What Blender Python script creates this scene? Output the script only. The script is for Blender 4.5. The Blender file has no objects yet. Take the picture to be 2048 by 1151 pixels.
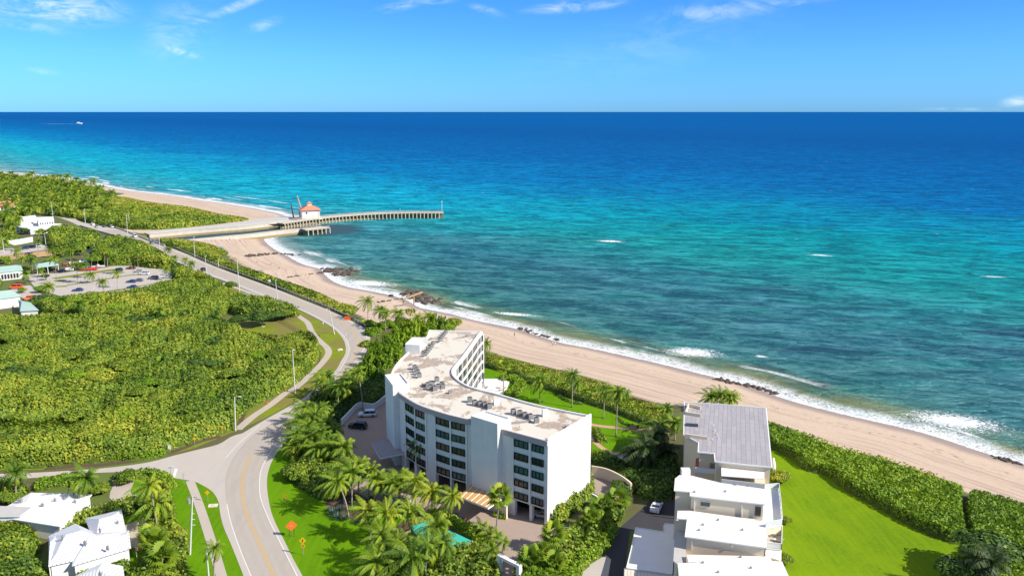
import bpy, bmesh, math, random
import numpy as np
from mathutils import Vector, Matrix, noise
from mathutils.geometry import tessellate_polygon
random.seed(7); RNG = np.random.default_rng(7)
S = bpy.context.scene; COL = S.collection
# ------------------------------------------------------------------ camera
F = 1650.0; PITCH = math.atan(352.5/F); H = 78.0; SEA = -3.0
cp, sp = math.cos(PITCH), math.sin(PITCH)
def G(px, py, z=0.0):
    u = (px-1024)/F; v = (py-575.5)/F
    t = (z-H)/(-sp-v*cp)
    return (u*t, (cp-v*sp)*t)
def GY(px, py, Y):                      # the point at depth Y seen at a pixel -> x, z
    u = (px-1024)/F; v = (py-575.5)/F
    t = Y/(cp-v*sp)
    return (u*t, H+t*(-sp-v*cp))
def PX(x, y, z):
    zc = y*cp-(z-H)*sp; yc = -y*sp-(z-H)*cp
    return (1024+F*x/zc, 575.5+F*yc/zc)
def W(pts, z=0.0): return [G(p[0], p[1], z) for p in pts]
cam = bpy.data.objects.new('camera', bpy.data.cameras.new('camera')); COL.objects.link(cam)
cam.location = (0, 0, H); cam.rotation_euler = (math.pi/2-PITCH, 0, 0)
cam.data.sensor_fit = 'HORIZONTAL'; cam.data.sensor_width = 36; cam.data.lens = 36*F/2048
cam.data.clip_start = 1; cam.data.clip_end = 300000; S.camera = cam
# ------------------------------------------------------------------ materials
class NT:
    def __init__(s, name):
        s.m = bpy.data.materials.new(name); s.m.use_nodes = True; s.t = s.m.node_tree; s.n = s.t.nodes; s.l = s.t.links
        s.b = s.n['Principled BSDF']
    def lk(s, a, b): s.l.new(a, b)
    def _in(s, nd, i, v):
        if v is None: return
        if isinstance(v, bpy.types.NodeSocket): s.lk(v, nd.inputs[i])
        else: nd.inputs[i].default_value = v
    def math(s, op, a, b=None, c=None, clamp=False):
        nd = s.n.new('ShaderNodeMath'); nd.operation = op; nd.use_clamp = clamp
        s._in(nd, 0, a); s._in(nd, 1, b); s._in(nd, 2, c); return nd.outputs[0]
    def mr(s, v, a, b, c=0.0, d=1.0, smooth=True):
        nd = s.n.new('ShaderNodeMapRange'); nd.interpolation_type = 'SMOOTHSTEP' if smooth else 'LINEAR'
        s._in(nd, 0, v); s._in(nd, 1, a); s._in(nd, 2, b); s._in(nd, 3, c); s._in(nd, 4, d); return nd.outputs[0]
    def obj(s):
        return s.n.new('ShaderNodeTexCoord').outputs['Object']
    def gen(s): return s.n.new('ShaderNodeTexCoord').outputs['Generated']
    def pos(s): return s.n.new('ShaderNodeNewGeometry').outputs['Position']
    def mapv(s, v, sc=(1,1,1), rot=(0,0,0), loc=(0,0,0)):
        nd = s.n.new('ShaderNodeMapping'); s._in(nd, 0, v)
        nd.inputs['Location'].default_value = loc; nd.inputs['Rotation'].default_value = rot; nd.inputs['Scale'].default_value = sc
        return nd.outputs[0]
    def noise(s, v, scale, det=3, rough=.55, dist=0.0, col=False):
        nd = s.n.new('ShaderNodeTexNoise'); s._in(nd, 'Vector', v); nd.inputs['Scale'].default_value = scale
        nd.inputs['Detail'].default_value = det; nd.inputs['Roughness'].default_value = rough; nd.inputs['Distortion'].default_value = dist
        return nd.outputs['Color' if col else 'Fac']
    def vor(s, v, scale, feat='F1'):
        nd = s.n.new('ShaderNodeTexVoronoi'); nd.feature = feat; s._in(nd, 'Vector', v); nd.inputs['Scale'].default_value = scale
        return nd.outputs[0]
    def attr(s, name, typ='GEOMETRY'):
        nd = s.n.new('ShaderNodeAttribute'); nd.attribute_name = name; nd.attribute_type = typ; return nd.outputs['Fac']
    def ramp(s, v, stops, interp='LINEAR'):
        nd = s.n.new('ShaderNodeValToRGB'); nd.color_ramp.interpolation = interp; e = nd.color_ramp.elements
        while len(e) > 1: e.remove(e[0])
        e[0].position = stops[0][0]; e[0].color = (*stops[0][1], 1)
        for p, c in stops[1:]:
            k = e.new(p); k.color = (*c, 1)
        s._in(nd, 0, v); return nd.outputs[0]
    def mix(s, f, a, b, mode='MIX'):
        nd = s.n.new('ShaderNodeMix'); nd.data_type = 'RGBA'; nd.blend_type = mode
        s._in(nd, 0, f); s._in(nd, 6, (*a, 1) if isinstance(a, tuple) else a); s._in(nd, 7, (*b, 1) if isinstance(b, tuple) else b)
        return nd.outputs[2]
    def comb(s, x, y, z):
        nd = s.n.new('ShaderNodeCombineXYZ'); s._in(nd, 0, x); s._in(nd, 1, y); s._in(nd, 2, z); return nd.outputs[0]
    def sep(s, v):
        nd = s.n.new('ShaderNodeSeparateXYZ'); s._in(nd, 0, v); return nd.outputs
    def bump(s, h, st=.3, d=.1, nrm=None):
        nd = s.n.new('ShaderNodeBump'); nd.inputs['Strength'].default_value = st; nd.inputs['Distance'].default_value = d
        s._in(nd, 'Height', h); s._in(nd, 'Normal', nrm); s.lk(nd.outputs[0], s.b.inputs['Normal']); return nd.outputs[0]
    def fin(s, col, rough=.8, spec=.3, metal=0.0):
        s._in(s.b, 'Base Color', (*col, 1) if isinstance(col, tuple) else col); s._in(s.b, 'Roughness', rough)
        s.b.inputs['Specular IOR Level'].default_value = spec; s.b.inputs['Metallic'].default_value = metal; return s.m
def simple(name, c, rough=.7, var=.12, sc=1.5, spec=.3, metal=0.0, bump=0.0):
    t = NT(name); n = t.noise(t.obj(), sc, 5, .6)
    lo = tuple(x*(1-var) for x in c); hi = tuple(min(1, x*(1+var)) for x in c)
    if bump: t.bump(n, bump, .05)
    return t.fin(t.mix(n, lo, hi), rough, spec, metal)
M = {}
M['white_wall'] = simple('white_stucco', (.73,.71,.68), .85, .05, .5)
def stucco(name, c):
    t = NT(name); p = t.pos(); n = t.noise(p, .35, 5, .6); st = t.noise(t.mapv(p, (1.6,1.6,.10)), 1.0, 5, .7); z = t.sep(p)[2]
    col = t.mix(t.mr(n, .3, .7), c, tuple(x*.93 for x in c)); col = t.mix(t.mr(st, .52, .72, 0, .38), col, tuple(x*.66 for x in c))
    jn = t.math('LESS_THAN', t.math('ABSOLUTE', t.math('SUBTRACT', t.math('FRACT', t.math('DIVIDE', z, 2.72)), .5)), .008)
    col = t.mix(t.math('MULTIPLY', jn, .35), col, tuple(x*.6 for x in c)); t.bump(t.noise(p, 4, 4, .7), .25, .03); return t.fin(col, .88, .2)
M['white_wall'] = stucco('white_stucco', (.73,.71,.68))
M['cream_wall'] = simple('cream_stucco', (.72,.60,.44), .85, .05, .6)
M['white_roof'] = simple('white_roof_coating', (.70,.68,.64), .6, .10, .35)
M['white_trim'] = simple('white_trim', (.72,.72,.70), .6, .04)
M['fascia'] = simple('taupe_fascia', (.40,.35,.34), .8, .08)
M['frame'] = simple('dark_bronze_frame', (.018,.018,.02), .5, .1)
M['concrete'] = simple('concrete', (.44,.42,.39), .9, .16, .6)
M['conc_pole'] = simple('concrete_pole', (.55,.53,.50), .85, .1)
M['metal_grey'] = simple('grey_metal', (.26,.25,.24), .6, .2)
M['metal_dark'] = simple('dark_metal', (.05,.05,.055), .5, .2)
M['black'] = simple('black', (.015,.015,.015), .6, .1)
M['wood'] = simple('weathered_wood', (.36,.24,.12), .85, .2, 2)
M['pile'] = simple('pier_pile', (.50,.42,.32), .9, .25, 1)
M['tile_red'] = simple('red_roof_tile', (.55,.21,.13), .8, .15, 2)
M['green_roof'] = simple('pale_green_roof', (.33,.46,.40), .6, .08, .4)
M['orange'] = simple('orange_paint', (.85,.13,.02), .5, .06)
M['yellow'] = simple('yellow_paint', (.75,.42,.01), .5, .06)
M['lime'] = simple('fluorescent_yellow', (.62,.78,.02), .5, .06)
M['red'] = simple('red_paint', (.6,.04,.03), .5, .06)
M['blue'] = simple('blue_paint', (.03,.35,.62), .5, .06)
M['teal_court'] = simple('teal_canvas', (.04,.42,.34), .7, .06, .5)
M['rock'] = simple('boulder', (.085,.065,.052), .9, .6, 1.2, bump=.6)
M['skin'] = simple('skin', (.45,.25,.17), .6, .05)
M['cloth'] = simple('dark_clothing', (.04,.05,.09), .9, .2)
M['soil'] = simple('mulch', (.10,.065,.045), .95, .4, 2)
M['stone_slab'] = simple('pale_slab', (.62,.55,.45), .85, .1)
M['terracotta'] = simple('terracotta_floor', (.36,.09,.05), .7, .15, 2)
M['bark'] = simple('palm_bark', (.30,.26,.21), .9, .25, 4)
M['bark_dark'] = simple('tree_bark', (.20,.16,.12), .9, .3, 3)
M['tyre'] = simple('tyre_rubber', (.02,.02,.02), .8, .1)
M['lamp'] = simple('lamp_lens', (.7,.7,.66), .2, .02)
M['marking'] = simple('white_road_paint', (.62,.60,.57), .7, .15, 3)
M['marking_y'] = simple('yellow_road_paint', (.55,.33,.07), .7, .2, 3)
def glass(name, c, rough=.12):
    t = NT(name); n = t.noise(t.obj(), .9, 2); return t.fin(t.mix(n, tuple(x*.4 for x in c), tuple(x*1.8 for x in c)), rough, .6)
M['glass'] = glass('window_glass', (.035,.04,.04)); M['car_glass'] = glass('car_glass', (.015,.018,.02), .06)
M['glass_warm'] = glass('curtained_glass', (.11,.085,.06), .2)
M['glass_teal'] = glass('teal_glass', (.04,.10,.095), .15)
def car_paint(name, c):
    t = NT(name); t.b.inputs['Coat Weight'].default_value = .6; return t.fin(t.mix(t.noise(t.obj(), 3), c, tuple(x*.85 for x in c)), .35, .5)
CP = {'white': car_paint('white_car_paint', (.75,.76,.78)), 'black': car_paint('black_car_paint', (.012,.012,.015)),
      'grey': car_paint('grey_car_paint', (.16,.17,.19)), 'blue': car_paint('blue_car_paint', (.03,.07,.18)),
      'silver': car_paint('silver_car_paint', (.45,.46,.48)), 'maroon': car_paint('maroon_car_paint', (.13,.03,.03)), 'orange': M['orange']}
def grass_mat(name, a, b, c, brown=.0):
    t = NT(name); p = t.pos()
    n1 = t.noise(p, .09, 4, .6, .4); n2 = t.noise(p, 1.3, 4, .7); n3 = t.noise(p, 9, 2, .8)
    st = t.noise(t.mapv(p, (.9,.06,1), (0,0,.5)), 1.4, 3, .6)
    col = t.mix(t.mr(n1, .35, .65), a, b); col = t.mix(t.mr(n2, .3, .75, 0, .6), col, c)
    col = t.mix(t.mr(st, .42, .62, 0, .35), col, tuple(x*1.25 for x in a))
    if brown: col = t.mix(t.mr(t.math('ADD', n1, t.math('MULTIPLY', n2, .5)), .75-brown*.2, .95-brown*.2, 0, .85), col, (.24,.17,.07))
    col = t.mix(t.mr(n3, .25, .75, 0, .5), col, tuple(x*.55 for x in b))
    t.bump(n3, .5, .05); return t.fin(col, .95, .1)
M['lawn'] = grass_mat('lawn_grass', (.115,.26,.001), (.08,.205,.001), (.16,.27,.003))
M['lawn_big'] = grass_mat('big_lawn_grass', (.165,.265,.003), (.10,.205,.003), (.21,.285,.008))
M['verge'] = grass_mat('verge_grass', (.19,.25,.01), (.13,.20,.01), (.25,.24,.04), .45)
M['dune_grass'] = grass_mat('dune_ground', (.26,.23,.06), (.15,.19,.03), (.30,.24,.10), .5)
def paving(name, a, b, sc=2.0, brick=False, speck=.25):
    t = NT(name); p = t.pos(); n1 = t.noise(p, .12, 5, .65, .5); n2 = t.noise(p, 6, 3, .8)
    st = t.noise(t.mapv(p, (.5,.05,1), (0,0,.25)), 1.0, 4, .6)
    col = t.mix(n1, a, b); col = t.mix(t.mr(st, .45, .7, 0, .35), col, tuple(x*.8 for x in a)); col = t.mix(t.mr(n2, .2, .8, 0, speck), col, tuple(x*.6 for x in b))
    if brick:
        bk = t.n.new('ShaderNodeTexBrick'); t.lk(t.mapv(p, (1,1,1), (0,0,.5)), bk.inputs['Vector']); bk.inputs['Scale'].default_value = 2.4
        bk.inputs['Mortar Size'].default_value = .03
        bk.inputs['Color1'].default_value = (1,1,1,1); bk.inputs['Color2'].default_value = (.82,.8,.8,1); bk.inputs['Mortar'].default_value = (.6,.6,.6,1)
        col = t.mix(.6, col, bk.outputs[0], 'MULTIPLY')
    t.bump(n2, .25, .02); return t.fin(col, .9, .15)
M['asphalt_light'] = paving('worn_asphalt', (.49,.44,.385), (.43,.385,.335))
M['asphalt'] = paving('travel_lane_asphalt', (.42,.375,.325), (.365,.325,.28))
M['asphalt_dark'] = paving('dark_asphalt', (.045,.045,.055), (.06,.06,.065))
M['sidewalk'] = paving('sidewalk_concrete', (.48,.42,.35), (.42,.36,.30))
M['pavers'] = paving('brick_pavers', (.45,.35,.29), (.385,.30,.25), brick=True)
M['path_pink'] = paving('pink_path', (.55,.33,.22), (.48,.28,.20))
M['parking'] = paving('parking_asphalt', (.49,.44,.385), (.42,.375,.33))
def roof_stained():
    t = NT('stained_white_roof'); p = t.pos()
    n1 = t.noise(p, .11, 5, .62, .8); n2 = t.noise(t.mapv(p, (1,.35,1), (0,0,-.6)), .5, 6, .7, 1.0); n3 = t.noise(p, 1.6, 5, .7)
    m = t.math('ADD', t.math('MULTIPLY', n1, .75), t.math('MULTIPLY', n2, .25))
    col = t.mix(t.mr(m, .49, .525), (.58,.54,.46), (.34,.27,.22)); col = t.mix(t.mr(n2, .55, .66, 0, .6), col, (.45,.33,.22))
    col = t.mix(t.mr(n3, .50, .62, 0, .4), col, (.60,.53,.36)); return t.fin(col, .85, .2)
M['roof_stained'] = roof_stained()
def roof_felt(ang=math.pi/2):
    t = NT('grey_roll_roof'); p = t.obj()
    bk = t.n.new('ShaderNodeTexBrick'); t.lk(t.mapv(p, (1,1,1), (0,0,-ang)), bk.inputs['Vector']); bk.inputs['Scale'].default_value = 1
    bk.inputs['Brick Width'].default_value = 5.0; bk.inputs['Row Height'].default_value = .95; bk.inputs['Mortar Size'].default_value = .035
    bk.inputs['Color1'].default_value = (.37,.35,.36,1); bk.inputs['Color2'].default_value = (.32,.30,.31,1); bk.inputs['Mortar'].default_value = (.17,.16,.16,1)
    n = t.noise(t.mapv(p, (1,.2,1)), 1.2, 5, .7); return t.fin(t.mix(t.mr(n, .4, .8, 0, .5), bk.outputs[0], (.25,.235,.24)), .9, .2)
_a = Vector(G(1541,932,12)); _b = Vector(G(1530,815,12)); M['roof_felt'] = roof_felt(math.atan2(_b.y-_a.y, _b.x-_a.x))
def seam_roof():
    t = NT('white_standing_seam_roof'); w = t.n.new('ShaderNodeTexWave'); w.inputs['Scale'].default_value = .55; w.bands_direction = 'X'
    t.lk(t.mapv(t.obj(), (1,1,1)), w.inputs['Vector']); t.bump(t.mr(w.outputs['Fac'], .8, 1), .9, .1)
    return t.fin(t.mix(t.mr(w.outputs['Fac'], .8, .95), (.68,.68,.68), (.50,.50,.51)), .5, .35)  # seam lines darkened in the colour to stand in for rib shading
M['seam_roof'] = seam_roof(); M['lane_wear'] = paving('worn_wheel_track', (.385,.34,.29), (.43,.38,.32))
def foliage(name, cols, big=.045, trans=.28):
    t = NT(name); a = t.attr('tint'); p = t.pos(); n = t.noise(p, big, 3, .6); n2 = t.noise(p, .35, 2, .5)
    oi = t.n.new('ShaderNodeObjectInfo').outputs['Random']
    v = t.math('ADD', t.math('MULTIPLY', a, .62), t.math('ADD', t.math('MULTIPLY', t.math('SUBTRACT', n, .5), 1.25), t.math('ADD', t.math('MULTIPLY', t.math('SUBTRACT', n2, .5), .45), t.math('MULTIPLY', oi, .10))))
    v = t.math('ADD', v, .1, clamp=True)
    k = len(cols)-1; col = t.ramp(v, [(i/k, c) for i, c in enumerate(cols)])
    m = t.fin(col, .55, .3)
    tr = t.n.new('ShaderNodeBsdfTranslucent'); t.lk(col, tr.inputs[0]); mx = t.n.new('ShaderNodeMixShader'); mx.inputs[0].default_value = trans
    t.lk(t.b.outputs[0], mx.inputs[1]); t.lk(tr.outputs[0], mx.inputs[2]); t.lk(mx.outputs[0], t.n['Material Output'].inputs[0]); return m
M['leaf'] = foliage('sea_grape_leaf', [(.035,.080,.010), (.085,.160,.014), (.155,.240,.020), (.250,.325,.026), (.38,.41,.035), (.55,.43,.06)])
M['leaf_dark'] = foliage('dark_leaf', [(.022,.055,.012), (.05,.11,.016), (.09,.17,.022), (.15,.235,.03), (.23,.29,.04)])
M['leaf_bright'] = foliage('bright_leaf', [(.05,.12,.006), (.13,.24,.010), (.21,.34,.014), (.31,.43,.02), (.44,.48,.04)])
M['leaf_dune'] = foliage('dune_leaf', [(.12,.17,.01), (.21,.28,.015), (.31,.34,.03), (.42,.36,.08), (.50,.38,.16)])
M['palm_leaf'] = foliage('palm_leaf', [(.028,.072,.007), (.075,.155,.010), (.155,.25,.015), (.275,.355,.02), (.52,.46,.035)])
M['palm_dark'] = foliage('palm_leaf_shaded', [(.012,.03,.008), (.03,.06,.012), (.06,.10,.018), (.11,.14,.025)])  # darker copy of the palm leaf, shade put into its colour
M['under'] = simple('leaf_gap_shade', (.075,.105,.022), 1, .4, 1.5, spec=0)  # inner foliage surface, shade between the leaves put into its colour
M['dead_leaf'] = foliage('dead_palm_frond', [(.16,.09,.04), (.30,.19,.09), (.42,.28,.13)])
M['agave'] = foliage('blue_green_leaf', [(.03,.07,.06), (.09,.15,.12), (.20,.28,.22)])
# ------------------------------------------------------------------ object helpers
def tag(o, label=None, cat=None, group=None, kind=None):
    if label: o['label'] = label
    if cat: o['category'] = cat
    if group: o['group'] = group
    if kind: o['kind'] = kind
    return o
def thing(name, label, cat, loc=(0,0,0), rz=0, group=None):
    o = bpy.data.objects.new(name, None); COL.objects.link(o); o.empty_display_size = .3
    o.location = loc; o.rotation_euler = (0,0,rz); return tag(o, label, cat, group)
def np_mesh(name, V, Fq, mats, mi=None, attrs=None, smooth=False):
    V = np.asarray(V, dtype=np.float32); Fq = np.asarray(Fq, dtype=np.int32); k = Fq.shape[1]; n = len(Fq)
    me = bpy.data.meshes.new(name); me.vertices.add(len(V)); me.vertices.foreach_set('co', V.ravel())
    me.loops.add(n*k); me.loops.foreach_set('vertex_index', Fq.ravel())
    me.polygons.add(n); me.polygons.foreach_set('loop_start', np.arange(0, n*k, k, dtype=np.int32)); me.polygons.foreach_set('loop_total', np.full(n, k, dtype=np.int32))
    for m in mats: me.materials.append(m)
    if mi is not None: me.polygons.foreach_set('material_index', np.asarray(mi, dtype=np.int32))
    if smooth: me.polygons.foreach_set('use_smooth', np.ones(n, dtype=bool))
    me.update(calc_edges=True)
    for a, v in (attrs or {}).items():
        at = me.attributes.new(a, 'FLOAT', 'POINT'); at.data.foreach_set('value', np.asarray(v, dtype=np.float32))
    return me
def link(name, me, parent=None, loc=(0,0,0), rz=0):
    o = bpy.data.objects.new(name, me); COL.objects.link(o); o.location = loc; o.rotation_euler = (0,0,rz)
    if parent: o.parent = parent
    return o
class MB:
    def __init__(s): s.v = []; s.f = []; s.m = []
    def add(s, vs, fs, mi=0):
        k = len(s.v); s.v += [tuple(v) for v in vs]; s.f += [tuple(i+k for i in f) for f in fs]; s.m += [mi]*len(fs); return s
    def box(s, c, d, rz=0, mi=0):
        x, y, z = c; a, b, h = d[0]/2, d[1]/2, d[2]/2; cs, sn = math.cos(rz), math.sin(rz); vs = []
        for dz in (-h, h):
            for dx, dy in ((-a,-b),(a,-b),(a,b),(-a,b)): vs.append((x+dx*cs-dy*sn, y+dx*sn+dy*cs, z+dz))
        return s.add(vs, [(3,2,1,0),(4,5,6,7),(0,1,5,4),(1,2,6,5),(2,3,7,6),(3,0,4,7)], mi)
    def prism(s, poly, z0, z1, mi=0, cap=True, mit=None):
        n = len(poly); ar = sum(poly[i][0]*poly[(i+1)%n][1]-poly[(i+1)%n][0]*poly[i][1] for i in range(n))
        if ar < 0: poly = poly[::-1]
        vs = [(p[0], p[1], z0) for p in poly]+[(p[0], p[1], z1) for p in poly]
        s.add(vs, [(i, (i+1)%n, (i+1)%n+n, i+n) for i in range(n)], mi)
        if cap:
            tr = tessellate_polygon([[Vector((p[0], p[1], 0)) for p in poly]])
            fs = []
            for t in tr:
                a, b, c = (Vector((*poly[i], 0)) for i in t)
                fs.append(tuple(t) if (b-a).cross(c-a).z > 0 else tuple(reversed(t)))
            s.add([(p[0], p[1], z1) for p in poly], fs, mi if mit is None else mit)
            s.add([(p[0], p[1], z0) for p in poly], [tuple(reversed(f)) for f in fs], mi)
        return s
    def wallseg(s, a, b, z0, z1, th, mi=0, off=0.0):     # upright slab from a to b, thickness th centred at off along the left normal
        d = Vector((b[0]-a[0], b[1]-a[1])); L = d.length; d /= L; n = Vector((-d.y, d.x)); c = (Vector(a[:2])+Vector(b[:2]))/2+n*off
        return s.box((c.x, c.y, (z0+z1)/2), (L, th, z1-z0), math.atan2(d.y, d.x), mi)
    def tube(s, pts, rad, n=8, mi=0, cap=True):
        rings = []; P = [Vector(p) for p in pts]
        if not hasattr(rad, '__len__'): rad = [rad]*len(P)
        for i, p in enumerate(P):
            d = (P[min(i+1, len(P)-1)]-P[max(i-1, 0)]).normalized(); a = d.cross(Vector((0,1,0)) if abs(d.y) < .9 else Vector((1,0,0))).normalized(); b = d.cross(a)
            rings.append([p+(a*math.cos(t)+b*math.sin(t))*rad[i] for t in [2*math.pi*j/n for j in range(n)]])
        vs = [v for r in rings for v in r]; fs = []
        for i in range(len(P)-1):
            for j in range(n): fs.append((i*n+j, i*n+(j+1)%n, (i+1)*n+(j+1)%n, (i+1)*n+j))
        if cap: fs.append(tuple(range(n))); fs.append(tuple(reversed(range((len(P)-1)*n, len(P)*n))))
        return s.add(vs, fs, mi)
    def mesh(s, name, mats, smooth=False):
        me = bpy.data.meshes.new(name); me.from_pydata(s.v, [], s.f)
        for m in (mats if isinstance(mats, (list, tuple)) else [mats]): me.materials.append(m)
        for p, i in zip(me.polygons, s.m): p.material_index = i; p.use_smooth = smooth
        bm = bmesh.new(); bm.from_mesh(me); bmesh.ops.recalc_face_normals(bm, faces=bm.faces); bm.to_mesh(me); bm.free(); return me
    def build(s, name, mats, parent=None, loc=(0,0,0), rz=0, smooth=False):
        return link(name, s.mesh(name, mats, smooth), parent, loc, rz)
def smooth(pts, n=5, closed=False):
    P = [Vector((p[0], p[1])) for p in pts]; out = []; N = len(P); rng = range(N if closed else N-1)
    for i in rng:
        p0 = P[(i-1) % N] if (closed or i > 0) else P[0]; p1 = P[i]; p2 = P[(i+1) % N]; p3 = P[(i+2) % N] if (closed or i+2 < N) else P[-1]
        for k in range(n):
            t = k/n; out.append(.5*((2*p1)+(-p0+p2)*t+(2*p0-5*p1+4*p2-p3)*t*t+(-p0+3*p1-3*p2+p3)*t**3))
    if not closed: out.append(P[-1])
    return [(p.x, p.y) for p in out]
def sheet(name, poly, z, mat, kind='structure', parent=None):
    b = MB(); tr = tessellate_polygon([[Vector((p[0], p[1], 0)) for p in poly]])
    b.add([(p[0], p[1], z) for p in poly], [tuple(t) for t in tr]); me = b.mesh(name, mat)
    bm = bmesh.new(); bm.from_mesh(me)
    for f in bm.faces:
        f.normal_update()
        if f.normal.z < 0: f.normal_flip()
    bm.to_mesh(me); bm.free()
    o = link(name, me, parent)
    if kind: o['kind'] = kind
    return o
def ribbon_poly(center, w0, w1=None):
    P = [Vector(p) for p in center]; L = []; R = []
    for i, p in enumerate(P):
        d = (P[min(i+1, len(P)-1)]-P[max(i-1, 0)]).normalized(); n = Vector((-d.y, d.x)); w = (w0 if w1 is None else w0+(w1-w0)*i/(len(P)-1))/2
        L.append(p+n*w); R.append(p-n*w)
    return L, R
def ribbon(name, center, w, z, mat, kind='structure', parent=None, th=0.0):
    L, R = ribbon_poly(center, w); n = len(L); b = MB()
    b.add([(p.x, p.y, z) for p in L]+[(p.x, p.y, z) for p in R], [(i, i+n, i+1+n, i+1) for i in range(n-1)])
    o = b.build(name, mat, parent)
    bm = bmesh.new(); bm.from_mesh(o.data)
    for f in bm.faces:
        f.normal_update()
        if f.normal.z < 0: f.normal_flip()
    bm.to_mesh(o.data); bm.free()
    if kind: o['kind'] = kind
    return o
def copy_tree(o, parent=None):
    c = o.copy(); COL.objects.link(c); c.parent = parent
    for ch in list(o.children): copy_tree(ch, c)
    return c
# ------------------------------------------------------------------ numpy 2-D geometry
def pip(P, poly):
    x, y = P[:,0], P[:,1]; poly = np.asarray(poly); ins = np.zeros(len(P), bool); j = len(poly)-1
    for i in range(len(poly)):
        xi, yi = poly[i]; xj, yj = poly[j]
        if yi != yj: ins ^= ((yi > y) != (yj > y)) & (x < (xj-xi)*(y-yi)/(yj-yi)+xi)
        j = i
    return ins
def dist_poly(P, line, closed=False):
    line = np.asarray(line); best = np.full(len(P), 1e9); al = np.zeros(len(P)); acc = 0.0; n = len(line)
    for i in range(n if closed else n-1):
        a = line[i]; b = line[(i+1) % n]; d = b-a; L = np.hypot(*d)
        if L < 1e-6: continue
        t = np.clip(((P-a)@d)/(L*L), 0, 1); q = a+t[:,None]*d; r = np.hypot(P[:,0]-q[:,0], P[:,1]-q[:,1]); m = r < best
        best[m] = r[m]; al[m] = acc+t[m]*L; acc += L
    return best, al
# ------------------------------------------------------------------ shoreline (water's edge), right to left in the picture
SH_S = W([(2400,1040),(2200,975),(2048,928),(1957,900),(1841,863),(1702,831),(1609,808),(1554,791),(1490,768),(1424,752),(1331,729),(1239,708),(1183,696),(1120,684),(1075,670),(1030,656),(952,640),(902,627),(852,617),(835,612),(805,596),(745,582),(700,574),(667,562),(650,548),(640,537),(612,530),(590,520),(575,511),(550,498),(535,487),(528,478)], SEA)
SH_N = W([(575,432),(550,425),(500,415),(450,407),(400,400),(350,392),(300,386),(250,380),(200,370),(150,360),(90,352),(25,346),(-100,338),(-300,330)], SEA)
SH_S = smooth(SH_S, 4); SH_N = smooth(SH_N, 4)
CHAN_N = W([(600,448),(575,452),(562,453.5),(500,461),(450,465.5),(400,469.5),(345,475),(270,483),(200,491),(130,499),(70,505),(0,511),(-300,535)], SEA)
CHAN_S = W([(-300,570),(0,531),(60,524),(120,518),(200,509),(260,500),(330,491),(400,485),(520,477),(560,474)], SEA)
LAND = SH_S+[CHAN_S[-1]]+CHAN_S[::-1]+[(-1500, CHAN_S[0][1]), (-1500,-60), (SH_S[0][0]+60,-60)]
LANDN = SH_N+[(-2500, SH_N[-1][1]), (-2500, CHAN_N[-1][1])]+CHAN_N[::-1]
SHORE = SH_S+[W([(640,470)], SEA)[0]]+[W([(700,440)], SEA)[0]]+SH_N
def terr(P):
    P = np.asarray(P, float)
    d1, _ = dist_poly(P, SH_S+[SH_S[-1]]); d2, _ = dist_poly(P, SH_N); dc1, _ = dist_poly(P, CHAN_S); dc2, _ = dist_poly(P, CHAN_N)
    inl = pip(P, LAND) | pip(P, LANDN); d = np.minimum(d1, d2); dc = np.minimum(dc1, dc2)
    h_in = np.minimum(SEA+np.minimum(d*.085, -SEA), SEA+dc*1.2); h_out = SEA-np.minimum(np.minimum(d*.06, dc*1.0)+.05, 6)
    return np.where(inl, np.minimum(h_in, 0), h_out), inl, d
def tz(x, y): return float(terr(np.array([[x, y]]))[0][0])
def GT(px, py):                       # ground point incl. the sloping beach
    z = 0.0
    for _ in range(12): x, y = G(px, py, z); z = .5*z+.5*max(tz(x, y), SEA)
    return (x, y, z)
# ------------------------------------------------------------------ sky and sun
SUN_EL, SUN_AZ = math.radians(37), math.radians(114)      # azimuth clockwise from +Y
w = bpy.data.worlds.new('World'); S.world = w; w.use_nodes = True
wt = NT.__new__(NT); wt.t = w.node_tree; wt.n = wt.t.nodes; wt.l = wt.t.links; wt.b = None
bg = wt.n['Background']; sky = wt.n.new('ShaderNodeTexSky'); sky.sky_type = 'NISHITA'; sky.sun_disc = False
sky.sun_elevation = SUN_EL; sky.sun_rotation = SUN_AZ; sky.altitude = 0; sky.air_density = 1.0; sky.dust_density = .2; sky.ozone_density = 3.0
hs = wt.n.new('ShaderNodeHueSaturation'); hs.inputs['Saturation'].default_value = 1.38; hs.inputs['Value'].default_value = .95
wt.lk(sky.outputs[0], hs.inputs['Color'])
dv = wt.n.new('ShaderNodeTexCoord').outputs['Generated']; sx = wt.sep(dv)
ea = wt.math('DIVIDE', sx[0], wt.math('MAXIMUM', sx[1], .05)); ee = wt.math('DIVIDE', sx[2], wt.math('MAXIMUM', sx[1], .05))
col = wt.mix(1.0, hs.outputs[0], (.80,.95,1.06), 'MULTIPLY')
eg = wt.mr(ee, -.02, .22); col = wt.mix(eg, wt.mix(1.0, col, (.36,.82,2.0), 'MULTIPLY'), wt.mix(1.0, col, (.50,.80,1.02), 'MULTIPLY'))
def gaz(px, py):
    u = (px-1024)/F; v = (py-575.5)/F; return u/(cp-v*sp), (-sp-v*cp)/(cp-v*sp)
cw = wt.comb(ea, ee, 0.0)
tot = None
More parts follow.
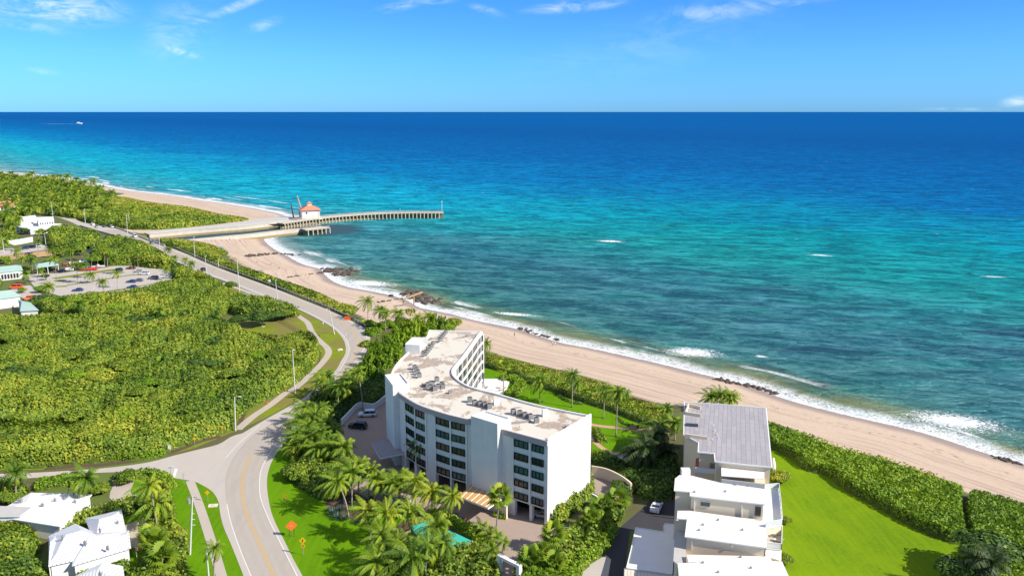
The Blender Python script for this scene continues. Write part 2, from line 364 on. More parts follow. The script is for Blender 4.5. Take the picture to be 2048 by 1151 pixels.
for px, py, rx, ry, rot, st in [(110,18,150,34,-.05,.8),(40,48,110,14,-.15,.45),(450,22,150,10,.35,.6),(360,60,90,60,.5,.3),(362,104,42,11,-.3,.75),(528,50,40,12,.3,.35),(80,142,44,9,-.1,.25),(795,14,60,10,.2,.5),
                        (855,3,60,6,0,.7),(1150,12,100,13,.08,.75),(975,22,38,9,-.3,.5),(1440,22,150,24,.12,.42),(1560,8,120,10,.1,.3),(2035,205,40,14,.1,.6),(1930,218,120,4,0,.35),(1300,90,300,60,.2,.10)]:
    a, e = gaz(px, py); mpn = wt.n.new('ShaderNodeMapping'); mpn.vector_type = 'TEXTURE'; wt.lk(cw, mpn.inputs[0])
    mpn.inputs['Location'].default_value = (a, e, 0); mpn.inputs['Rotation'].default_value = (0,0,rot); mpn.inputs['Scale'].default_value = (rx/F, ry/F, 1)
    wn = wt.n.new('ShaderNodeVectorMath'); wn.operation = 'LENGTH'; wt.lk(mpn.outputs[0], wn.inputs[0])
    s1 = wt.mr(wn.outputs['Value'], 0.0, 1.25, st, 0.0); tot = s1 if tot is None else wt.math('MAXIMUM', tot, s1)
wisp = wt.noise(wt.mapv(cw, (1,3.0,1), (0,0,.25)), 13, 7, .68, 1.2); wisp2 = wt.noise(wt.mapv(cw, (1,2,1), (0,0,-.2)), 40, 5, .7, .6)
wv = wt.math('ADD', wt.math('MULTIPLY', wisp, .75), wt.math('MULTIPLY', wisp2, .25))
cl = wt.math('MULTIPLY', tot, wt.mr(wv, .38, .66)); cl = wt.math('MULTIPLY', cl, .9, clamp=True)
hc = wt.math('MULTIPLY', wt.mr(sx[2], .27, .60), wt.mr(wt.noise(wt.mapv(dv, (1,1,1.8)), 2.6, 7, .62, .8), .36, .60))      # unseen bright broken cloud, added overhead to fill the shadows
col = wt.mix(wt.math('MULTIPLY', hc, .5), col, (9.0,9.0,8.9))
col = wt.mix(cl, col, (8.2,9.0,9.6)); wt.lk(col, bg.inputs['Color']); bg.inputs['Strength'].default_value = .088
sun = bpy.data.lights.new('sun', 'SUN'); sun.energy = 4.9; sun.angle = math.radians(.55); sun.color = (1.0,.94,.84)
so = bpy.data.objects.new('sun', sun); COL.objects.link(so)
sd = Vector((math.sin(SUN_AZ)*math.cos(SUN_EL), math.cos(SUN_AZ)*math.cos(SUN_EL), math.sin(SUN_EL)))
so.rotation_euler = sd.to_track_quat('Z', 'Y').to_euler(); so.location = (60,-40,150)
S.view_settings.view_transform = 'Standard'; S.view_settings.look = 'None'; S.view_settings.exposure = .58; S.view_settings.gamma = 1
# ------------------------------------------------------------------ wedge grids (finer near, coarser far)
def wedge(ys, nx, k, base):
    ys = np.asarray(ys); t = np.linspace(-1, 1, nx); X = t[None,:]*(np.abs(ys)[:,None]*k+base); Y = np.repeat(ys[:,None], nx, 1)
    P = np.stack([X.ravel(), Y.ravel()], 1); n = len(ys); i = (np.arange(n-1)[:,None]*nx+np.arange(nx-1)[None,:]).ravel()
    return P, np.stack([i, i+1, i+nx+1, i+nx], 1)
ys = np.concatenate([np.linspace(-60, 110, 18)[:-1], np.geomspace(110, 1500, 620)])
P, Fq = wedge(ys, 420, .72, 60)
h, inl, d = terr(P)
BEACH_IN = W([(2600,1180),(2100,1022),(2048,1014),(1940,985),(1900,962),(1760,922),(1640,876),(1540,845),(1400,815),(1322,807),(1250,787),(1212,762),(1150,745),(1062,725),(1000,708),(985,700),(905,665),(860,650),(800,650),(740,645),(710,622),(677,610),(637,587),(595,573),(550,557),(487,530),(450,505),(400,492),(345,482)])
BP = BEACH_IN+SH_S[::-1]+[W([(3000,1040)], SEA)[0]]
sand = (pip(P, BP) | (d < 32) & inl | ~inl | pip(P, W([(150,420),(200,400),(260,384),(600,425),(600,450),(400,462),(300,468),(245,462)]))).astype(float)
_, al = dist_poly(P, SH_S+SH_N)
t = NT('ground_soil_and_sand'); ps = t.pos(); n1 = t.noise(ps, .05, 5, .6); n2 = t.noise(ps, .9, 5, .7); n3 = t.noise(ps, 6, 3, .8)
sdA = t.attr('inland'); alA = t.attr('along'); sn = t.attr('sand')
sandc = t.mix(n1, (.57,.44,.325), (.51,.39,.285)); sandc = t.mix(t.mr(n2, .3, .75, 0, .35), sandc, (.38,.275,.20))
tv = t.comb(t.math('MULTIPLY', alA, .012), t.math('MULTIPLY', sdA, .55), 0.0); trk = t.noise(tv, 1.6, 4, .75, .25)
mid = t.math('MULTIPLY', t.mr(sdA, 9, 16), t.mr(sdA, 34, 46, 1, 0)); sandc = t.mix(t.math('MULTIPLY', t.mr(trk, .49, .58, 0, .7), mid), sandc, (.33,.23,.17))
wr = t.math('MULTIPLY', t.mr(t.noise(t.comb(t.math('MULTIPLY', alA, .35), t.math('MULTIPLY', sdA, .9), 5.0), 1, 4, .75), .56, .62), t.math('MULTIPLY', t.mr(sdA, 8, 10), t.mr(sdA, 11, 15, 1, 0)))
sandc = t.mix(t.math('MULTIPLY', wr, .75), sandc, (.10,.07,.04)); ft = t.mr(t.noise(t.mapv(ps, (1,1,1)), 1.9, 3, .9), .52, .60, 0, .3); sandc = t.mix(ft, sandc, (.34,.25,.18))
wet = t.mr(t.math('ADD', sdA, t.math('MULTIPLY', t.noise(t.comb(t.math('MULTIPLY', alA, .05), 0.0, 0.0), 1, 2), 6)), 5.0, 9.5, 1, 0)
sandc = t.mix(t.math('MULTIPLY', wet, .75), sandc, (.25,.185,.15))
soil = t.mix(n2, (.13,.10,.05), (.07,.085,.025)); soil = t.mix(t.mr(n1, .4, .6), soil, (.10,.14,.025))
c = t.mix(sn, soil, sandc); t.bump(t.math('ADD', n3, t.math('MULTIPLY', trk, .8)), .35, .08); t._in(t.b, 'Roughness', t.mr(wet, 0, 1, .95, .45)); t.b.inputs['Specular IOR Level'].default_value = .3
t._in(t.b, 'Base Color', c)
gm = np_mesh('ground', np.column_stack([P, h]), Fq, [t.m], attrs={'inland': np.where(inl, d, -d), 'along': al, 'sand': sand}, smooth=True)
tag(link('ground', gm), kind='structure')
# ------------------------------------------------------------------ ocean
ys = np.concatenate([np.linspace(-200, 110, 16)[:-1], np.geomspace(110, 1500, 620)[:-1], np.geomspace(1500, 150000, 90)])
P, Fq = wedge(ys, 460, 1.0, 90)
d1_, al1 = dist_poly(P, SH_S); d2_, al2 = dist_poly(P, SH_N); d = np.minimum(d1_, d2_); al = np.where(d1_ < d2_, al1, al2+2000); inl = pip(P, LAND) | pip(P, LANDN)
dch, _ = dist_poly(P, W([(300,482),(520,462),(640,459)], SEA)); dlag, _ = dist_poly(P, W([(-300,550),(0,520),(200,500),(330,484)], SEA))
calm = np.maximum(np.clip((34-dch)/10, 0, 1), np.clip((60-dlag)/10, 0, 1))
rel = P-np.array([77., 228.]); off = rel@np.array([.762,.648]); lng = rel@np.array([-.648,.762])
t = NT('sea_water'); ps = t.pos(); sdA, alA, offA, lngA, clm = (t.attr(k) for k in ('shore', 'along', 'off', 'lng', 'calm'))
u = t.mapv(ps, (1,1,1), (0,0,.28))
swl = t.noise(t.mapv(u, (.38,1,1)), .12, 6, .66, .8)              # long swells
chop = t.noise(t.mapv(u, (.45,1,1)), .55, 5, .7, .5); fine = t.noise(t.mapv(u, (.6,1,1)), 1.5, 3, .7)
big = t.noise(t.mapv(ps, (.6,1,1)), .0045, 4, .6, .6); patch = t.noise(t.mapv(ps, (.45,1,1), (0,0,.35)), .022, 5, .62, .6)
oc = t.math('ADD', offA, t.math('MULTIPLY', t.math('SUBTRACT', big, .5), t.mr(offA, 0, 1500, 110, 900, False)))
x = t.math('POWER', t.mr(oc, 0, 4000, 0, 1, False), .5)            # sqrt spreads the near zones
rs = lambda m: math.sqrt(m/4000)
south = t.ramp(x, [(0,(.10,.16,.06)),(rs(10),(.05,.18,.125)),(rs(28),(.038,.155,.145)),(rs(90),(.030,.150,.175)),(rs(135),(.018,.18,.19)),(rs(190),(.006,.235,.225)),(rs(300),(.0,.225,.255)),(rs(420),(.0,.185,.30)),(rs(580),(.0,.115,.285)),(rs(1000),(.0,.092,.27)),(rs(1900),(.0,.068,.23)),(1.0,(.0,.075,.245))])
north = t.ramp(x, [(0,(.14,.29,.28)),(rs(70),(.03,.28,.31)),(rs(150),(.004,.31,.38)),(rs(260),(.002,.27,.40)),(rs(400),(.0,.15,.33)),(rs(800),(.0,.095,.27)),(rs(1900),(.0,.068,.23)),(1.0,(.0,.075,.245))])
col = t.mix(t.mr(t.math('ADD', lngA, t.math('MULTIPLY', t.math('SUBTRACT', big, .5), 300)), 180, 620), south, north)
reef = t.math('MULTIPLY', t.mr(patch, .53, .66), t.math('MULTIPLY', t.mr(offA, 20, 50), t.mr(offA, 120, 210, 1, 0)))
reef = t.math('MULTIPLY', reef, t.mr(lngA, 200, 420, 1, 0)); col = t.mix(t.math('MULTIPLY', reef, .6), col, (.012,.045,.085))
gr = t.math('MULTIPLY', t.mr(t.noise(t.mapv(ps, (.4,1,1), (0,0,.3)), .05, 4, .6), .5, .7), t.mr(offA, 250, 600, 1, 0)); col = t.mix(t.math('MULTIPLY', gr, .4), col, (.01,.19,.15))
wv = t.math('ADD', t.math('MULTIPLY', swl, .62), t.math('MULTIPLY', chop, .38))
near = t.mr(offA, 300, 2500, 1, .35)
# wave light and shade painted into the colour: troughs darkened, crests brightened
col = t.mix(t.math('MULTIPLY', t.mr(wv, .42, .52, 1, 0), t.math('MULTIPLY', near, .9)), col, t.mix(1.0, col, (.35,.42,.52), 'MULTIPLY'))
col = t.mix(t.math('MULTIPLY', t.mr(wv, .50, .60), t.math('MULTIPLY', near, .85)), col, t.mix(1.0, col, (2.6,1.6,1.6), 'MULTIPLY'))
ol = t.math('MULTIPLY', t.mr(sdA, 4, 26, 1, 0), t.mr(lngA, 60, 330, 1, .15)); col = t.mix(t.math('MULTIPLY', ol, t.mr(t.noise(t.comb(t.math('MULTIPLY', alA, .03), t.math('MULTIPLY', sdA, .12), 0.0), 1, 3), .35, .6, .25, 1)), col, (.20,.19,.055))
shal = t.math('MULTIPLY', t.mr(sdA, 2, 22, 1, 0), t.mr(lngA, 120, 300, 0, .8)); col = t.mix(shal, col, (.27,.32,.31))
col = t.mix(clm, col, t.mix(patch, (.05,.085,.10), (.03,.07,.085)))
# foam: run-up at the edge, broken wave lines behind it, far white caps
lace = t.noise(t.mapv(ps, (1,1,1), (0,0,.5)), .9, 6, .78, 1.6); lace2 = t.noise(ps, .25, 4, .7, 1.0)
wob = t.noise(t.comb(t.math('MULTIPLY', alA, .045), 0.0, 0.0), 1, 4, .6); edge = t.math('ADD', sdA, t.math('MULTIPLY', t.math('SUBTRACT', wob, .5), 13))
lv = t.mr(lace, .40, .56)
f1 = t.math('MULTIPLY', t.mr(edge, 3.0, 10, 1, 0), t.mr(lace, .39, .53)); f1b = t.mr(t.math('ADD', sdA, t.math('MULTIPLY', lace, 3)), 1.5, 4.5, 1, 0)
br = t.noise(t.comb(t.math('MULTIPLY', alA, .022), t.math('MULTIPLY', sdA, .085), 0.0), 1, 3, .6, .5)
f2 = t.math('MULTIPLY', t.mr(br, .56, .64), t.math('MULTIPLY', t.mr(sdA, 4, 8), t.mr(sdA, 13, 24, 1, 0))); f2 = t.math('MULTIPLY', f2, t.mr(lace, .38, .52))
br2 = t.noise(t.comb(t.math('MULTIPLY', alA, .012), t.math('MULTIPLY', sdA, .16), 3.0), 1, 2, .5)
f4 = t.math('MULTIPLY', t.mr(br2, .62, .68), t.math('MULTIPLY', t.mr(lngA, 280, 420, 0, 1), t.math('MULTIPLY', t.mr(sdA, 6, 12), t.mr(sdA, 34, 55, 1, 0)))); f4 = t.math('MULTIPLY', f4, t.mr(lace2, .35, .5))
cap = t.noise(t.mapv(u, (.5,1,1)), .14, 4, .6, .3); f3 = t.math('MULTIPLY', t.mr(cap, .725, .76), t.mr(lace, .42, .58))
fm = t.math('MAXIMUM', t.math('MAXIMUM', f1, f1b), t.math('MAXIMUM', t.math('MULTIPLY', t.math('MAXIMUM', f2, f4), t.math('SUBTRACT', 1.0, t.attr('quiet'))), t.math('MULTIPLY', f3, .8)))
for (fx, fy, ra, rb) in [(1220,482,9,4.5),(1640,510,7,2.2),(1905,842,12,7),(1385,704,10,6),(1985,553,6,1.6),(1522,712,2.5,1.2),(1030,628,10,2.5),(735,566,16,7)]:
    gx, gy = G(fx, fy, SEA); mp = t.n.new('ShaderNodeMapping'); mp.vector_type = 'TEXTURE'; t.lk(ps, mp.inputs[0]); mp.inputs['Location'].default_value = (gx, gy, SEA)
    mp.inputs['Rotation'].default_value = (0,0,-.35); mp.inputs['Scale'].default_value = (ra, rb, 1); vm = t.n.new('ShaderNodeVectorMath'); vm.operation = 'LENGTH'; t.lk(mp.outputs[0], vm.inputs[0])
    fm = t.math('MAXIMUM', fm, t.mr(t.math('SUBTRACT', lace, t.math('MULTIPLY', vm.outputs['Value'], .22)), .30, .40))
fm = t.math('MULTIPLY', fm, t.math('SUBTRACT', 1.0, clm), clamp=True)
col = t.mix(fm, col, (.80,.82,.82))
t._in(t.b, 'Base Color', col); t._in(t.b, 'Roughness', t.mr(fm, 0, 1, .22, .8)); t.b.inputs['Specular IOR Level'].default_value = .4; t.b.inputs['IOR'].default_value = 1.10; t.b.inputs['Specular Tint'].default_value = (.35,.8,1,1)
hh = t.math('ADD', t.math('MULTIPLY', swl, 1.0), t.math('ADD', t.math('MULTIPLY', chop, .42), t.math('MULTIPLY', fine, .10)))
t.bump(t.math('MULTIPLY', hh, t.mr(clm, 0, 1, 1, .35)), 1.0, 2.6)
df = t.n.new('ShaderNodeBsdfDiffuse'); gl = t.n.new('ShaderNodeBsdfGlossy'); gl.inputs['Roughness'].default_value = .22; gl.inputs['Color'].default_value = (.55,.85,1,1); mxs = t.n.new('ShaderNodeMixShader')
t._in(mxs, 0, t.mr(fm, 0, 1, .075, 0)); t.lk(col, df.inputs['Color']); bn = t.b.inputs['Normal'].links[0].from_socket; t.lk(bn, df.inputs['Normal']); t.lk(bn, gl.inputs['Normal']); t.lk(df.outputs[0], mxs.inputs[1]); t.lk(gl.outputs[0], mxs.inputs[2]); t.lk(mxs.outputs[0], t.n['Material Output'].inputs[0])
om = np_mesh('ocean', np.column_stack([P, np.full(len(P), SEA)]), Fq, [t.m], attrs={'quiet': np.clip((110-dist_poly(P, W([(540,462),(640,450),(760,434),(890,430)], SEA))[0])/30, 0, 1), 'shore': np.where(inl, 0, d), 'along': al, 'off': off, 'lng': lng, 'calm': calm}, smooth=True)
tag(link('ocean', om), kind='structure')
# ------------------------------------------------------------------ roads, paths, lawns
LE = [(500,1190),(487,1151),(462,1088),(447,1053),(440,1025),(437,1003),(425,983),(405,970),(390,963),(370,959)]
LE2 = [(340,954),(310,945),(270,943),(223,944),(140,948),(70,955),(0,960),(-120,970)]
NE_ = [(-120,948),(0,947),(65,945),(150,940),(225,934),(297,924),(350,910),(390,900),(437,888),(462,873),(485,866)]
LE3 = [(485,866),(525,842),(555,825),(600,800),(622,784),(640,767),(670,742),(682,722),(691,705),(690,687),(682,672),(665,655),(640,640),(600,620),(560,604),(520,590),(450,562),(390,541),(337,515),(305,497),(262,481),(200,464),(160,452),(140,443),(110,432)]
RE = [(128,425),(150,432),(170,438),(235,457),(300,482),(342,496),(375,509),(425,531),(500,559),(550,577),(600,597),(650,617),(700,640),(727,655),(740,673),(738,690),(728,710),(708,738),(688,766),(657,800),(622,835),(592,862),(575,880),(560,898),(545,920),(536,945),(534,973),(540,1013),(550,1043),(570,1083),(587,1118),(605,1151),(622,1190)]
ROAD = smooth(W(LE+LE2), 3)+smooth(W(NE_), 3)+smooth(W(LE3), 4)+smooth(W(RE), 4)
sheet('road', ROAD, .060, M['asphalt_light'])
# darker travel lanes
LL = W([(514,1190),(502,1151),(482,1103),(462,1045),(454,1008),(450,970),(455,940),(470,910),(500,875),(545,845),(600,806),(650,767),(676,743),(690,722),(698,703),(697,688),(689,673),(670,655),(640,636),(600,617),(520,586),(450,558),(390,537),(337,512),(262,478),(200,461)])
RL = W([(610,1190),(594,1151),(575,1113),(560,1083),(540,1043),(522,998),(519,968),(522,940),(535,913),(555,885),(590,853),(617,830),(650,797),(680,764),(702,735),(721,708),(731,690),(733,674),(721,657),(695,641),(650,620),(600,600),(500,561),(425,534),(342,499),(235,459)])
sheet('travel_lanes', smooth(LL, 4)+smooth(RL, 4)[::-1], .064, M['asphalt'])
CL = smooth(W([(560,1190),(547,1151),(520,1088),(500,1045),(487,1003),(485,968),(489,940),(502,910)]), 4)
def offset_line(line, o):
    P = [Vector(p) for p in line]; out = []
    for i, p in enumerate(P):
        d = (P[min(i+1, len(P)-1)]-P[max(i-1, 0)]).normalized(); out.append((p.x-d.y*o, p.y+d.x*o))
    return out
ribbon('yellow_line', offset_line(CL, .17), .16, .070, M['marking_y']); ribbon('yellow_line', offset_line(CL, -.17), .16, .070, M['marking_y'])
CL2 = smooth(W([(560,862),(610,828),(650,785),(682,752),(704,725),(715,702),(718,690),(712,672),(700,657),(675,638),(625,615),(520,575),(440,546),(342,505),(250,467)]), 4)
ribbon('yellow_line', CL2, .3, .070, M['marking_y'])
ribbon('edge_line', smooth(W([(514,1190),(502,1151),(482,1103),(462,1045),(454,1008)]), 4), .17, .070, M['marking'])
ribbon('edge_line', smooth(W([(610,1190),(594,1151),(575,1113),(560,1083),(540,1043),(522,998),(519,968),(522,940),(535,913),(555,885),(585,858)]), 4), .17, .070, M['marking'])
ribbon('edge_line', smooth(W([(650,767),(676,743),(690,722),(698,703),(697,688),(689,673),(670,655),(640,636),(600,617),(520,586),(450,558),(390,537)]), 4), .17, .070, M['marking'])
ribbon('edge_line', smooth(W([(680,764),(702,735),(721,708),(731,690),(733,674),(721,657),(695,641),(650,620),(600,600),(500,561),(425,534),(342,499)]), 4), .17, .070, M['marking'])
ribbon('edge_line', smooth(W([(452,915),(462,903),(485,880),(520,850)]), 4), .14, .068, M['marking'])
for o_ in (-2.75, -1.0, 1.0, 2.75): ribbon('wheel_track', offset_line(CL, o_), .75, .067, M['lane_wear'])
for o_ in (-2.6, -.95, .95, 2.6): ribbon('wheel_track', offset_line(CL2[10:], o_), .7, .067, M['lane_wear'])
sheet('stop_bar', W([(344,954),(350,936),(356,937),(350,955)]), .070, M['marking'])
sheet('lawn', W([(220,1200),(250,960),(300,950),(330,951),(370,957),(395,964),(427,983),(439,1003),(442,1025),(449,1053),(464,1088),(489,1151),(502,1200)]), .02, M['lawn'])
sheet('lawn', W([(-120,944),(150,937),(297,920),(390,895),(467,863),(525,838),(555,822),(600,797),(642,764),(672,740),(684,720),(692,703),(691,687),(683,672),(666,656),(640,641),(600,622),(520,594),(450,567),(430,568),(470,600),(590,640),(640,670),(630,720),(590,752),(520,790),(480,825),(450,850),(380,870),(-120,905)]), .02, M['verge'])
sheet('lawn', W([(640,850),(575,878),(558,897),(543,920),(534,945),(532,973),(538,1013),(548,1043),(568,1083),(585,1118),(603,1151),(630,1210),(1060,1210),(1010,1130),(960,1075),(880,1040),(800,1010),(720,985),(700,940)]), .02, M['lawn'])
sheet('lawn', W([(940,715),(969,731),(1025,749),(1055,764),(1112,784),(1162,802),(1225,822),(1275,842),(1310,853),(1320,880),(1300,945),(1183,945),(1183,880),(1000,790),(960,760)]), .02, M['lawn'])
sheet('lawn', W([(1520,885),(1540,893),(1587,917),(1613,940),(1655,950),(1693,979),(1758,1014),(1822,1050),(1871,1072),(1940,1092),(1960,1120),(1900,1220),(1500,1220)]), .02, M['lawn_big'])
sheet('lawn', W([(1105,1085),(1130,1058),(1160,1040),(1185,995),(1200,1000),(1201,1010),(1190,1030),(1170,1050),(1150,1070)]), .03, M['lawn'])
ribbon('sidewalk', smooth(W([(380,961),(398,1008),(421,1078),(443,1151),(455,1200)]), 4), 1.75, .066, M['sidewalk'])
ribbon('sidewalk', smooth(W([(475,859),(507,832),(540,810),(570,787),(590,776),(620,750),(645,725),(657,707),(654,695),(642,684),(630,672),(622,660),(615,645),(600,634),(588,625)]), 4), 2.2, .066, M['sidewalk'])
ribbon('sidewalk', smooth(W([(530,600),(511,590),(480,578),(445,566)]), 4), 2.2, .066, M['sidewalk'])
sheet('driveway', W([(660,880),(690,843),(717,817),(750,817),(780,795),(800,880),(1000,990),(1098,1040),(1130,1054),(1097,1077),(1074,1094),(1044,1114),(1030,1128),(1022,1160),(1010,1200),(970,1200),(996,1150),(1003,1122),(975,1090),(950,1063),(895,1040),(855,1030),(800,1012),(740,1000),(700,975),(680,930)]), .045, M['pavers'])
sheet('driveway', W([(1140,970),(1150,940),(1183,953),(1210,958),(1235,972),(1257,990),(1240,1012),(1215,1012),(1205,1006),(1200,992),(1185,983),(1150,1000)]), .045, M['pavers'])
sheet('driveway', W([(1170,1210),(1190,1140),(1215,1090),(1245,1050),(1280,1020),(1300,1000),(1340,985),(1352,1010),(1350,1060),(1260,1060),(1240,1210)]), .045, M['asphalt_dark'])
sheet('driveway', W([(1145,1190),(1165,1140),(1205,1104),(1222,1118),(1210,1190)]), .050, M['parking'])
ribbon('garden_path', smooth(W([(1150,838),(1185,849),(1225,854),(1257,857),(1280,860),(1312,855)]), 4), 1.5, .04, M['path_pink'])
ribbon('garden_path', smooth(W([(1170,865),(1185,877),(1195,888),(1212,900),(1235,908),(1262,912)]), 4), 1.3, .045, M['path_pink'])
sheet('terrace', W([(1228,904),(1262,906),(1290,915),(1280,925),(1255,922),(1240,918)]), .055, M['sidewalk'])
sheet('pool_deck', W([(950,762),(966,757),(1022,757),(1012,782),(1000,795),(955,785)]), .05, M['white_roof'])
PK = W([(70,575),(58,560),(40,548),(120,546),(200,536),(250,527),(300,533),(335,535),(350,548),(345,561),(280,576),(215,588),(120,592)])
sheet('parking_lot', PK, .045, M['parking'])
sheet('parking_lot', W([(20,575),(60,570),(85,590),(60,600),(30,590)]), .040, M['parking'])
sheet('parking_lot', W([(-60,508),(0,500),(40,497),(90,489),(150,483),(180,490),(120,496),(60,504),(0,512),(-60,520)]), .040, M['parking'])
for pts, wd in ([[(135,570),(200,560),(255,551),(285,549)], 2.2], [[(215,582),(260,575),(300,568),(330,562)], 1.6], [[(108,557),(170,548),(215,541),(232,539)], 5.0], [[(110,563),(130,560)], 3.0], [[(112,573),(135,572)], 3.0]):
    ribbon('planting_strip', smooth(W(pts), 3), wd, .055, M['verge'])
for a, b in [((210,571),(205,577)),((225,568),(221,574)),((190,574),(185,580)),((255,562),(252,568)),((270,560),(268,566)),((300,556),(300,562)),((312,553),(314,559)),((322,551),(326,556)),((160,556),(155,561)),((180,553),(175,558)),((240,545),(237,549))]:
    ribbon('bay_line', W([a, b]), .14, .06, M['marking'])
sheet('jetty_road', W([(290,464),(345,458),(430,450),(500,441),(560,432),(600,430),(600,444),(500,451),(400,459),(320,467)]), .03, M['concrete'])
sheet('park_clearing', W([(480,655),(505,648),(560,640),(600,635),(618,648),(620,664),(608,676),(560,680),(500,680)]), .03, M['verge'])
for pts, wd in ([[(250,962),(240,990),(265,1000),(290,990)], 4.0], [[(250,1050),(275,1070),(262,1095)], 7.0]):
    ribbon('patio', smooth(W(pts), 3), wd, .05, M['sidewalk'])
ribbon('mulch_bed', smooth(W([(640,706),(630,735),(600,762),(555,785),(500,812),(478,850)]), 4), 1.2, .05, M['soil'])
ribbon('mulch_bed', smooth(W([(440,872),(400,882),(330,908),(230,926),(90,936)]), 4), 1.6, .05, M['soil'])
# planting soil under the condo shrubs
sheet('mulch_bed', W([(640,860),(690,850),(680,930),(760,1010),(720,1045),(660,1020),(620,960),(590,900)]), .035, M['soil'])
sheet('mulch_bed', W([(760,1080),(830,1020),(860,1035),(895,1045),(950,1068),(1000,1125),(990,1200),(760,1200)]), .035, M['soil'])
# ------------------------------------------------------------------ foliage generators
def quads(C, N, size, asp=1.5, rng=RNG, bend=0.0):
    """leaf quads centred at C with normals N"""
    n = len(C); N = N/np.linalg.norm(N, axis=1, keepdims=True); r = rng.normal(size=(n,3)); U = np.cross(N, r); U /= np.linalg.norm(U, axis=1, keepdims=True); Vv = np.cross(N, U)
    s = (np.asarray(size)*rng.uniform(.7, 1.3, n))[:,None]*.5
    V = np.stack([C-U*s*asp, C+Vv*s, C+U*s*asp, C-Vv*s], 1)
    return V.reshape(-1,3), np.arange(n*4).reshape(-1,4)
def leafmass(name, poly, Hh, mat, label, size=.5, dens=9, edge=1.2, cell=4.5, relief=.45, seed=1, kind='auto', cat='thicket', under=True, z0=0.0, gap=0.0, flat=False, clip=None, parent=None, loose=.35):
    kind = ('stuff' if name in ('thicket', 'dune_plants') else None) if kind == 'auto' else kind
    rng = np.random.default_rng(seed); poly = np.asarray(poly); lo = poly.min(0); hi = poly.max(0); A = (hi-lo).prod(); n = int(A*dens)
    P = rng.uniform(lo, hi, (n,2)); P = P[pip(P, poly)]
    if gap:
        nz = np.array([noise.noise(Vector((p[0]*.12, p[1]*.12, seed))) for p in P]); P = P[nz > -1+gap*2]
    m = max(4, int(A/(cell*cell))); Sd = rng.uniform(lo, hi, (m,2)); Sh = rng.uniform(.55, 1, m)
    KW = 2*math.pi/(size*4.2); DR = [(math.cos(a), math.sin(a)) for a in rng.uniform(0, 6.28, 5)]; PH = rng.uniform(0, 6.28, 5); KK = KW*rng.uniform(.6, 1.5, 5)
    def clf(Q):
        f = np.zeros(len(Q)); gx = np.zeros((len(Q), 2))
        for (dx, dy), ph, kk in zip(DR, PH, KK): a = kk*(Q[:,0]*dx+Q[:,1]*dy)+ph; f += np.sin(a); gx += np.cos(a)[:,None]*np.array([dx, dy])*kk
        return f/2.2, gx/2.2
    def hgt(Q):
        de, _ = dist_poly(Q, poly, True); k = np.sqrt(np.clip(1-(1-np.clip(de/edge, 0, 1))**2, 0, 1))
        if flat: return Hh*k, np.zeros((len(Q),2)), de
        best = np.full(len(Q), 1e9); idx = np.zeros(len(Q), int)
        for a in range(0, len(Q), 20000):
            q = Q[a:a+20000]; D = ((q[:,None,:]-Sd[None])**2).sum(2); i = D.argmin(1); idx[a:a+20000] = i; best[a:a+20000] = np.sqrt(D[np.arange(len(q)), i])
        t = np.clip(best/(cell*.72), 0, 1); h = Hh*(1-relief*t**2.2)*(1-relief*.7*(1-Sh[idx])); g = (Q-Sd[idx])/(cell*.72)*1.25
        ca = min(.42, size*.7)*min(1, Hh/2.5); fx, fy = clf(Q); h = h+ca*fx*(.45 if relief < .3 else 1); return h*k, g-fy*ca*.55, de
    h, g, de = hgt(P)
    # extra leaves down the sides
    per, tot = [], 0.0
    L = [np.hypot(*(poly[(i+1)%len(poly)]-poly[i])) for i in range(len(poly))]; ne = int(sum(L)*Hh*dens*(.2 if flat or relief < .3 else .4))
    k = rng.choice(len(poly), ne, p=np.array(L)/sum(L)); tt = rng.random(ne)[:,None]; E = poly[k]*(1-tt)+poly[(k+1)%len(poly)]*tt
    dd = poly[(k+1)%len(poly)]-poly[k]; nn = np.stack([dd[:,1], -dd[:,0]], 1)/np.maximum(1e-6, np.linalg.norm(dd, axis=1))[:,None]
    area = sum(poly[i][0]*poly[(i+1)%len(poly)][1]-poly[(i+1)%len(poly)][0]*poly[i][1] for i in range(len(poly)))
    if area < 0: nn = -nn
    zE = rng.random(ne)*Hh*.85; inn = edge*(1-np.sqrt(np.clip(1-(zE/Hh)**2, 0, 1)))+rng.uniform(-.25, .15, ne)
    C = np.column_stack([P, z0+h-rng.random(len(P))**2*loose*2+.1]); N = np.column_stack([g*.55, np.full(len(P), .75)])+rng.normal(size=(len(P),3))*.42
    ed = np.clip(1-de/edge, 0, 1); C2 = np.column_stack([E-nn*inn[:,None], z0+zE]); N2 = np.column_stack([nn, np.full(ne, .45)])+rng.normal(size=(ne,3))*.42
    N[:,2] = np.abs(N[:,2])
    V, Fc = quads(np.vstack([C, C2]), np.vstack([N, N2]), size, rng=rng); tint = np.repeat(np.clip(rng.normal(.5, .26, len(V)//4), 0, 1), 4); mi = np.zeros(len(Fc), int)
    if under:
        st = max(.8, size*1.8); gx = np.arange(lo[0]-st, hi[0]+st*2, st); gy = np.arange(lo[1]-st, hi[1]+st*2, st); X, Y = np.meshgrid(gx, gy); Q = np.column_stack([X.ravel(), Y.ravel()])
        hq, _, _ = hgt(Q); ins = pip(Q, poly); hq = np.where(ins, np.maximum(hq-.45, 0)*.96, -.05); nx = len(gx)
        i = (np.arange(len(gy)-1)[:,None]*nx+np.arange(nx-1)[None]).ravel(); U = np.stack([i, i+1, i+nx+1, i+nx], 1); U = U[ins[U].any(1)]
        b = len(V); V = np.vstack([V, np.column_stack([Q, z0+hq])]); Fc = np.vstack([Fc, U+b]); mi = np.concatenate([mi, np.ones(len(U), int)]); tint = np.concatenate([tint, np.zeros(len(Q))])
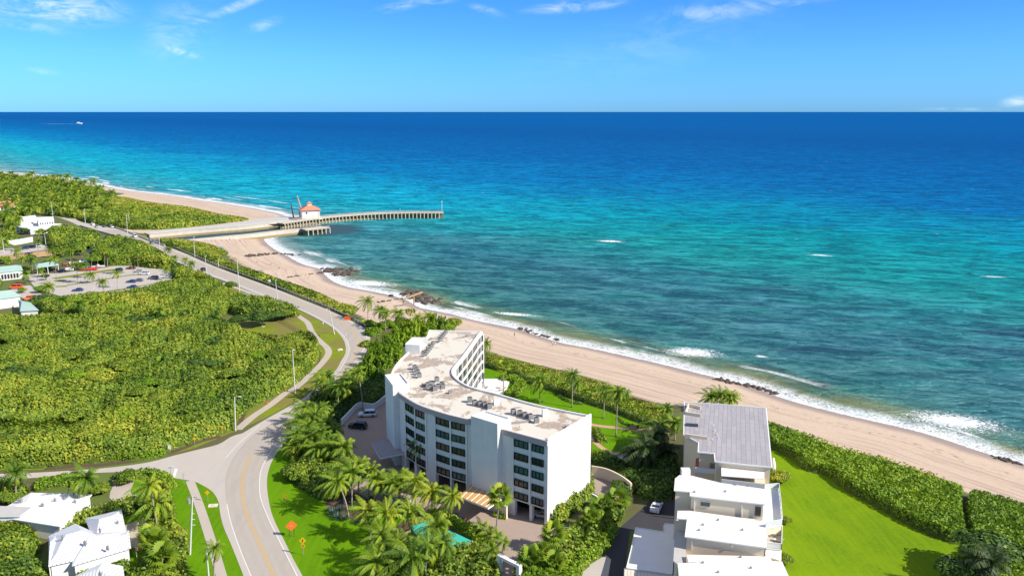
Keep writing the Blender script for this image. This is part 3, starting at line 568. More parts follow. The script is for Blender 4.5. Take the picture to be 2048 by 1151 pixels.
    me = np_mesh(name, V, Fc, [mat, M['under']], mi, {'tint': tint}); o = link(name, me, parent)
    if parent: return o
    return tag(o, label, cat if kind != 'structure' else None, kind=kind)
def frond(L, droop, az, el, nl, wl, rng, twist=0.0):
    pts = []; p = np.zeros(3); e = el; st = L/9
    for i in range(10):
        pts.append(p.copy()); p = p+st*np.array([math.cos(az)*math.cos(e), math.sin(az)*math.cos(e), math.sin(e)]); e -= droop*(.55+.9*i/9)
    pts = np.array(pts); sw = np.linspace(0, 1, 10)**1.6; pts[:,0] -= sw*L*.26; pts[:,1] += sw*L*.08; s = np.linspace(.08, .99, nl); k = s*9; i0 = np.clip(k.astype(int), 0, 8); f = (k-i0)[:,None]; c = pts[i0]*(1-f)+pts[i0+1]*f; d = pts[i0+1]-pts[i0]; d /= np.linalg.norm(d, axis=1, keepdims=True)
    side = np.array([-math.sin(az), math.cos(az), 0.0]); up = np.cross(d, side); V = []; 
    ll = wl*np.sin(np.clip(s*math.pi*.93+.16, 0, math.pi))**.6
    for sg in (-1, 1):
        dirn = side*sg*.86+d*.42+np.array([0,0,-.42-droop*1.2])+rng.normal(size=(nl,3))*.10; dirn /= np.linalg.norm(dirn, axis=1, keepdims=True)
        wv = d*(L/nl*.62); tip = c+dirn*ll[:,None]; mid = c+dirn*ll[:,None]*.5+np.array([0,0,.03])
        V.append(np.stack([c-wv*.7, c+wv*.7, tip+wv*.35, tip-wv*.35], 1))
    V = np.concatenate(V).reshape(-1,3)
    r = .035; mid = [pts[i] for i in range(10)]; R = []
    for i in range(9): R.append([pts[i]-side*r, pts[i]+side*r, pts[i+1]+side*r*.8, pts[i+1]-side*r*.8])
    return np.vstack([V, np.array(R).reshape(-1,3)])
def palm_crown(seed, n=22, L=3.4, wl=.75, dead=2, mat='palm_leaf', lowel=-.55, nl=22):
    rng = np.random.default_rng(seed); Vs = []; T = []; MI = []
    for i in range(n+dead):
        q = min(1, i/n); az = i*2.399+rng.uniform(-.25, .25); el = (1.25-q*(1.25-lowel)+rng.uniform(-.16, .16)) if i < n else -1.15; dr = .13+.09*q+rng.uniform(0, .07) if i < n else .05; ln = L*(.82+.3*math.sin(min(1, q*1.6)*math.pi*.6))*rng.uniform(.88, 1.08)
        V = frond(ln*(1 if i < n else .75), dr, az, el, nl, wl*(1 if i < n else .5), rng); Vs.append(V); MI += [0 if i < n else 1]*(len(V)//4); T.append(np.full(len(V), np.clip(rng.normal(.58, .17)+(.25 if q > .85 and rng.random() < .5 else 0), 0, 1)))
    V = np.vstack(Vs); T = np.concatenate(T); nut = []
    return np_mesh('palm_crown', V, np.arange(len(V)).reshape(-1,4), [M[mat], M['dead_leaf']], MI, attrs={'tint': T})
def fan_crown(seed, n=26, L=1.5, mat='palm_leaf'):
    rng = np.random.default_rng(seed); Vs = []; T = []
    for i in range(n):
        q = i/n; az = i*2.399; el = 1.2-q*1.9+rng.uniform(-.15, .15); d = np.array([math.cos(az)*math.cos(el), math.sin(az)*math.cos(el), math.sin(el)]); base = d*L*.75; side = np.array([-math.sin(az), math.cos(az), 0]); up = np.cross(side, d)
        tt = np.clip(rng.normal(.55, .18), 0, 1)
        for j in range(15):
            a = (j-7)/7*1.75; r = d*math.cos(a)+side*math.sin(a)-up*.0+np.array([0,0,-.28*abs(a)]); r /= np.linalg.norm(r); ln = L*(.95-.22*abs(a)); wv = np.cross(r, up); wv /= max(1e-6, np.linalg.norm(wv)); wv *= .12
            m_ = base+r*ln*.6; tip = base+r*ln+np.array([0,0,-.22*ln])
            Vs.append(np.array([base, m_+wv, tip, m_-wv])); T.append(np.full(4, tt))
        Vs.append(np.array([side*.03, base+side*.02, base-side*.02, -side*.03])); T.append(np.full(4, tt))
    V = np.vstack(Vs); return np_mesh('fan_crown', V, np.arange(len(V)).reshape(-1,4), [M[mat]], attrs={'tint': np.concatenate(T)})
def tree_crown(seed, n=2200, size=.085, mat='leaf', squash=.72, lobes=9, spread=.55, up=True):
    """leafy crown of radius about 1 made of leaf clumps on several lobes"""
    rng = np.random.default_rng(seed); LC = []; LR = []
    for i in range(lobes):
        a = i*2.399; r = spread*math.sqrt((i+.3)/lobes)*rng.uniform(.8, 1.15); LC.append([r*math.cos(a), r*math.sin(a), rng.uniform(.15, .55)*squash*(1.25-r)]); LR.append(rng.uniform(.32, .5))
    LC = np.array(LC); LR = np.array(LR); k = rng.integers(0, lobes, n); D = rng.normal(size=(n,3)); D[:,2] = np.abs(D[:,2])*.9-.25; D /= np.linalg.norm(D, axis=1, keepdims=True)
    rr = LR[k]*(1-.35*rng.random(n)**2.5)*(1+.12*np.sin(D[:,0]*9+k)*np.cos(D[:,1]*8)); C = LC[k]+D*rr[:,None]*np.array([1,1,squash])
    N = D*.75+rng.normal(size=(n,3))*.45+np.array([0,0,.35]); V, Fc = quads(C, N, size, rng=rng); tint = np.repeat(np.clip(rng.normal(.5, .2, n)+rng.normal(0, .12, lobes)[k], 0, 1), 4)
    # inner quads, the shade inside the crown painted as a dark colour
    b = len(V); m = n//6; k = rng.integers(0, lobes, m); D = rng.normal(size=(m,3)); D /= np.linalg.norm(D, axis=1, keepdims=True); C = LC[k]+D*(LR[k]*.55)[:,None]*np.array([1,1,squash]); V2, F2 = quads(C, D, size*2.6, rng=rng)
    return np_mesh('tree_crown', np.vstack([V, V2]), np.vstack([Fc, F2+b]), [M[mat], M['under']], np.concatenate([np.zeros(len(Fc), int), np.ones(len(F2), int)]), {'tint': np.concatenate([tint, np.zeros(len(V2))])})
def plume_crown(seed, n=2600, mat='leaf', size=.11):
    """upright feathery crown of many leaning plumes, height 1, radius ~.4"""
    rng = np.random.default_rng(seed); k = 26; az = rng.uniform(0, 6.28, k); lean = rng.uniform(.05, .42, k); hh = rng.uniform(.6, 1, k); j = rng.integers(0, k, n); s = rng.random(n)**.8; r = lean[j]*s**1.3
    C = np.column_stack([np.cos(az[j])*r, np.sin(az[j])*r, hh[j]*(.15+.85*s)])+rng.normal(size=(n,3))*(.075*(1.15-s))[:,None]; N = np.column_stack([np.cos(az[j]), np.sin(az[j]), np.full(n, .3)])+rng.normal(size=(n,3))*.6
    V, Fc = quads(C, N, size*.6, 2.1, rng); return np_mesh('plume_crown', V, Fc, [M[mat]], attrs={'tint': np.repeat(np.clip(rng.normal(.55, .22, n), 0, 1), 4)})
PC = [palm_crown(i+1, 24+i % 4*3, 3.5+.25*(i % 3), .62+.08*(i % 2), dead=i % 4, nl=28) for i in range(8)]
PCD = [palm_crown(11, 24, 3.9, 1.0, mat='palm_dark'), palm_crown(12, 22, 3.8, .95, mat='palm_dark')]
PCR = palm_crown(21, 15, 2.3, .6, lowel=-.3, nl=18)               # small arching crowns
PCF = [palm_crown(31+i, 18, 3.6, 1.0, nl=12) for i in range(3)]       # lighter mesh for far groves
FC = [fan_crown(41), fan_crown(42)]
TC = [tree_crown(51, 3000), tree_crown(52, 2600, .09, lobes=12, spread=.65), tree_crown(53, 2600, .09, squash=.9)]
TCB = [tree_crown(54, 2200, .10, 'leaf_bright'), tree_crown(55, 2000, .10, 'leaf_bright', lobes=7)]
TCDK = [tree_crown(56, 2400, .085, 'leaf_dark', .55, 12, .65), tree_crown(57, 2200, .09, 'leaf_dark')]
TCF = [tree_crown(61, 1000, .14), tree_crown(62, 1000, .14, 'leaf_dark'), tree_crown(63, 900, .15, 'leaf')]
PL = [plume_crown(71, mat='leaf_bright'), plume_crown(72, mat='leaf_bright'), plume_crown(73, mat='leaf_bright')]
def trunk_mesh(bx, h, r0=.22, r1=.13, bark='bark', curve=.5, base=1.5):
    """trunk from the origin to (bx, 0, h)"""
    pts = []; 
    for i in range(9):
        t = i/8; pts.append((bx*(t**(1+curve)), .25*math.sin(t*3.1)*curve, h*t))
    rad = [r0*base if i == 0 else r0+(r1-r0)*i/8 for i in range(9)]
    return MB().tube(pts, rad, 7).mesh('trunk', M[bark], True)
def palm_at(base, crown, label, group=None, kind='coco', scale=1.0, gz=0.0, seed=0, name='palm_tree', cat='palm tree', lowpoly=False):
    bx, by = G(base[0], base[1], gz); cx, cz = GY(crown[0], crown[1], by); h = max(1.2, cz-gz); lx = max(-h*.5, min(h*.5, cx-bx))
    t = thing(name, label, cat, (bx, by, gz-.05), 0, group); r = .17 if kind != 'thin' else .11
    link('trunk', trunk_mesh(lx, h, r if h > 3 else .12, r*.62, curve=.6), t)
    me = {'coco': PC[seed*5 % 8], 'thin': PC[seed*5 % 8], 'dark': PCD[seed % 2], 'fan': FC[seed % 2], 'small': PCR, 'far': PCF[seed % 3]}[kind]
    c = link('crown', me, t, (lx, 0, h), random.uniform(-.7, .7)); s = scale*random.uniform(.92, 1.18); c.scale = (s, s, s*random.uniform(.92, 1.08)); return t
def tree_at(base, rad, hgt, label, group=None, me=None, name='tree', cat='tree', gz=0.0, trunk=True, zs=1.0, xy=None, low=.35, bark='bark_dark'):
    bx, by = xy if xy else G(base[0], base[1], gz); t = thing(name, label, cat, (bx, by, gz-.03), 0, group)
    ch = rad*.95*zs; z0 = max(0, hgt-ch)
    if trunk:
        b = MB(); b.tube([(0,0,0), (.1*rad,.05*rad,(z0+.2*ch)*.6), (0,0,z0+.35*ch)], [.055*rad+.05, .045*rad+.03, .03*rad+.02], 6)
        for k in range(4):
            a = k*1.6+random.random(); b.tube([(0,0,(z0+.1*ch)*.6), (math.cos(a)*rad*.3, math.sin(a)*rad*.3, z0+.12*ch), (math.cos(a)*rad*.55, math.sin(a)*rad*.55, z0+.35*ch)], [.035*rad+.02, .025*rad+.01, .012*rad], 5)
        b.build('trunk', M[bark], t, smooth=True)
    c = link('crown', me or TC[0], t, (0,0,z0), random.uniform(0, 6.28)); c.scale = (rad, rad, rad*zs); return t
# ------------------------------------------------------------------ vegetation masses
def JW(pts, z=0.0, n=1, jit=.0):
    P = W(pts, z); P = smooth(P, 3, True) if n else P
    return [(x+random.uniform(-jit, jit), y+random.uniform(-jit, jit)) for x, y in P]
thk = W([(-110,660),(0,636),(60,642),(95,640),(75,612),(100,604),(150,597),(215,592),(282,583),(350,568),(390,556)], 2.5)+W([(420,568),(445,580),(472,600),(500,608),(478,612),(450,622),(420,640),(440,652),(480,668),(500,682),(560,690),(600,680),(622,680)], 1.0)+W([(634,694),(640,706),(633,725),(617,745),(590,768),(555,788),(520,806),(495,820),(474,840),(468,858),(440,868),(400,880),(330,905),(250,920),(160,928),(90,934),(0,940),(-130,950)], 0)
leafmass('thicket', thk, 5.6, M['leaf'], 'dense sea grape thicket covering the park west of the curving road', size=.47, dens=18, edge=1.8, cell=8.5, relief=.5, seed=3, cat='thicket')
leafmass('thicket', JW([(395,548),(430,566),(470,598),(520,602),(560,610),(594,624),(590,632),(560,628),(510,632),(470,628),(430,600),(400,575)], .5), 3.6, M['leaf'], 'narrow strip of sea grape between the park and the road sidewalk', size=.55, dens=9, cell=4, seed=4)
rt = random.Random(9); tp_ = np.array(thk); cnt = 0; lo_ = tp_.min(0); hi_ = tp_.max(0)
while cnt < 75:
    x_ = rt.uniform(lo_[0], hi_[0]); y_ = rt.uniform(lo_[1], hi_[1]); q_ = np.array([[x_, y_]])
    if not pip(q_, thk)[0] or dist_poly(q_, thk, True)[0][0] < 5: continue
    r_ = rt.uniform(2.6, 5.6); me_ = [TC[0], TC[1], TC[2], TCB[0], TC[0], TC[1], TCB[1], TC[2]][rt.randrange(8)]
    tree_at(None, r_, rt.uniform(5.2, 6.6), 'domed crown rising out of the roadside thicket', 'domed crowns rising out of the thicket', me_, zs=rt.uniform(.55, .8), xy=(x_, y_)); cnt += 1
# dune vegetation on both sides of the inlet
leafmass('dune_plants', JW([(972,722),(1030,741),(1062,756),(1115,776),(1165,794),(1228,814),(1280,834),(1318,846),(1335,832),(1322,812),(1255,792),(1212,768),(1150,750),(1062,728),(1000,712),(975,707)], 0), .55, M['leaf_dune'], 'low green and straw dune plants between the condo lawn hedge and the sand', size=.32, dens=16, edge=2.5, cell=3, relief=.6, seed=5, cat='dune plants')
leafmass('dune_plants', JW([(978,718),(1030,737),(1062,751),(1115,771),(1165,788),(1228,808),(1290,834),(1310,826),(1240,798),(1200,778),(1140,762),(1080,745),(1020,728)], 0), .8, M['leaf_bright'], 'bright green creeping sea grape nearest the clipped lawn hedge', size=.32, dens=16, edge=1.5, cell=3, relief=.6, seed=6, cat='dune plants', gap=.32)
leafmass('dune_plants', JW([(325,482),(345,478),(390,483),(432,493),(455,505),(440,515),(480,533),(520,545),(552,557),(600,573),(640,587),(678,606),(708,612),(712,622),(690,632),(655,614),(600,592),(550,570),(500,552),(430,524),(380,505),(345,493)], 0), .8, M['leaf_dune'], 'strip of dune plants between the road barrier and the small beach', size=.62, dens=7, edge=2, cell=4, relief=.6, seed=7, cat='dune plants')
leafmass('dune_plants', JW([(318,486),(345,484),(400,505),(440,522),(412,520),(375,504)], 0), 2.4, M['leaf'], 'taller sea grape against the road barrier by the bridge', size=.62, dens=7, edge=2, cell=4, relief=.5, seed=71, cat='shrubs')
leafmass('dune_plants', JW([(455,538),(480,538),(520,548),(560,563),(600,576),(640,592),(625,596),(560,577),(500,556)], 0), 2.0, M['leaf'], 'taller sea grape along the middle of the road barrier', size=.6, dens=7, edge=1.6, cell=3.5, relief=.6, seed=8, cat='shrubs', gap=.3)
leafmass('dune_plants', JW([(200,405),(240,394),(300,405),(375,414),(437,428),(497,438),(470,444),(400,450),(330,456),(270,452),(230,440),(205,425)], 0), .9, M['leaf_dune'], 'yellow green dune plants behind the far beach beyond the inlet', size=.9, dens=3.5, edge=4, cell=7, relief=.5, seed=9, cat='dune plants')
leafmass('thicket', JW([(150,425),(190,412),(240,418),(300,420),(350,430),(400,436),(460,441),(400,449),(320,456),(250,455),(190,446),(160,438)], 1.0), 4.2, M['leaf'], 'dark sea grape thicket behind the far jetty wall', size=.95, dens=3.6, edge=3, cell=8, relief=.5, seed=10, gap=.22)
leafmass('thicket', W([(-300,346),(-60,352),(40,358),(120,366),(185,378),(232,392),(205,420),(150,432),(120,428),(100,418),(60,425),(0,435),(-300,470)], 2), 5.5, M['leaf'], 'broad tree canopy on the far headland around the houses', size=1.4, dens=1.5, edge=5, cell=12, relief=.5, seed=11, cat='wood')
leafmass('thicket', W([(100,462),(130,458),(175,466),(200,470),(190,480),(150,492),(110,492),(90,480)], 2), 6.5, M['leaf'], 'trees on the bank between the white house and the bridge', size=.9, dens=4, edge=4, cell=8, relief=.5, seed=12, cat='wood')
leafmass('thicket', W([(215,484),(245,484),(290,497),(325,515),(345,528),(330,534),(300,532),(262,527),(215,528),(195,520),(190,500)], 1), 7.0, M['leaf'], 'rounded sea grape grove between the parking lot and the bridge approach', size=.8, dens=5, edge=4, cell=8, relief=.45, seed=13, cat='wood')
leafmass('thicket', W([(340,530),(365,538),(392,552),(385,560),(352,558),(342,548)], .5), 4.5, M['leaf'], 'sea grape clump at the east end of the parking lot', size=.7, dens=6, edge=3, cell=5, relief=.5, seed=14, cat='shrubs')
leafmass('thicket', W([(-110,560),(-30,545),(0,548),(0,570),(-110,590)], 1), 4, M['leaf'], 'tree mass at the left edge beside the green roofed building', size=.8, dens=4, edge=3, cell=6, seed=15, cat='wood')
leafmass('thicket', W([(-110,480),(-20,470),(20,470),(40,480),(20,488),(-20,500),(-110,505)], 1), 5, M['leaf'], 'trees in front of the white walled garden by the canal', size=1.0, dens=3, edge=3, cell=8, seed=16, cat='wood')
# hedges and shrub masses around the condo
leafmass('hedge', JW([(640,880),(612,892),(588,912),(582,935),(590,962),(615,985),(650,1000),(690,985),(700,960),(676,930),(668,900)], 0), 2.6, M['leaf'], 'broad glossy shrub bank between the curving lawn and the courtyard palms', size=.42, dens=14, edge=1.5, cell=3, relief=.5, seed=20, cat='shrubs')
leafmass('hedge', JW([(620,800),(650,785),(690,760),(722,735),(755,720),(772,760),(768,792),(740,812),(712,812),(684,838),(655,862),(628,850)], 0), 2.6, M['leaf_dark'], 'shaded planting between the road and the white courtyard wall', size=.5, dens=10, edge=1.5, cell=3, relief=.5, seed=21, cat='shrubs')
leafmass('hedge', JW([(858,1028),(895,1036),(925,1050),(955,1066),(985,1092),(1000,1120),(990,1130),(970,1105),(940,1080),(905,1055),(860,1040)], 0), 1.9, M['leaf_bright'], 'clipped bright hedge between the teal court cover and the driveway', size=.33, dens=22, edge=.7, cell=2, relief=.3, seed=22, cat='hedge')
leafmass('hedge', JW([(745,1170),(770,1120),(800,1090),(850,1100),(880,1105),(930,1100),(958,1098),(995,1112),(1000,1135),(985,1190),(860,1240),(740,1240)], 0), 2.4, M['leaf'], 'dense tropical shrubs below the teal court cover', size=.42, dens=14, edge=1.3, cell=3, relief=.6, seed=23, cat='shrubs')
leafmass('hedge', JW([(1098,1045),(1118,1052),(1140,1030),(1165,1012),(1185,985),(1184,972),(1150,995),(1120,1018),(1100,1035)], 0), 3.6, M['leaf'], 'tall sea grape hedge against the blank white end wall', size=.42, dens=18, edge=1.2, cell=2.2, relief=.4, seed=24, cat='hedge')
leafmass('hedge', JW([(1130,1075),(1165,1055),(1195,1038),(1215,1030),(1228,1042),(1218,1062),(1195,1090),(1160,1120),(1125,1140),(1105,1120)], 0), 3.0, M['leaf'], 'glossy shrub mass between the turning circle and the side drive', size=.45, dens=13, edge=1.4, cell=3, relief=.5, seed=25, cat='shrubs')
leafmass('hedge', JW([(1040,1190),(1060,1150),(1110,1135),(1150,1125),(1195,1092),(1220,1062),(1232,1070),(1205,1110),(1165,1140),(1135,1190)], 0), 2.6, M['leaf_bright'], 'bright green feathery hedge sloping down beside the side drive', size=.36, dens=18, edge=1.1, cell=2, relief=.25, seed=26, cat='hedge')
leafmass('hedge', JW([(1225,1045),(1235,1010),(1262,990),(1275,965),(1262,945),(1240,930),(1215,918),(1185,914),(1183,926),(1215,936),(1250,955),(1268,972),(1258,1000),(1246,1030),(1235,1052)], 0), 2.2, M['leaf_dark'], 'dark hedge along the top of the curved ramp wall', size=.42, dens=13, edge=1.0, cell=2.5, relief=.3, seed=27, cat='hedge')
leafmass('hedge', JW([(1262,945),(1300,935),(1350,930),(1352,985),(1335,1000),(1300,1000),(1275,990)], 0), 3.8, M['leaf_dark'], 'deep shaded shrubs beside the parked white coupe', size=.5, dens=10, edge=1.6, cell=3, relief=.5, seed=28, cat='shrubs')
hl = smooth(W([(969,732),(1025,748),(1055,763),(1112,783),(1162,801),(1225,821),(1275,841),(1308,851)]), 4); L_, R_ = ribbon_poly(hl, 1.5)
leafmass('hedge', [(p.x, p.y) for p in L_]+[(p.x, p.y) for p in R_[::-1]], 1.5, M['leaf_dark'], 'clipped dark hedge dividing the condo lawn from the dune', size=.3, dens=26, edge=.5, cell=2, relief=.1, seed=29, cat='hedge')  # dark leaf colour carries the shade of the hedge's shadow side
for pts, wd, hh, mt, lb, sd in [([(1000,758),(1022,757),(1040,768),(1030,785),(1012,792)], 3.5, 1.3, 'leaf_bright', 'round trimmed hedge at the corner of the pool deck', 30),
        ([(1110,787),(1125,797),(1145,806),(1165,808)], .8, .6, 'leaf_dark', 'low curved hedge edging the lawn bed near the tall palm', 31), ([(1236,836),(1245,846),(1265,852),(1300,856)], .8, .6, 'leaf_dark', 'low curved hedge beside the garden bench', 32),
        ([(1186,862),(1196,872),(1204,885)], 2.4, 1.5, 'leaf', 'shrubs beside the end wall by the pink garden path', 33), ([(1183,908),(1200,906),(1218,908)], 1.6, .9, 'leaf_bright', 'low pale shrubs below the bend of the pink path', 34),
        ([(986,1030),(1000,1034),(1012,1037)], 1.1, .8, 'leaf_bright', 'small clipped hedge under the entrance screen wall', 35),
        ([(226,957),(250,951),(272,950)], 1.6, 1.3, 'leaf_dark', 'square clipped hedge along the side street by the driveway', 36), ([(70,975),(110,968),(150,962),(165,968)], 4.5, 1.6, 'leaf_bright', 'long green hedge along the side street behind the front house', 37),
        ([(275,948),(305,952),(330,962),(340,978)], 3.0, 1.6, 'leaf_bright', 'rounded shrubs in the corner garden by the stop sign', 38)]:
    L_, R_ = ribbon_poly(smooth(W(pts), 4), wd); leafmass('hedge', [(p.x, p.y) for p in L_]+[(p.x, p.y) for p in R_[::-1]], hh, M[mt], lb, size=.34, dens=20, edge=min(.6, wd*.4), cell=2, relief=.25, seed=sd, cat='hedge')
for i, (x, y, rx) in enumerate([(227,914,1.9),(268,912,4.2),(302,908,1.6),(320,905,1.4)]):
    bx, by = G(x, y+6); r = [(bx+math.cos(a)*rx, by+math.sin(a)*(.9 if rx > 1.5 else 1.0)+math.cos(a)*rx*.18) for a in np.linspace(0, 6.1, 14)]
    leafmass('shrub', r, 1.5, M['leaf_bright'], ['clipped shrub nearest the thicket shade on the side street verge', 'long clipped box hedge on the side street verge', 'square clipped shrub beside the long box hedge', 'small rounded shrub beside the white notice sign'][i], size=.3, dens=26, edge=.45, cell=2, relief=.1, seed=40+i, kind=None, cat='shrub', under=True)
# the two sea grape hedges on the right
hedA = W([(1539,892),(1587,917),(1613,940),(1655,950),(1693,979),(1758,1014),(1822,1050),(1871,1072),(1918,1088),(1928,1070),(1922,1030),(1922,995)])+W([(1919,983),(1838,957),(1790,937),(1726,921),(1661,901),(1597,876),(1530,850)], .5)
leafmass('hedge', smooth(hedA, 2, True), 2.5, M['leaf_bright'], 'long broad sea grape hedge between the big lawn and the beach', size=.33, dens=24, edge=.5, cell=2.6, relief=.12, seed=50, cat='hedge')
hedB = W([(1936,1000),(1934,1040),(1945,1080),(1950,1100),(1915,1125),(1885,1160),(1870,1230),(2300,1230),(2260,1090),(2150,1055),(2048,1024),(2012,1012),(1960,996)])
leafmass('hedge', smooth(hedB, 2, True), 2.3, M['leaf_bright'], 'sea grape hedge right of the narrow beach access path', size=.33, dens=24, edge=.5, cell=2.6, relief=.12, seed=51, cat='hedge')
leafmass('dune_plants', JW([(1580,868),(1661,897),(1726,917),(1790,933),(1860,960),(1919,980),(1925,975),(1870,950),(1790,922),(1726,906),(1661,886),(1600,864)], 0), .8, M['leaf_dune'], 'straggling brown dune plants along the sand side of the long hedge', size=.4, dens=7, edge=1, cell=2, relief=.6, seed=52, cat='dune plants', gap=.45, under=False)
ribbon('access_path', smooth(W([(1929,1088),(1932,1060),(1927,1025),(1929,990)]), 4), 1.3, .03, M['soil'])
# lower left gardens
leafmass('thicket', W([(-120,975),(0,972),(40,975),(60,990),(30,1000),(0,1010),(-120,1040)], 0), 3, M['leaf'], 'green garden shrubs left of the flat white roof', size=.42, dens=10, edge=1.4, cell=3, seed=53, cat='shrubs')
leafmass('thicket', JW([(305,985),(330,975),(345,1005),(352,1050),(372,1080),(372,1110),(365,1190),(300,1200),(262,1190),(268,1150),(300,1110),(295,1060),(300,1020)], 0), 2.6, M['leaf'], 'garden shrubs along the verge beside the utility pole', size=.42, dens=12, edge=1.2, cell=2.6, relief=.5, seed=54, cat='shrubs')
leafmass('thicket', JW([(115,1085),(130,1055),(180,1030),(240,1015),(262,1005),(268,1020),(245,1035),(180,1060),(140,1085)], 0), 2.6, M['leaf'], 'row of shrubs between the two white roofed houses', size=.42, dens=13, edge=1.1, cell=2.6, relief=.4, seed=55, cat='shrubs')
leafmass('shrub', JW([(-40,1125),(-30,1075),(20,1055),(60,1062),(80,1090),(70,1120),(30,1140)], 0), 3.4, M['leaf'], 'big domed shrub in front of the flat white roof at left', size=.40, dens=16, edge=3, cell=8, relief=.15, seed=56, kind=None, cat='shrub')
leafmass('shrub', JW([(-60,1260),(-50,1160),(0,1125),(60,1125),(95,1150),(105,1200),(60,1260)], 0), 3.8, M['leaf'], 'large yellow tinged shrub in the bottom left corner', size=.40, dens=16, edge=3, cell=8, relief=.15, seed=57, kind=None, cat='shrub')
leafmass('thicket', JW([(150,1165),(200,1140),(235,1128),(262,1135),(268,1155),(230,1160),(180,1175)], 0), 2.0, M['leaf'], 'shrubs between the shuttered house and the roof below it', size=.40, dens=14, edge=1.1, cell=2.6, seed=58, cat='shrubs')
# upright feathery screen beside the condo (each plant its own thing)
k = 0
for (x, y, hh) in [(745,735,6),(762,722,6.5),(780,712,7),(798,702,7),(815,692,7),(832,684,7.5),(848,676,7),(866,671,7),(884,668,6.5),(752,712,5.5),(772,700,6),(792,690,6),(812,680,6.5),(832,672,6),(735,752,6),(722,768,6),(745,765,5.5),(762,748,7),(778,735,7),(795,725,7)]:
    bx, by = G(x, y); t = thing('screen_tree', 'upright feathery green tree in the dense screen along the condo wall', 'tree', (bx, by, 0), 0, 'feathery screen trees beside the condo')
    MB().tube([(0,0,0),(.1,0,hh*.5)], [.12,.07], 6).build('trunk', M['bark_dark'], t)
    c = link('crown', PL[k % 3], t, (0,0,0), random.uniform(0, 6)); c.scale = (hh*.85, hh*.85, hh*random.uniform(.95, 1.2)); k += 1
# sprawling shrubs east of the road near the dune palms
for i, (x, y, r, hh, lb) in enumerate([(745,668,4,2.6,'yellowish shrub at the bend of the road under the dune palms'),(735,690,3,2.2,'brownish shrub hugging the outside of the road bend'),(775,655,4.5,2.8,'spreading light green shrub around the tall dune palm'),(805,652,4,2.6,'spreading shrub beside the slim leaning dune palm'),(742,650,3,2.2,'shrub beside the fluorescent road sign'),(850,662,4,3,'round shrub just beyond the feathery screen'),(890,660,4.5,3.4,'rounded grey green tree at the sand edge beyond the condo'),(905,652,4,3.0,'low rounded sea grape nearest the open beach')]):
    tree_at((x, y), r, hh, lb, me=[TCB[0], TC[1], TCB[1], TC[2]][i % 4], name='shrub', cat='shrub', trunk=True)
tree_at((820,632), 3.0, 4.6, 'sparse flat topped tree standing on the sand below the fallen beam', me=tree_crown(81, 420, .12, 'leaf_dune', .45, 7, .7), name='tree', cat='tree')
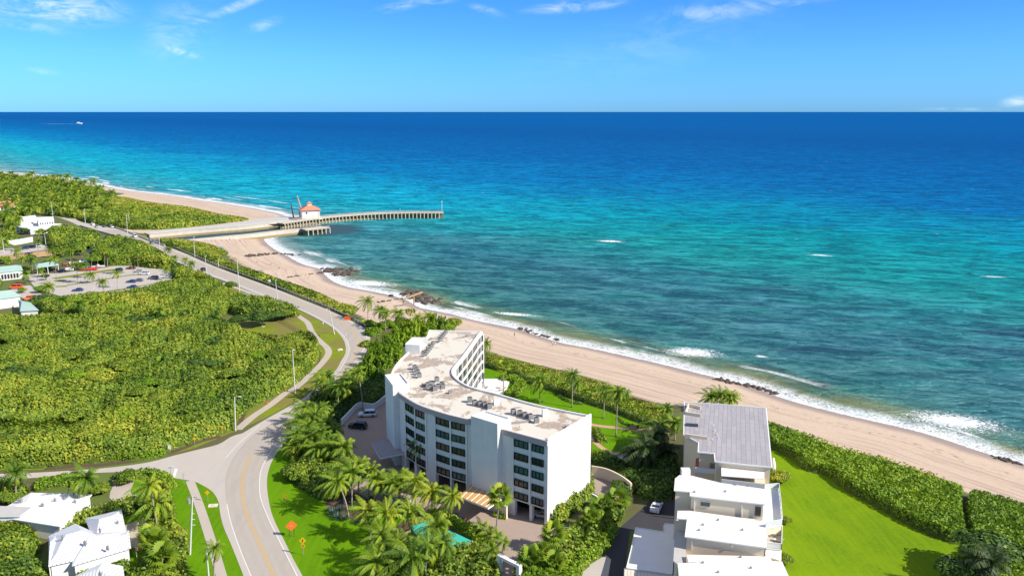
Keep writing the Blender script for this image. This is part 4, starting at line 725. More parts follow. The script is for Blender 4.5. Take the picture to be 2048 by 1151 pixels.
# ------------------------------------------------------------------ palms
PALMS = [ # base, crown, kind, scale, label
((697,1033),(675,962),'coco',1.15,'big leaning coconut palm over the blue green agave bed on the curving lawn'),
((781,1092),(773,1028),'coco',1.1,'coconut palm on the lawn edge left of the teal court cover'),
((820,1078),(819,1022),'coco',1.05,'coconut palm in front of the upper corner of the teal court cover'),
((870,1110),(874,1052),'coco',1.05,'coconut palm standing over the middle of the teal court cover'),
((829,1178),(823,1112),'coco',1.3,'large yellowing coconut palm at the bottom edge below the court cover'),
((762,1182),(752,1124),'coco',1.1,'dark coconut palm at the bottom edge beside the lawn shadows'),
((800,996),(799,955),'coco',1.1,'coconut palm nearest the garage openings under the curved facade'),
((864,1029),(864,982),'coco',1.0,'slim coconut palm at the driveway edge below the window bays'),
((902,1038),(905,992),'coco',1.0,'coconut palm beside the black car on the driveway'),
((992,1083),(1000,990),'fan',1.15,'tallest slim fan palm in front of the tan entrance canopy'),
((850,955),(846,888),'coco',.95,'lone tall palm against the curved white facade'),
((717,995),(720,930),'coco',1.0,'courtyard palm behind the big leaning lawn palm'),
((737,1003),(742,938),'coco',1.0,'slim palm at the corner of the sunlit paved drive'),
((704,1020),(704,945),'coco',1.0,'courtyard palm at the left end of the paved drive'),
((767,998),(770,960),'coco',.95,'short palm left of the garage opening palm'),
((612,912),(612,878),'coco',1.05,'palm rising from the left end of the glossy shrub bank'),
((590,918),(585,892),'coco',.9,'low palm nearest the road on the shrub bank'),
((634,930),(634,897),'coco',1.0,'palm in the middle of the glossy shrub bank'),
((670,893),(668,862),'coco',1.05,'bright palm overhanging the shaded courtyard paving'),
((637,800),(641,765),'coco',.95,'palm leaning over the road at the upper left of the courtyard'),
((676,822),(677,773),'coco',.95,'left palm of the pair behind the white courtyard wall'),
((689,812),(689,776),'coco',.95,'right palm of the pair behind the white courtyard wall'),
((726,822),(716,744),'coco',.95,'tall palm with a thin curved trunk beside the white suv'),
((613,850),(612,814),'coco',1.05,'palm nearest the road above the shrub bank'),
((642,852),(642,818),'coco',1.1,'full crowned palm between the road and the courtyard wall'),
((662,845),(658,832),'coco',1.0,'short palm at the foot of the white courtyard wall'),
((1007,784),(1007,732),'fan',.95,'bushy fan palm beside the pool deck'),
((1079,805),(1080,762),'coco',.95,'dark coconut palm on the condo lawn just beyond the roof edge'),
((1144,814),(1146,748),'coco',.85,'tall coconut palm by the curved lawn bed'),
((1146,792),(1153,768),'coco',.7,'smaller palm half hidden behind the tall lawn palm'),
((1207,836),(1210,782),'coco',.8,'left palm of the close pair on the condo lawn'),
((1232,873),(1236,783),'coco',.9,'tall right palm of the close pair on the condo lawn'),
((968,718),(973,688),'coco',.9,'coconut palm against the seaward end wall of the condo'),
((1245,802),(1252,786),'coco',.6,'small palm in the dune plants behind the close pair'),
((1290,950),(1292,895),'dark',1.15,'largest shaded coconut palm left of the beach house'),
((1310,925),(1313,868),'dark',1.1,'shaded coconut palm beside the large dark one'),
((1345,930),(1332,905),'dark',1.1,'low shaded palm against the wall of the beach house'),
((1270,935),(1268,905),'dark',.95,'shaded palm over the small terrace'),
((1335,868),(1333,818),'coco',.95,'sunlit palm rising at the far left corner of the beach house'),
((1350,880),(1348,845),'coco',1.0,'drooping yellow green palm touching the side of the beach house'),
((1325,890),(1322,850),'coco',1.0,'drooping palm at the end of the pink garden path'),
((1428,822),(1422,794),'coco',1.0,'left palm of the clump behind the grey roof'),
((1443,822),(1442,790),'coco',1.05,'middle palm of the clump behind the grey roof'),
((1458,822),(1462,796),'coco',1.0,'right palm of the clump behind the grey roof'),
((736,640),(736,602),'coco',1.0,'tallest leaning palm standing over the beach at the road bend'),
((760,655),(762,620),'coco',.95,'palm just right of the tall road bend palm'),
((771,662),(772,626),'coco',.95,'dark trunked palm in the middle of the dune palm group'),
((799,652),(798,625),'coco',.85,'slim palm in the gap before the fallen beam'),
((838,656),(836,634),'coco',.8,'left palm of the windswept pair near the beach'),
((860,655),(857,632),'coco',.85,'right palm of the windswept pair near the beach'),
((963,1075),(966,1052),'small',1.0,'leftmost small arching palm by the turning circle'),
((979,1082),(981,1064),'small',.95,'second small arching palm by the turning circle'),
((996,1092),(996,1070),'small',.9,'small arching palm touching the tall fan palm trunk'),
((1006,1108),(1008,1083),'small',.9,'small arching palm nearest the white gate arch'),
((982,1125),(984,1097),'small',1.0,'small arching palm just left of the white gate arch'),
((1107,1104),(1107,1066),'fan',1.05,'fan palm on the near rim of the turning circle'),
((1236,1024),(1235,997),'fan',1.1,'bright fan palm at the end of the curved ramp wall'),
((1205,1040),(1205,1012),'fan',1.0,'fan palm between the ramp and the shrub mass'),
((1183,1060),(1182,1034),'fan',1.05,'fan palm beside the kerb of the small side lawn'),
((1060,1150),(1060,1122),'fan',1.15,'fan palm beside the white gate arch'),
((1085,1138),(1085,1108),'fan',1.15,'fan palm in the middle of the gate planting'),
((1108,1150),(1106,1126),'fan',1.1,'lower fan palm at the bottom of the gate planting'),
((32,1000),(32,943),'coco',1.1,'leaning palm at the left edge by the side street'),
((176,1020),(171,956),'coco',1.15,'palm casting its shadow across the flat white roof'),
((315,1062),(298,970),'coco',1.15,'tall shaggy palm over the corner garden'),
((318,1050),(312,1005),'coco',1.3,'broad shaggy palm overhanging the gravel patio'),
((309,1112),(309,1082),'fan',1.3,'large fan palm right of the gravel patio'),
((325,1145),(324,1113),'fan',1.3,'lowest fan palm right of the roofs'),
((300,1098),(299,1070),'fan',1.1,'smaller fan palm beside the patio'),
((428,1165),(430,1096),'coco',.62,'ragged short palm growing beside the second utility pole'),
((128,642),(124,600),'coco',1.1,'left palm of the pair rising from the thicket'),
((159,650),(158,606),'coco',1.1,'right palm of the pair rising from the thicket'),
((178,622),(176,598),'coco',.9,'palm at the dark gap in the thicket'),
((197,622),(198,597),'coco',.95,'palm right of the dark gap in the thicket'),
((207,588),(205,563),'coco',.9,'palm on the lower kerb of the parking lot'),
((97,595),(97,573),'coco',.95,'short palm at the corner of the parking lot entrance'),
((318,652),(319,620),'coco',1.15,'shaggy palm with hanging dead fronds in the thicket'),
((325,745),(323,728),'fan',1.3,'pale fan palm in the middle of the thicket'),
]
for i, (b, c, kd, sc, lb) in enumerate(PALMS): palm_at(b, c, lb, None, kd, sc, 0, i, 'fan_palm' if kd == 'fan' else 'palm_tree', 'palm tree')
EX = [((598,912),(596,872)),((622,918),(620,882)),((648,912),(650,876)),((662,930),(660,892)),((690,935),(688,893)),((655,885),(653,848)),((605,878),(602,838)),((632,872),(630,830)),((700,990),(697,940)),((688,1005),(684,955)),((748,1012),(752,958)),((783,1015),(786,965)),((742,1080),(735,1020)),((800,1150),(795,1085)),((770,1135),(764,1070)),((850,1160),(855,1092)),((830,1015),(833,962)),((640,915),(642,862)),((618,895),(616,852)),((652,790),(656,752)),((702,800),(703,760)),((665,808),(664,772)),((880,1150),(886,1085))]
for i, (b, c) in enumerate(EX): palm_at(b, c, 'coconut palm in the crowded row between the road bend and the teal cover', 'palms crowding the condo entrance planting', 'coco', 1.05, 0, i+3)
palm_at((1992,1200), (1985,1122), 'shaded palm in the bottom right corner', None, 'dark', 1.1, 0, 0)
for i, (x, y, r, hh, lb) in enumerate([(22,470,6,6,'tree left of the white villa terrace'),(50,468,5,5,'tree below the white villa'),(85,470,5,5,'tree right below the white villa'),(8,527,5,5,'tree behind the arched window building'),(50,545,4,4,'small tree between the two green roofed buildings'),(100,535,5,5,'tree beside the long green shelter'),(62,522,4,4.5,'tree at the canal edge by the shelter'),(190,528,6,6,'tree over the end of the boat row'),(120,515,6,6,'tree on the canal bank behind the boats'),(160,510,6,6.5,'tree behind the middle of the boat row'),(45,585,3,3,'small tree by the green hip roof'),(80,585,4,4,'tree at the lot entrance corner'),(10,612,4,4,'yellow green tree in front of the green annex roof'),(92,560,3,3.5,'tree on the lot entrance island')]):
    tree_at((x, y), r*.8, hh, lb, me=[TCF[0], TCF[1], TCF[2], TCB[0]][i % 4], zs=.85)
def P6(l, ox, oy, z): return [((ox+a/z, oy+d/z), (ox+a2/z, oy+c/z)) for a2, c, a, d in l]
lot = P6([(650,290,672,540),(290,610,300,760),(370,740,380,980),(150,780,170,960),(540,760,560,1010),(930,740,960,1080),(850,570,860,720),(960,590,970,700),(1150,610,1150,950),(1400,560,1410,780),(1200,620,1215,960),(1300,850,1325,1150),(700,930,760,1151),(440,1010,460,1180),(1660,680,1680,1100),(1640,560,1650,800),(1780,610,1790,900),(1820,620,1835,890),(1560,1010,1590,1160),(1430,850,1450,1170),(1560,700,1560,950)], 0, 430, 8.525)
lot += P6([(290,560,295,820),(640,200,655,590),(460,230,570,600),(1140,490,1150,690),(1360,510,1360,650),(1170,150,1180,330),(1560,400,1560,490),(1460,330,1465,430),(1270,300,1275,400),(90,190,85,400),(120,200,125,460)], 200, 480, 8.525)
for i, (b, c) in enumerate(lot): palm_at(b, c, 'slim coconut palm around the boat ramp parking lot', 'palms around the parking lot', 'thin', .82, 0, i)
rr = random.Random(5); grove = [(a+rr.uniform(-3,3), b_) for a, b_ in [(8,388),(22,384),(34,390),(48,386),(62,384),(72,392),(85,384),(92,376),(100,383),(108,372),(116,384),(124,376),(132,388),(140,378),(148,386),(155,380),(163,388),(170,382),(176,392),(184,386),(12,402),(30,410),(52,404),(70,412),(88,402),(104,398),(118,406),(134,402),(150,408),(162,400),(178,408),(192,402),(204,396),(40,372),(66,370),(20,366),(2,370),(146,420),(166,424),(210,420),(222,408),(190,424),(125,424),(95,428),(60,432),(30,440),(12,452),(20,470),(38,462),(10,430),(4,380),(12,376),(28,374),(46,378),(56,376),(78,378),(88,380),(96,388),(112,390),(128,384),(138,390),(152,392),(160,396),(172,396),(180,400),(44,396),(58,398),(76,400),(24,394),(112,412),(130,414),(82,420),(50,420)]]
for i, (x, y) in enumerate(grove):
    palm_at((x, y+2), (x+rr.uniform(-3,3), y-rr.uniform(17,26)), 'coconut palm in the dense grove on the far headland', 'palms in the far headland grove', 'far', 1.55, 0, i)
for i, (x, y, c) in enumerate([(253,456,428),(266,440,414),(262,448,424),(245,440,428),(76,509,482)]): palm_at((x, y), (x+1, c), ['dark windblown palm left of the tall bridge light','upper dark palm of the windblown three beyond the bridge','right dark palm of the windblown three beyond the bridge','short palm beside the white garden wall beyond the bridge','palm by the white street wall near the canal'][i], None, 'thin', .95, 0, i)
# broadleaf trees one can tell apart
far_trees = [(8,415,11,9),(30,398,12,9),(55,392,13,10),(88,398,14,11),(120,395,12,9),(60,415,12,9),(95,412,11,8),(150,395,12,8),(30,425,10,8),(135,412,10,8),(196,394,11,7),(212,398,10,6),(225,402,9,5),(110,430,9,7),(172,414,9,7),(228,420,9,6),(190,434,8,6),(212,434,8,6),(240,436,8,5),(5,440,10,9),(28,452,9,8),(10,475,8,7),(30,486,7,6)]
for i, (x, y, r, hh) in enumerate(far_trees): tree_at((x, y), r, hh, 'rounded broadleaf tree among the far headland houses', 'broadleaf trees on the far headland', TCF[i % 3], zs=.8)
for i, (x, y, r, hh, lb) in enumerate([(112,470,8,7.5,'tree right of the white flat roofed villa'),(132,476,9,8,'large glossy tree between the villa and the bridge'),(158,478,9,8,'tree on the bank just left of the bridge wall'),(140,490,8,7,'tree shading the road along the canal'),(108,484,7,6,'tree at the end of the white street wall'),(178,470,5,4,'reddish tree at the bridge corner'),(232,506,9,8,'broad tree behind the upper kerb of the lot'),(262,512,9,8,'broad tree over the red cars in the lot'),(290,518,9,7.5,'broad tree between the lot and the road'),(318,526,7,6.5,'tree closest to the bridge approach road'),(215,500,8,8,'tall tree behind the white trunked palms'),(370,548,6,5,'tree at the east corner of the lot'),(350,540,5,4.5,'small tree beside the parked cars in shade')]):
    tree_at((x, y), r*.8, hh*.95, lb, me=[TCF[0], TCF[1], TCF[2]][i % 3], zs=.85)
for i, (x, y, r, hh, mm, zs, lb) in enumerate([(400,640,9,6.2,1,.5,'dark feathery tree in the thicket near the grass clearing'),(290,650,8,6.4,0,.5,'grey green feathery tree left of the dead frond palm'),(395,655,7,6.2,0,.5,'second dark feathery tree below the clearing'),(160,680,9,6.4,1,.5,'dark feathery tree spread over the thicket at left'),(60,760,9,6.3,1,.45,'layered dark tree near the left edge of the thicket'),(170,800,11,6.2,0,.42,'low spreading dark tree in the lower thicket'),(440,700,6,6.0,1,.55,'dark rounded tree near the clearing edge of the thicket'),(340,760,11,6.0,0,.4,'wide dark feathery tree in the middle of the thicket'),(300,700,7,6.0,1,.5,'dark tree behind the pale fan palm'),(92,612,7,6.5,1,.8,'dark green tree at the corner of the parking lot'),(215,605,8,6.0,0,.6,'dark tree along the lower parking lot kerb'),(420,740,7,6,0,.45,'dark green patch tree left of the clearing path')]):
    tree_at((x, y), r, hh, lb, me=TCDK[mm], zs=zs)
tree_at((523,652), 6.0, 6.5, 'dark umbrella tree with pale forked trunk at the grass clearing', me=TCDK[1], zs=.6, bark='bark')
tree_at((553,640), 5.0, 5.0, 'dark low tree right of the forked umbrella tree', me=TCDK[0], zs=.6)
tree_at((572,636), 4.0, 4.2, 'small dark tree nearest the bend of the sidewalk', me=TC[0], zs=.7)
tree_at((478,640), 4.0, 3.0, 'pale tangled shrub at the edge of the clearing', me=TCDK[0], zs=.7, name='shrub', cat='shrub')
for i, (x, y, r, hh, mm, lb) in enumerate([(462,572,3.2,3.2,TC[1],'round sea grape bush beside the roadside sidewalk'),(590,958,3.6,4.2,TC[0],'glossy round tree at the foot of the lawn palms'),(648,960,3.6,4.0,TC[2],'glossy tree behind the big leaning palm'),(622,935,3.4,3.8,TC[1],'glossy tree at the upper end of the shrub bank'),
    (1560,962,2.6,3.2,TC[1],'round bush beside the beach house corner wall'),(1570,1048,1.4,2.0,TC[0],'small bush below the glass balcony'),(1566,1128,1.9,2.4,TC[2],'bush at the lower right corner of the townhouses'),
    (100,1046,2.3,3.0,TC[1],'round tree between the flat roof and the hipped roof'),(125,1042,2.0,2.8,TC[2],'smaller round tree in the gap between the houses'),(300,1010,3.2,4.0,TCDK[0],'dark shrub under the shaggy palms'),(352,1082,2.4,3.0,TC[0],'shrub right of the large fan palm'),(240,1140,1.7,2.2,TC[1],'bush below the red and white flag'),(262,1150,1.1,1.2,TCB[0],'small round bush in the driveway corner'),
    (255,965,3.0,3.5,TC[2],'leafy tree by the wooden gate of the corner garden'),(200,985,2.4,3.0,TC[1],'shrub behind the flat white roof'),(160,1058,1.9,2.0,TCB[1],'pale green bush beside the ridged roof'),(18,1012,2.6,3.6,TC[0],'leafy tree at the left edge above the flat roof'),
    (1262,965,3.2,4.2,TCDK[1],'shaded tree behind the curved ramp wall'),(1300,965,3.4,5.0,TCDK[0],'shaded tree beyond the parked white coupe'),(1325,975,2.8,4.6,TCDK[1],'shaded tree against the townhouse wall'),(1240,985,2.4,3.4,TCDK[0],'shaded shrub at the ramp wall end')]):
    tree_at((x, y), r, hh, lb, me=mm, zs=.95, name='bush' if hh < 3.3 else 'tree', cat='bush' if hh < 3.3 else 'tree')
# big tree at bottom right, its shade falls on the lawn
tree_at((1975,1152), 6.0, 9.5, 'large dark tree in the bottom right corner shading the lawn', me=TCDK[0], zs=.8)
tree_at((1915,1190), 4.2, 7.5, 'dark tree at the bottom edge beside the big lawn', me=TCDK[1], zs=.9)
# agaves
ag = fan_crown(91, 20, .5, 'agave')
rng = np.random.default_rng(5); Vs = []
for i in range(34):
    az = i*2.399; el = 1.3-i/34*1.15; d = np.array([math.cos(az)*math.cos(el), math.sin(az)*math.cos(el), math.sin(el)]); sd_ = np.array([-math.sin(az), math.cos(az), 0])*.09; L = 1.25
    Vs.append(np.array([-sd_*.6, d*L*.45-sd_+[0,0,.05], d*L, d*L*.45+sd_+[0,0,.05]]))
agm = np_mesh('leaf_rosette', np.vstack(Vs), np.arange(136).reshape(-1,4), [M['agave']], attrs={'tint': np.repeat(rng.random(34), 4)})
for i, (x, y, s) in enumerate([(668,1030,1.5),(681,1022,1.2),(676,1038,1.3),(690,1040,1.1),(660,1022,1.0),(724,1038,1.1),(732,1030,1.0),(715,1046,1.1),(740,1022,.9),(748,1010,.8),(706,1022,1.0),(728,1018,1.0),(742,1000,.9)]):
    x, y = G(x, y); o = link('agave_plant', agm, None, (x, y, .1), i); o.scale = (s, s, s); tag(o, 'spiky blue green agave in the mulch bed under the palms' if i else 'largest spiky agave at the foot of the big leaning palm', 'plant', 'agaves under the palms')
# ------------------------------------------------------------------ main condominium
ZR = 17.5; ZU = 3.4
b3 = lambda q: Vector(q).to_2d() if len(q) == 3 else Vector(q)
FR = smooth(W([(799,784),(808.6,791),(832,805.2),(855.6,814.8),(879,822.4),(902.5,829.2),(941,838)], ZR), 4)      # curved street facade
RW = W([(1004.6,856.8),(1096,881)], ZR)
EB = W([(1183,830)], ZR); SEAW = smooth(W([(1178,829),(1073.8,808),(997,786.6),(958,777),(932,768),(911,753),(906,741.6),(911,731),(932,705),(958,668)], ZR), 4)
NB = W([(965,662),(858,659),(854,671)], ZR); NF = smooth(W([(840,684),(822.5,697.5),(800,718),(787,735),(781.5,748)], ZR), 3)
foot = [Vector(p) for p in FR+RW+EB+SEAW[1:]+NB+NF]
condo = thing('condominium', 'long white curved condominium block with stained flat roof and dark windows', 'building', (*foot[0], 0)); O0 = Vector((*foot[0], 0))
def loc(b): b.v = [(v[0]-O0.x, v[1]-O0.y, v[2]) for v in b.v]; return b
b = MB(); b.prism(foot, ZU, ZR-.45, cap=False); loc(b).build('wall', M['white_wall'], condo)
def poly_inset(poly, d):
    n = len(poly); out = []; ar = sum(poly[i].x*poly[(i+1) % n].y-poly[(i+1) % n].x*poly[i].y for i in range(n)); sg = 1 if ar > 0 else -1
    for i in range(n):
        a, c, e = poly[i-1], poly[i], poly[(i+1) % n]; d1 = (c-a).normalized(); d2 = (e-c).normalized(); n1 = Vector((-d1.y, d1.x))*sg; n2 = Vector((-d2.y, d2.x))*sg; m = (n1+n2); m = m/max(.5, m.dot(n1)) if m.length > 1e-4 else n1
        out.append(c+m*d)
    return out
ins = poly_inset(foot, .38); rs_ = sheet('roof', [(v.x-O0.x, v.y-O0.y) for v in poly_inset(foot, .30)], ZR-.42, M['roof_stained'], None, condo)
b = MB(); n = len(foot); V = []
for ring, z in ((foot, ZR-.45), (foot, ZR), (ins, ZR), (ins, ZR-.45)): V += [(v.x, v.y, z) for v in ring]
b.add(V, [(k*n+i, k*n+(i+1) % n, (k+1)*n+(i+1) % n, (k+1)*n+i) for k in range(3) for i in range(n)]); loc(b).build('parapet', M['white_wall'], condo)
b = MB(); b.prism(foot, ZU-.01, ZU, cap=True); loc(b).build('soffit', M['white_wall'], condo)
# path helpers along facades
class Path:
    def __init__(s, pts): s.p = [Vector(q) for q in pts]; s.c = [0.0]; [s.c.append(s.c[-1]+(s.p[i+1]-s.p[i]).length) for i in range(len(s.p)-1)]
    def at(s, d):
        i = 0
        while i < len(s.c)-2 and s.c[i+1] < d: i += 1
        u = (s.p[i+1]-s.p[i]).normalized(); return s.p[i]+u*(d-s.c[i]), u
    def at_px(s, px, z=15.0):
        best = min((abs(PX(*s.at(k*s.c[-1]/800)[0], z)[0]-px), k*s.c[-1]/800) for k in range(801)); return best[1]
def fwin(path, px0, px1, z0, z1, panes, gm, outsign=-1, zref=15.0):
    s0, s1 = path.at_px(px0, zref), path.at_px(px1, zref); a, _ = path.at(s0); c, _ = path.at(s1); u = (c-a); L = u.length; u /= L; nrm = Vector((u.y, -u.x)) if outsign < 0 else Vector((-u.y, u.x)); m = (a+c)/2; ang = math.atan2(u.y, u.x); sag = .10
    p = m+nrm*(.04+sag); f = MB()
    for z, hgt in ((z0+.06, .12), (z1-.06, .12)): f.box((p.x, p.y, z), (L, .12+sag, hgt), ang)
    for k in range(panes+1):
        q = a+(c-a)*(k/panes)+nrm*(.04+sag); wd = .14 if k in (0, panes) else .08; q += u*(.07 if k == 0 else (-.07 if k == panes else 0)); f.box((q.x, q.y, (z0+z1)/2), (wd, .11+sag, z1-z0-.24), ang)
    w_ = loc(f).build('window', M['frame'], condo)
    q = m+nrm*(.03); g = MB().box((q.x, q.y, (z0+z1)/2), (L-.1, .05+sag, z1-z0-.1), ang); loc(g).build('pane', M[gm], w_); return s0, s1, nrm
PF = Path(FR); PR = Path(RW); FH = 2.72; TOP = ZR-1.35
rw = random.Random(3)
GM = ['glass','glass','glass_warm','glass_teal','glass']
cols = [(PF,812.2,828.6),(PF,832.5,850.3),(PF,872.5,899.0),(PF,903.3,930.8),(PR,1029.0,1057.0),(PR,1064.5,1088.0)]
for pth, a, c in cols:
    for r in range(5):
        z1 = TOP-r*FH; fwin(pth, a, c, z1-1.45, z1, 3, rw.choice(GM))
# thin vertical reveals beside each bay pair
b = MB()
for pth, px in [(PF,811),(PF,830.5),(PF,852),(PF,870.5),(PF,901.2),(PF,933),(PR,1026.5),(PR,1060.5)]:
    q, u = pth.at(pth.at_px(px)); nrm = Vector((u.y, -u.x)); q = q+nrm*.10; b.box((q.x, q.y, (ZU+TOP+.1)/2), (.42, .22, TOP+.1-ZU), math.atan2(u.y, u.x))
loc(b).build('pilaster', M['white_wall'], condo)
# fascia band above the windows, proud of the wall
for pth in (PF, PR):
    b = MB(); st = 16; L = pth.c[-1]; pts = [pth.at(i*L/st) for i in range(st+1)]; V = []
    for q, u in pts:
        nrm = Vector((u.y, -u.x)); o_ = q+nrm*.32; V += [(q.x, q.y, ZR-1.05), (o_.x, o_.y, ZR-1.05), (o_.x, o_.y, ZR+.02), (q.x-nrm.x*.1, q.y-nrm.y*.1, ZR+.02)]
    b.add(V, [(4*i+k, 4*i+(k+1) % 4, 4*i+4+(k+1) % 4, 4*i+4+k) for i in range(st) for k in range(4)]+[(0,1,2,3), (4*st+3,4*st+2,4*st+1,4*st)]); loc(b).build('fascia', M['fascia'], condo)
# ground floor: recessed garage wall and columns
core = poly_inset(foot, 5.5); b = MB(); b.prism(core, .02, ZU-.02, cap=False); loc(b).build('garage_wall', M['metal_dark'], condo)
def gcol(path, px0, px1, z=1.0, depth=.8, mat='white_wall', name='column'):
    s0, s1 = path.at_px(px0, z+2), path.at_px(px1, z+2); a, _ = path.at(s0); c, _ = path.at(s1); d = (c-a).normalized(); nrm = Vector((d.y, -d.x)); m = (a+c)/2-nrm*(depth/2-.02)
    loc(MB().box((m.x, m.y, ZU/2), (max(.45, (c-a).length), depth, ZU), math.atan2(d.y, d.x))).build(name, M[mat], condo)
for a, c in [(801,812),(829,833.5),(852,872),(900,903.5),(932,941)]: gcol(PF, a, c)
for a, c in [(1004.6,1030),(1059,1064),(1089,1097)]: gcol(PR, a, c)
e0, e1 = Vector(RW[1]), Vector(EB[0]); loc(MB().wallseg(e0, e1, 0, ZU, .4, off=.22)).build('wall', M['white_wall'], condo)
for i in range(len(SEAW)-1): pass
b = MB(); pts = [Vector(p) for p in [EB[0]]+SEAW+NB+NF]
for i in range(len(pts)-1):
    if (pts[i+1]-pts[i]).length > .4: b.wallseg(pts[i], pts[i+1], 0, ZU, .3, off=.17)
loc(b).build('wall', M['white_wall'], condo)
# end wall thin parapet upstand
loc(MB().wallseg(e0, e1, ZR-.2, ZR+.35, .3, off=.16)).build('parapet', M['white_wall'], condo)
# projecting blank stair towers
def tower(fl, fr, zt, back, name='stair_tower'):
    a, c = Vector(G(*fl, zt)), Vector(G(*fr, zt)); d = (c-a).normalized(); nrm = Vector((d.y, -d.x))
    if nrm.y > 0: nrm = -nrm
    q = [a, c, c-nrm*back, a-nrm*back]; b = MB(); b.prism([(v.x, v.y) for v in q], 0, zt-.5, cap=False)
    i_ = poly_inset(q, .3); V = []
    for ring, z in ((q, zt-.5), (q, zt), (i_, zt), (i_, zt-.3)): V += [(v.x, v.y, z) for v in ring]
    b.add(V, [(k*4+i, k*4+(i+1) % 4, (k+1)*4+(i+1) % 4, (k+1)*4+i) for k in range(3) for i in range(4)]); b.add([(v.x, v.y, zt-.3) for v in i_], [(0,1,2,3)])
    loc(b).build(name, M['white_wall'], condo); return a, c, nrm
T2 = tower((941.8,831), (995,846.9), 18.9, 4.2); T1 = tower((769.5,748.5), (785.5,770), 19.0, 3.8)
bx = [Vector(G(*p, 20.0)) for p in [(811,684.6),(839.7,686.3),(854.4,671.7),(825.7,671)]]
b = MB()
for i, j in ((0,1),(2,3),(3,0)): b.wallseg(bx[i], bx[j], 0 if i != 0 or j != 1 else 0, 19.6, .3)
loc(b).build('stair_tower', M['white_wall'], condo)
sheet('tower_floor', [(v.x-O0.x, v.y-O0.y) for v in bx], 17.6, M['white_roof'], None, condo)
# parapet step on the right of tower two (white upstand on the roof)
for p0, p1 in (((998,832),(1022,848)),):
    pass
# balconies on the concave seaward side
PB = Path(smooth(W([(906,741.6),(911,731),(932,705),(958,668),(965,662.5)], ZR), 5)); 
OFF = .42
fin_px = [909.5,913.5,922.5,932.0,942.5,953.0,959.5,964.6]
fin_s = [PB.at_px(p, ZR-2) for p in fin_px]
def outn(u): return Vector((u.y, -u.x)) if Vector((u.y, -u.x)).x > 0 else Vector((-u.y, u.x))
for s in fin_s:
    q, u = PB.at(s); nrm = outn(u); loc(MB().wallseg(q-nrm*.3, q+nrm*OFF, 0, ZR-.6, .30)).build('fin_wall', M['white_wall'], condo)
for k in range(len(fin_s)-1):
    if abs(fin_s[k+1]-fin_s[k]) < .4: continue
    a, ua = PB.at(fin_s[k]); c, uc = PB.at(fin_s[k+1]); na, nc = outn(ua), outn(uc); d = (c-a).normalized(); ang = math.atan2(d.y, d.x); L = (c-a).length; nm = outn(d); m = (a+c)/2
    for r in range(6):
        z = ZU-.1+r*FH; z = min(z, ZR-.5); o_ = MB(); q = m+nm*(OFF/2-.05); o_.box((q.x, q.y, z), (L-.3, OFF, .30), ang)
        if r < 5: q = m+nm*(OFF-.14); o_.box((q.x, q.y, z+.35), (L-.3, .08, .45), ang)
        loc(o_).build('balcony', M['white_wall'], condo)
        if r < 5:
            q = m+nm*.08; g = MB().box((q.x, q.y, z+FH/2), (L-.35, .1, FH-.5), ang); loc(g).build('balcony_door', M['glass' if (r+k) % 3 else 'glass_warm'], condo)
# entrance canopies
def canopy(pts, z, zc, mats, ribs, name='canopy'):
    P_ = [Vector(G(*p, z)) for p in pts]; b = MB(); b.prism([(v.x, v.y) for v in P_], z-.35, z, 1, mit=0)
    r0, r1 = P_[3], P_[2]
    loc(b).build(name, [M[mats], M['white_trim']], condo)
    f = MB()
    for k in range(ribs):
        t = (k+.5)/ribs; a = P_[0].lerp(P_[1], t); c = P_[3].lerp(P_[2], t); f.wallseg(a, a.lerp(c, .97), z-.02, z+.10, .10)
    loc(f).build('canopy_rib', M['white_trim' if ribs == 6 else 'concrete'], condo)
M['tan_canopy'] = simple('tan_canopy', (.52,.30,.11), .7, .12, 1); M['grey_canopy'] = simple('grey_ribbed_canopy', (.32,.29,.30), .8, .1, 1)
canopy([(918,992),(976,1015),(1005,995),(942,968)], 3.9, 3.9, 'tan_canopy', 6)
canopy([(743,885),(760,915),(812,905),(790,872)], 4.0, 4.0, 'grey_canopy', 7)
# entrance screen wall right of the canopy
q0, q1 = Vector(G(992,1026)), Vector(G(1014,1037)); loc(MB().wallseg(q0, q1, 0, 2.7, .35)).build('screen_wall', M['cream_wall'], condo)
# roof plant : condensers (stand on the roof, own things)
def ac_unit(px, py, lb=None, s=1.0, mt='metal_grey'):
    x, y = G(px, py, ZR-.4); t = thing('ac_unit', lb or 'grey louvred air conditioning unit on the condo roof', 'air conditioner', (x, y, ZR-.42), random.uniform(-.1,.1)+.25, 'air conditioning units on the condo roof')
    b = MB(); b.box((0,0,.62*s), (.95*s,.95*s,1.1*s))
    for k in range(6): b.box((0,0,(.2+k*.17)*s), (1.0*s,1.0*s,.05*s))
    b.build('casing', M[mt], t); f = MB(); f.tube([(0,0,1.17*s),(0,0,1.25*s)], .38*s, 12); f.build('fan_guard', M['metal_dark'], t); MB().box((0,0,.04), (1.1*s,1.1*s,.08)).build('stand', M['white_trim'], t)
for i, (x, y) in enumerate([(892,667),(889,670.5),(886,674),(883.5,678),(881,683),(866,690),(864,695),(860,700),(857,704),(854,708),(851,712),(830,739),(833,744),(836,749),(839,755),(856,774),(862,779),(870,781),(877,777),(884,773),(874,763),(886,777),(940,804),(950,810),(961,812),(970,814),(979,817),(1027,828),(1040,831),(1050,835),(1061,838),(1073,845)]):
    ac_unit(x, y, None, 1.0 if i > 10 else .9)
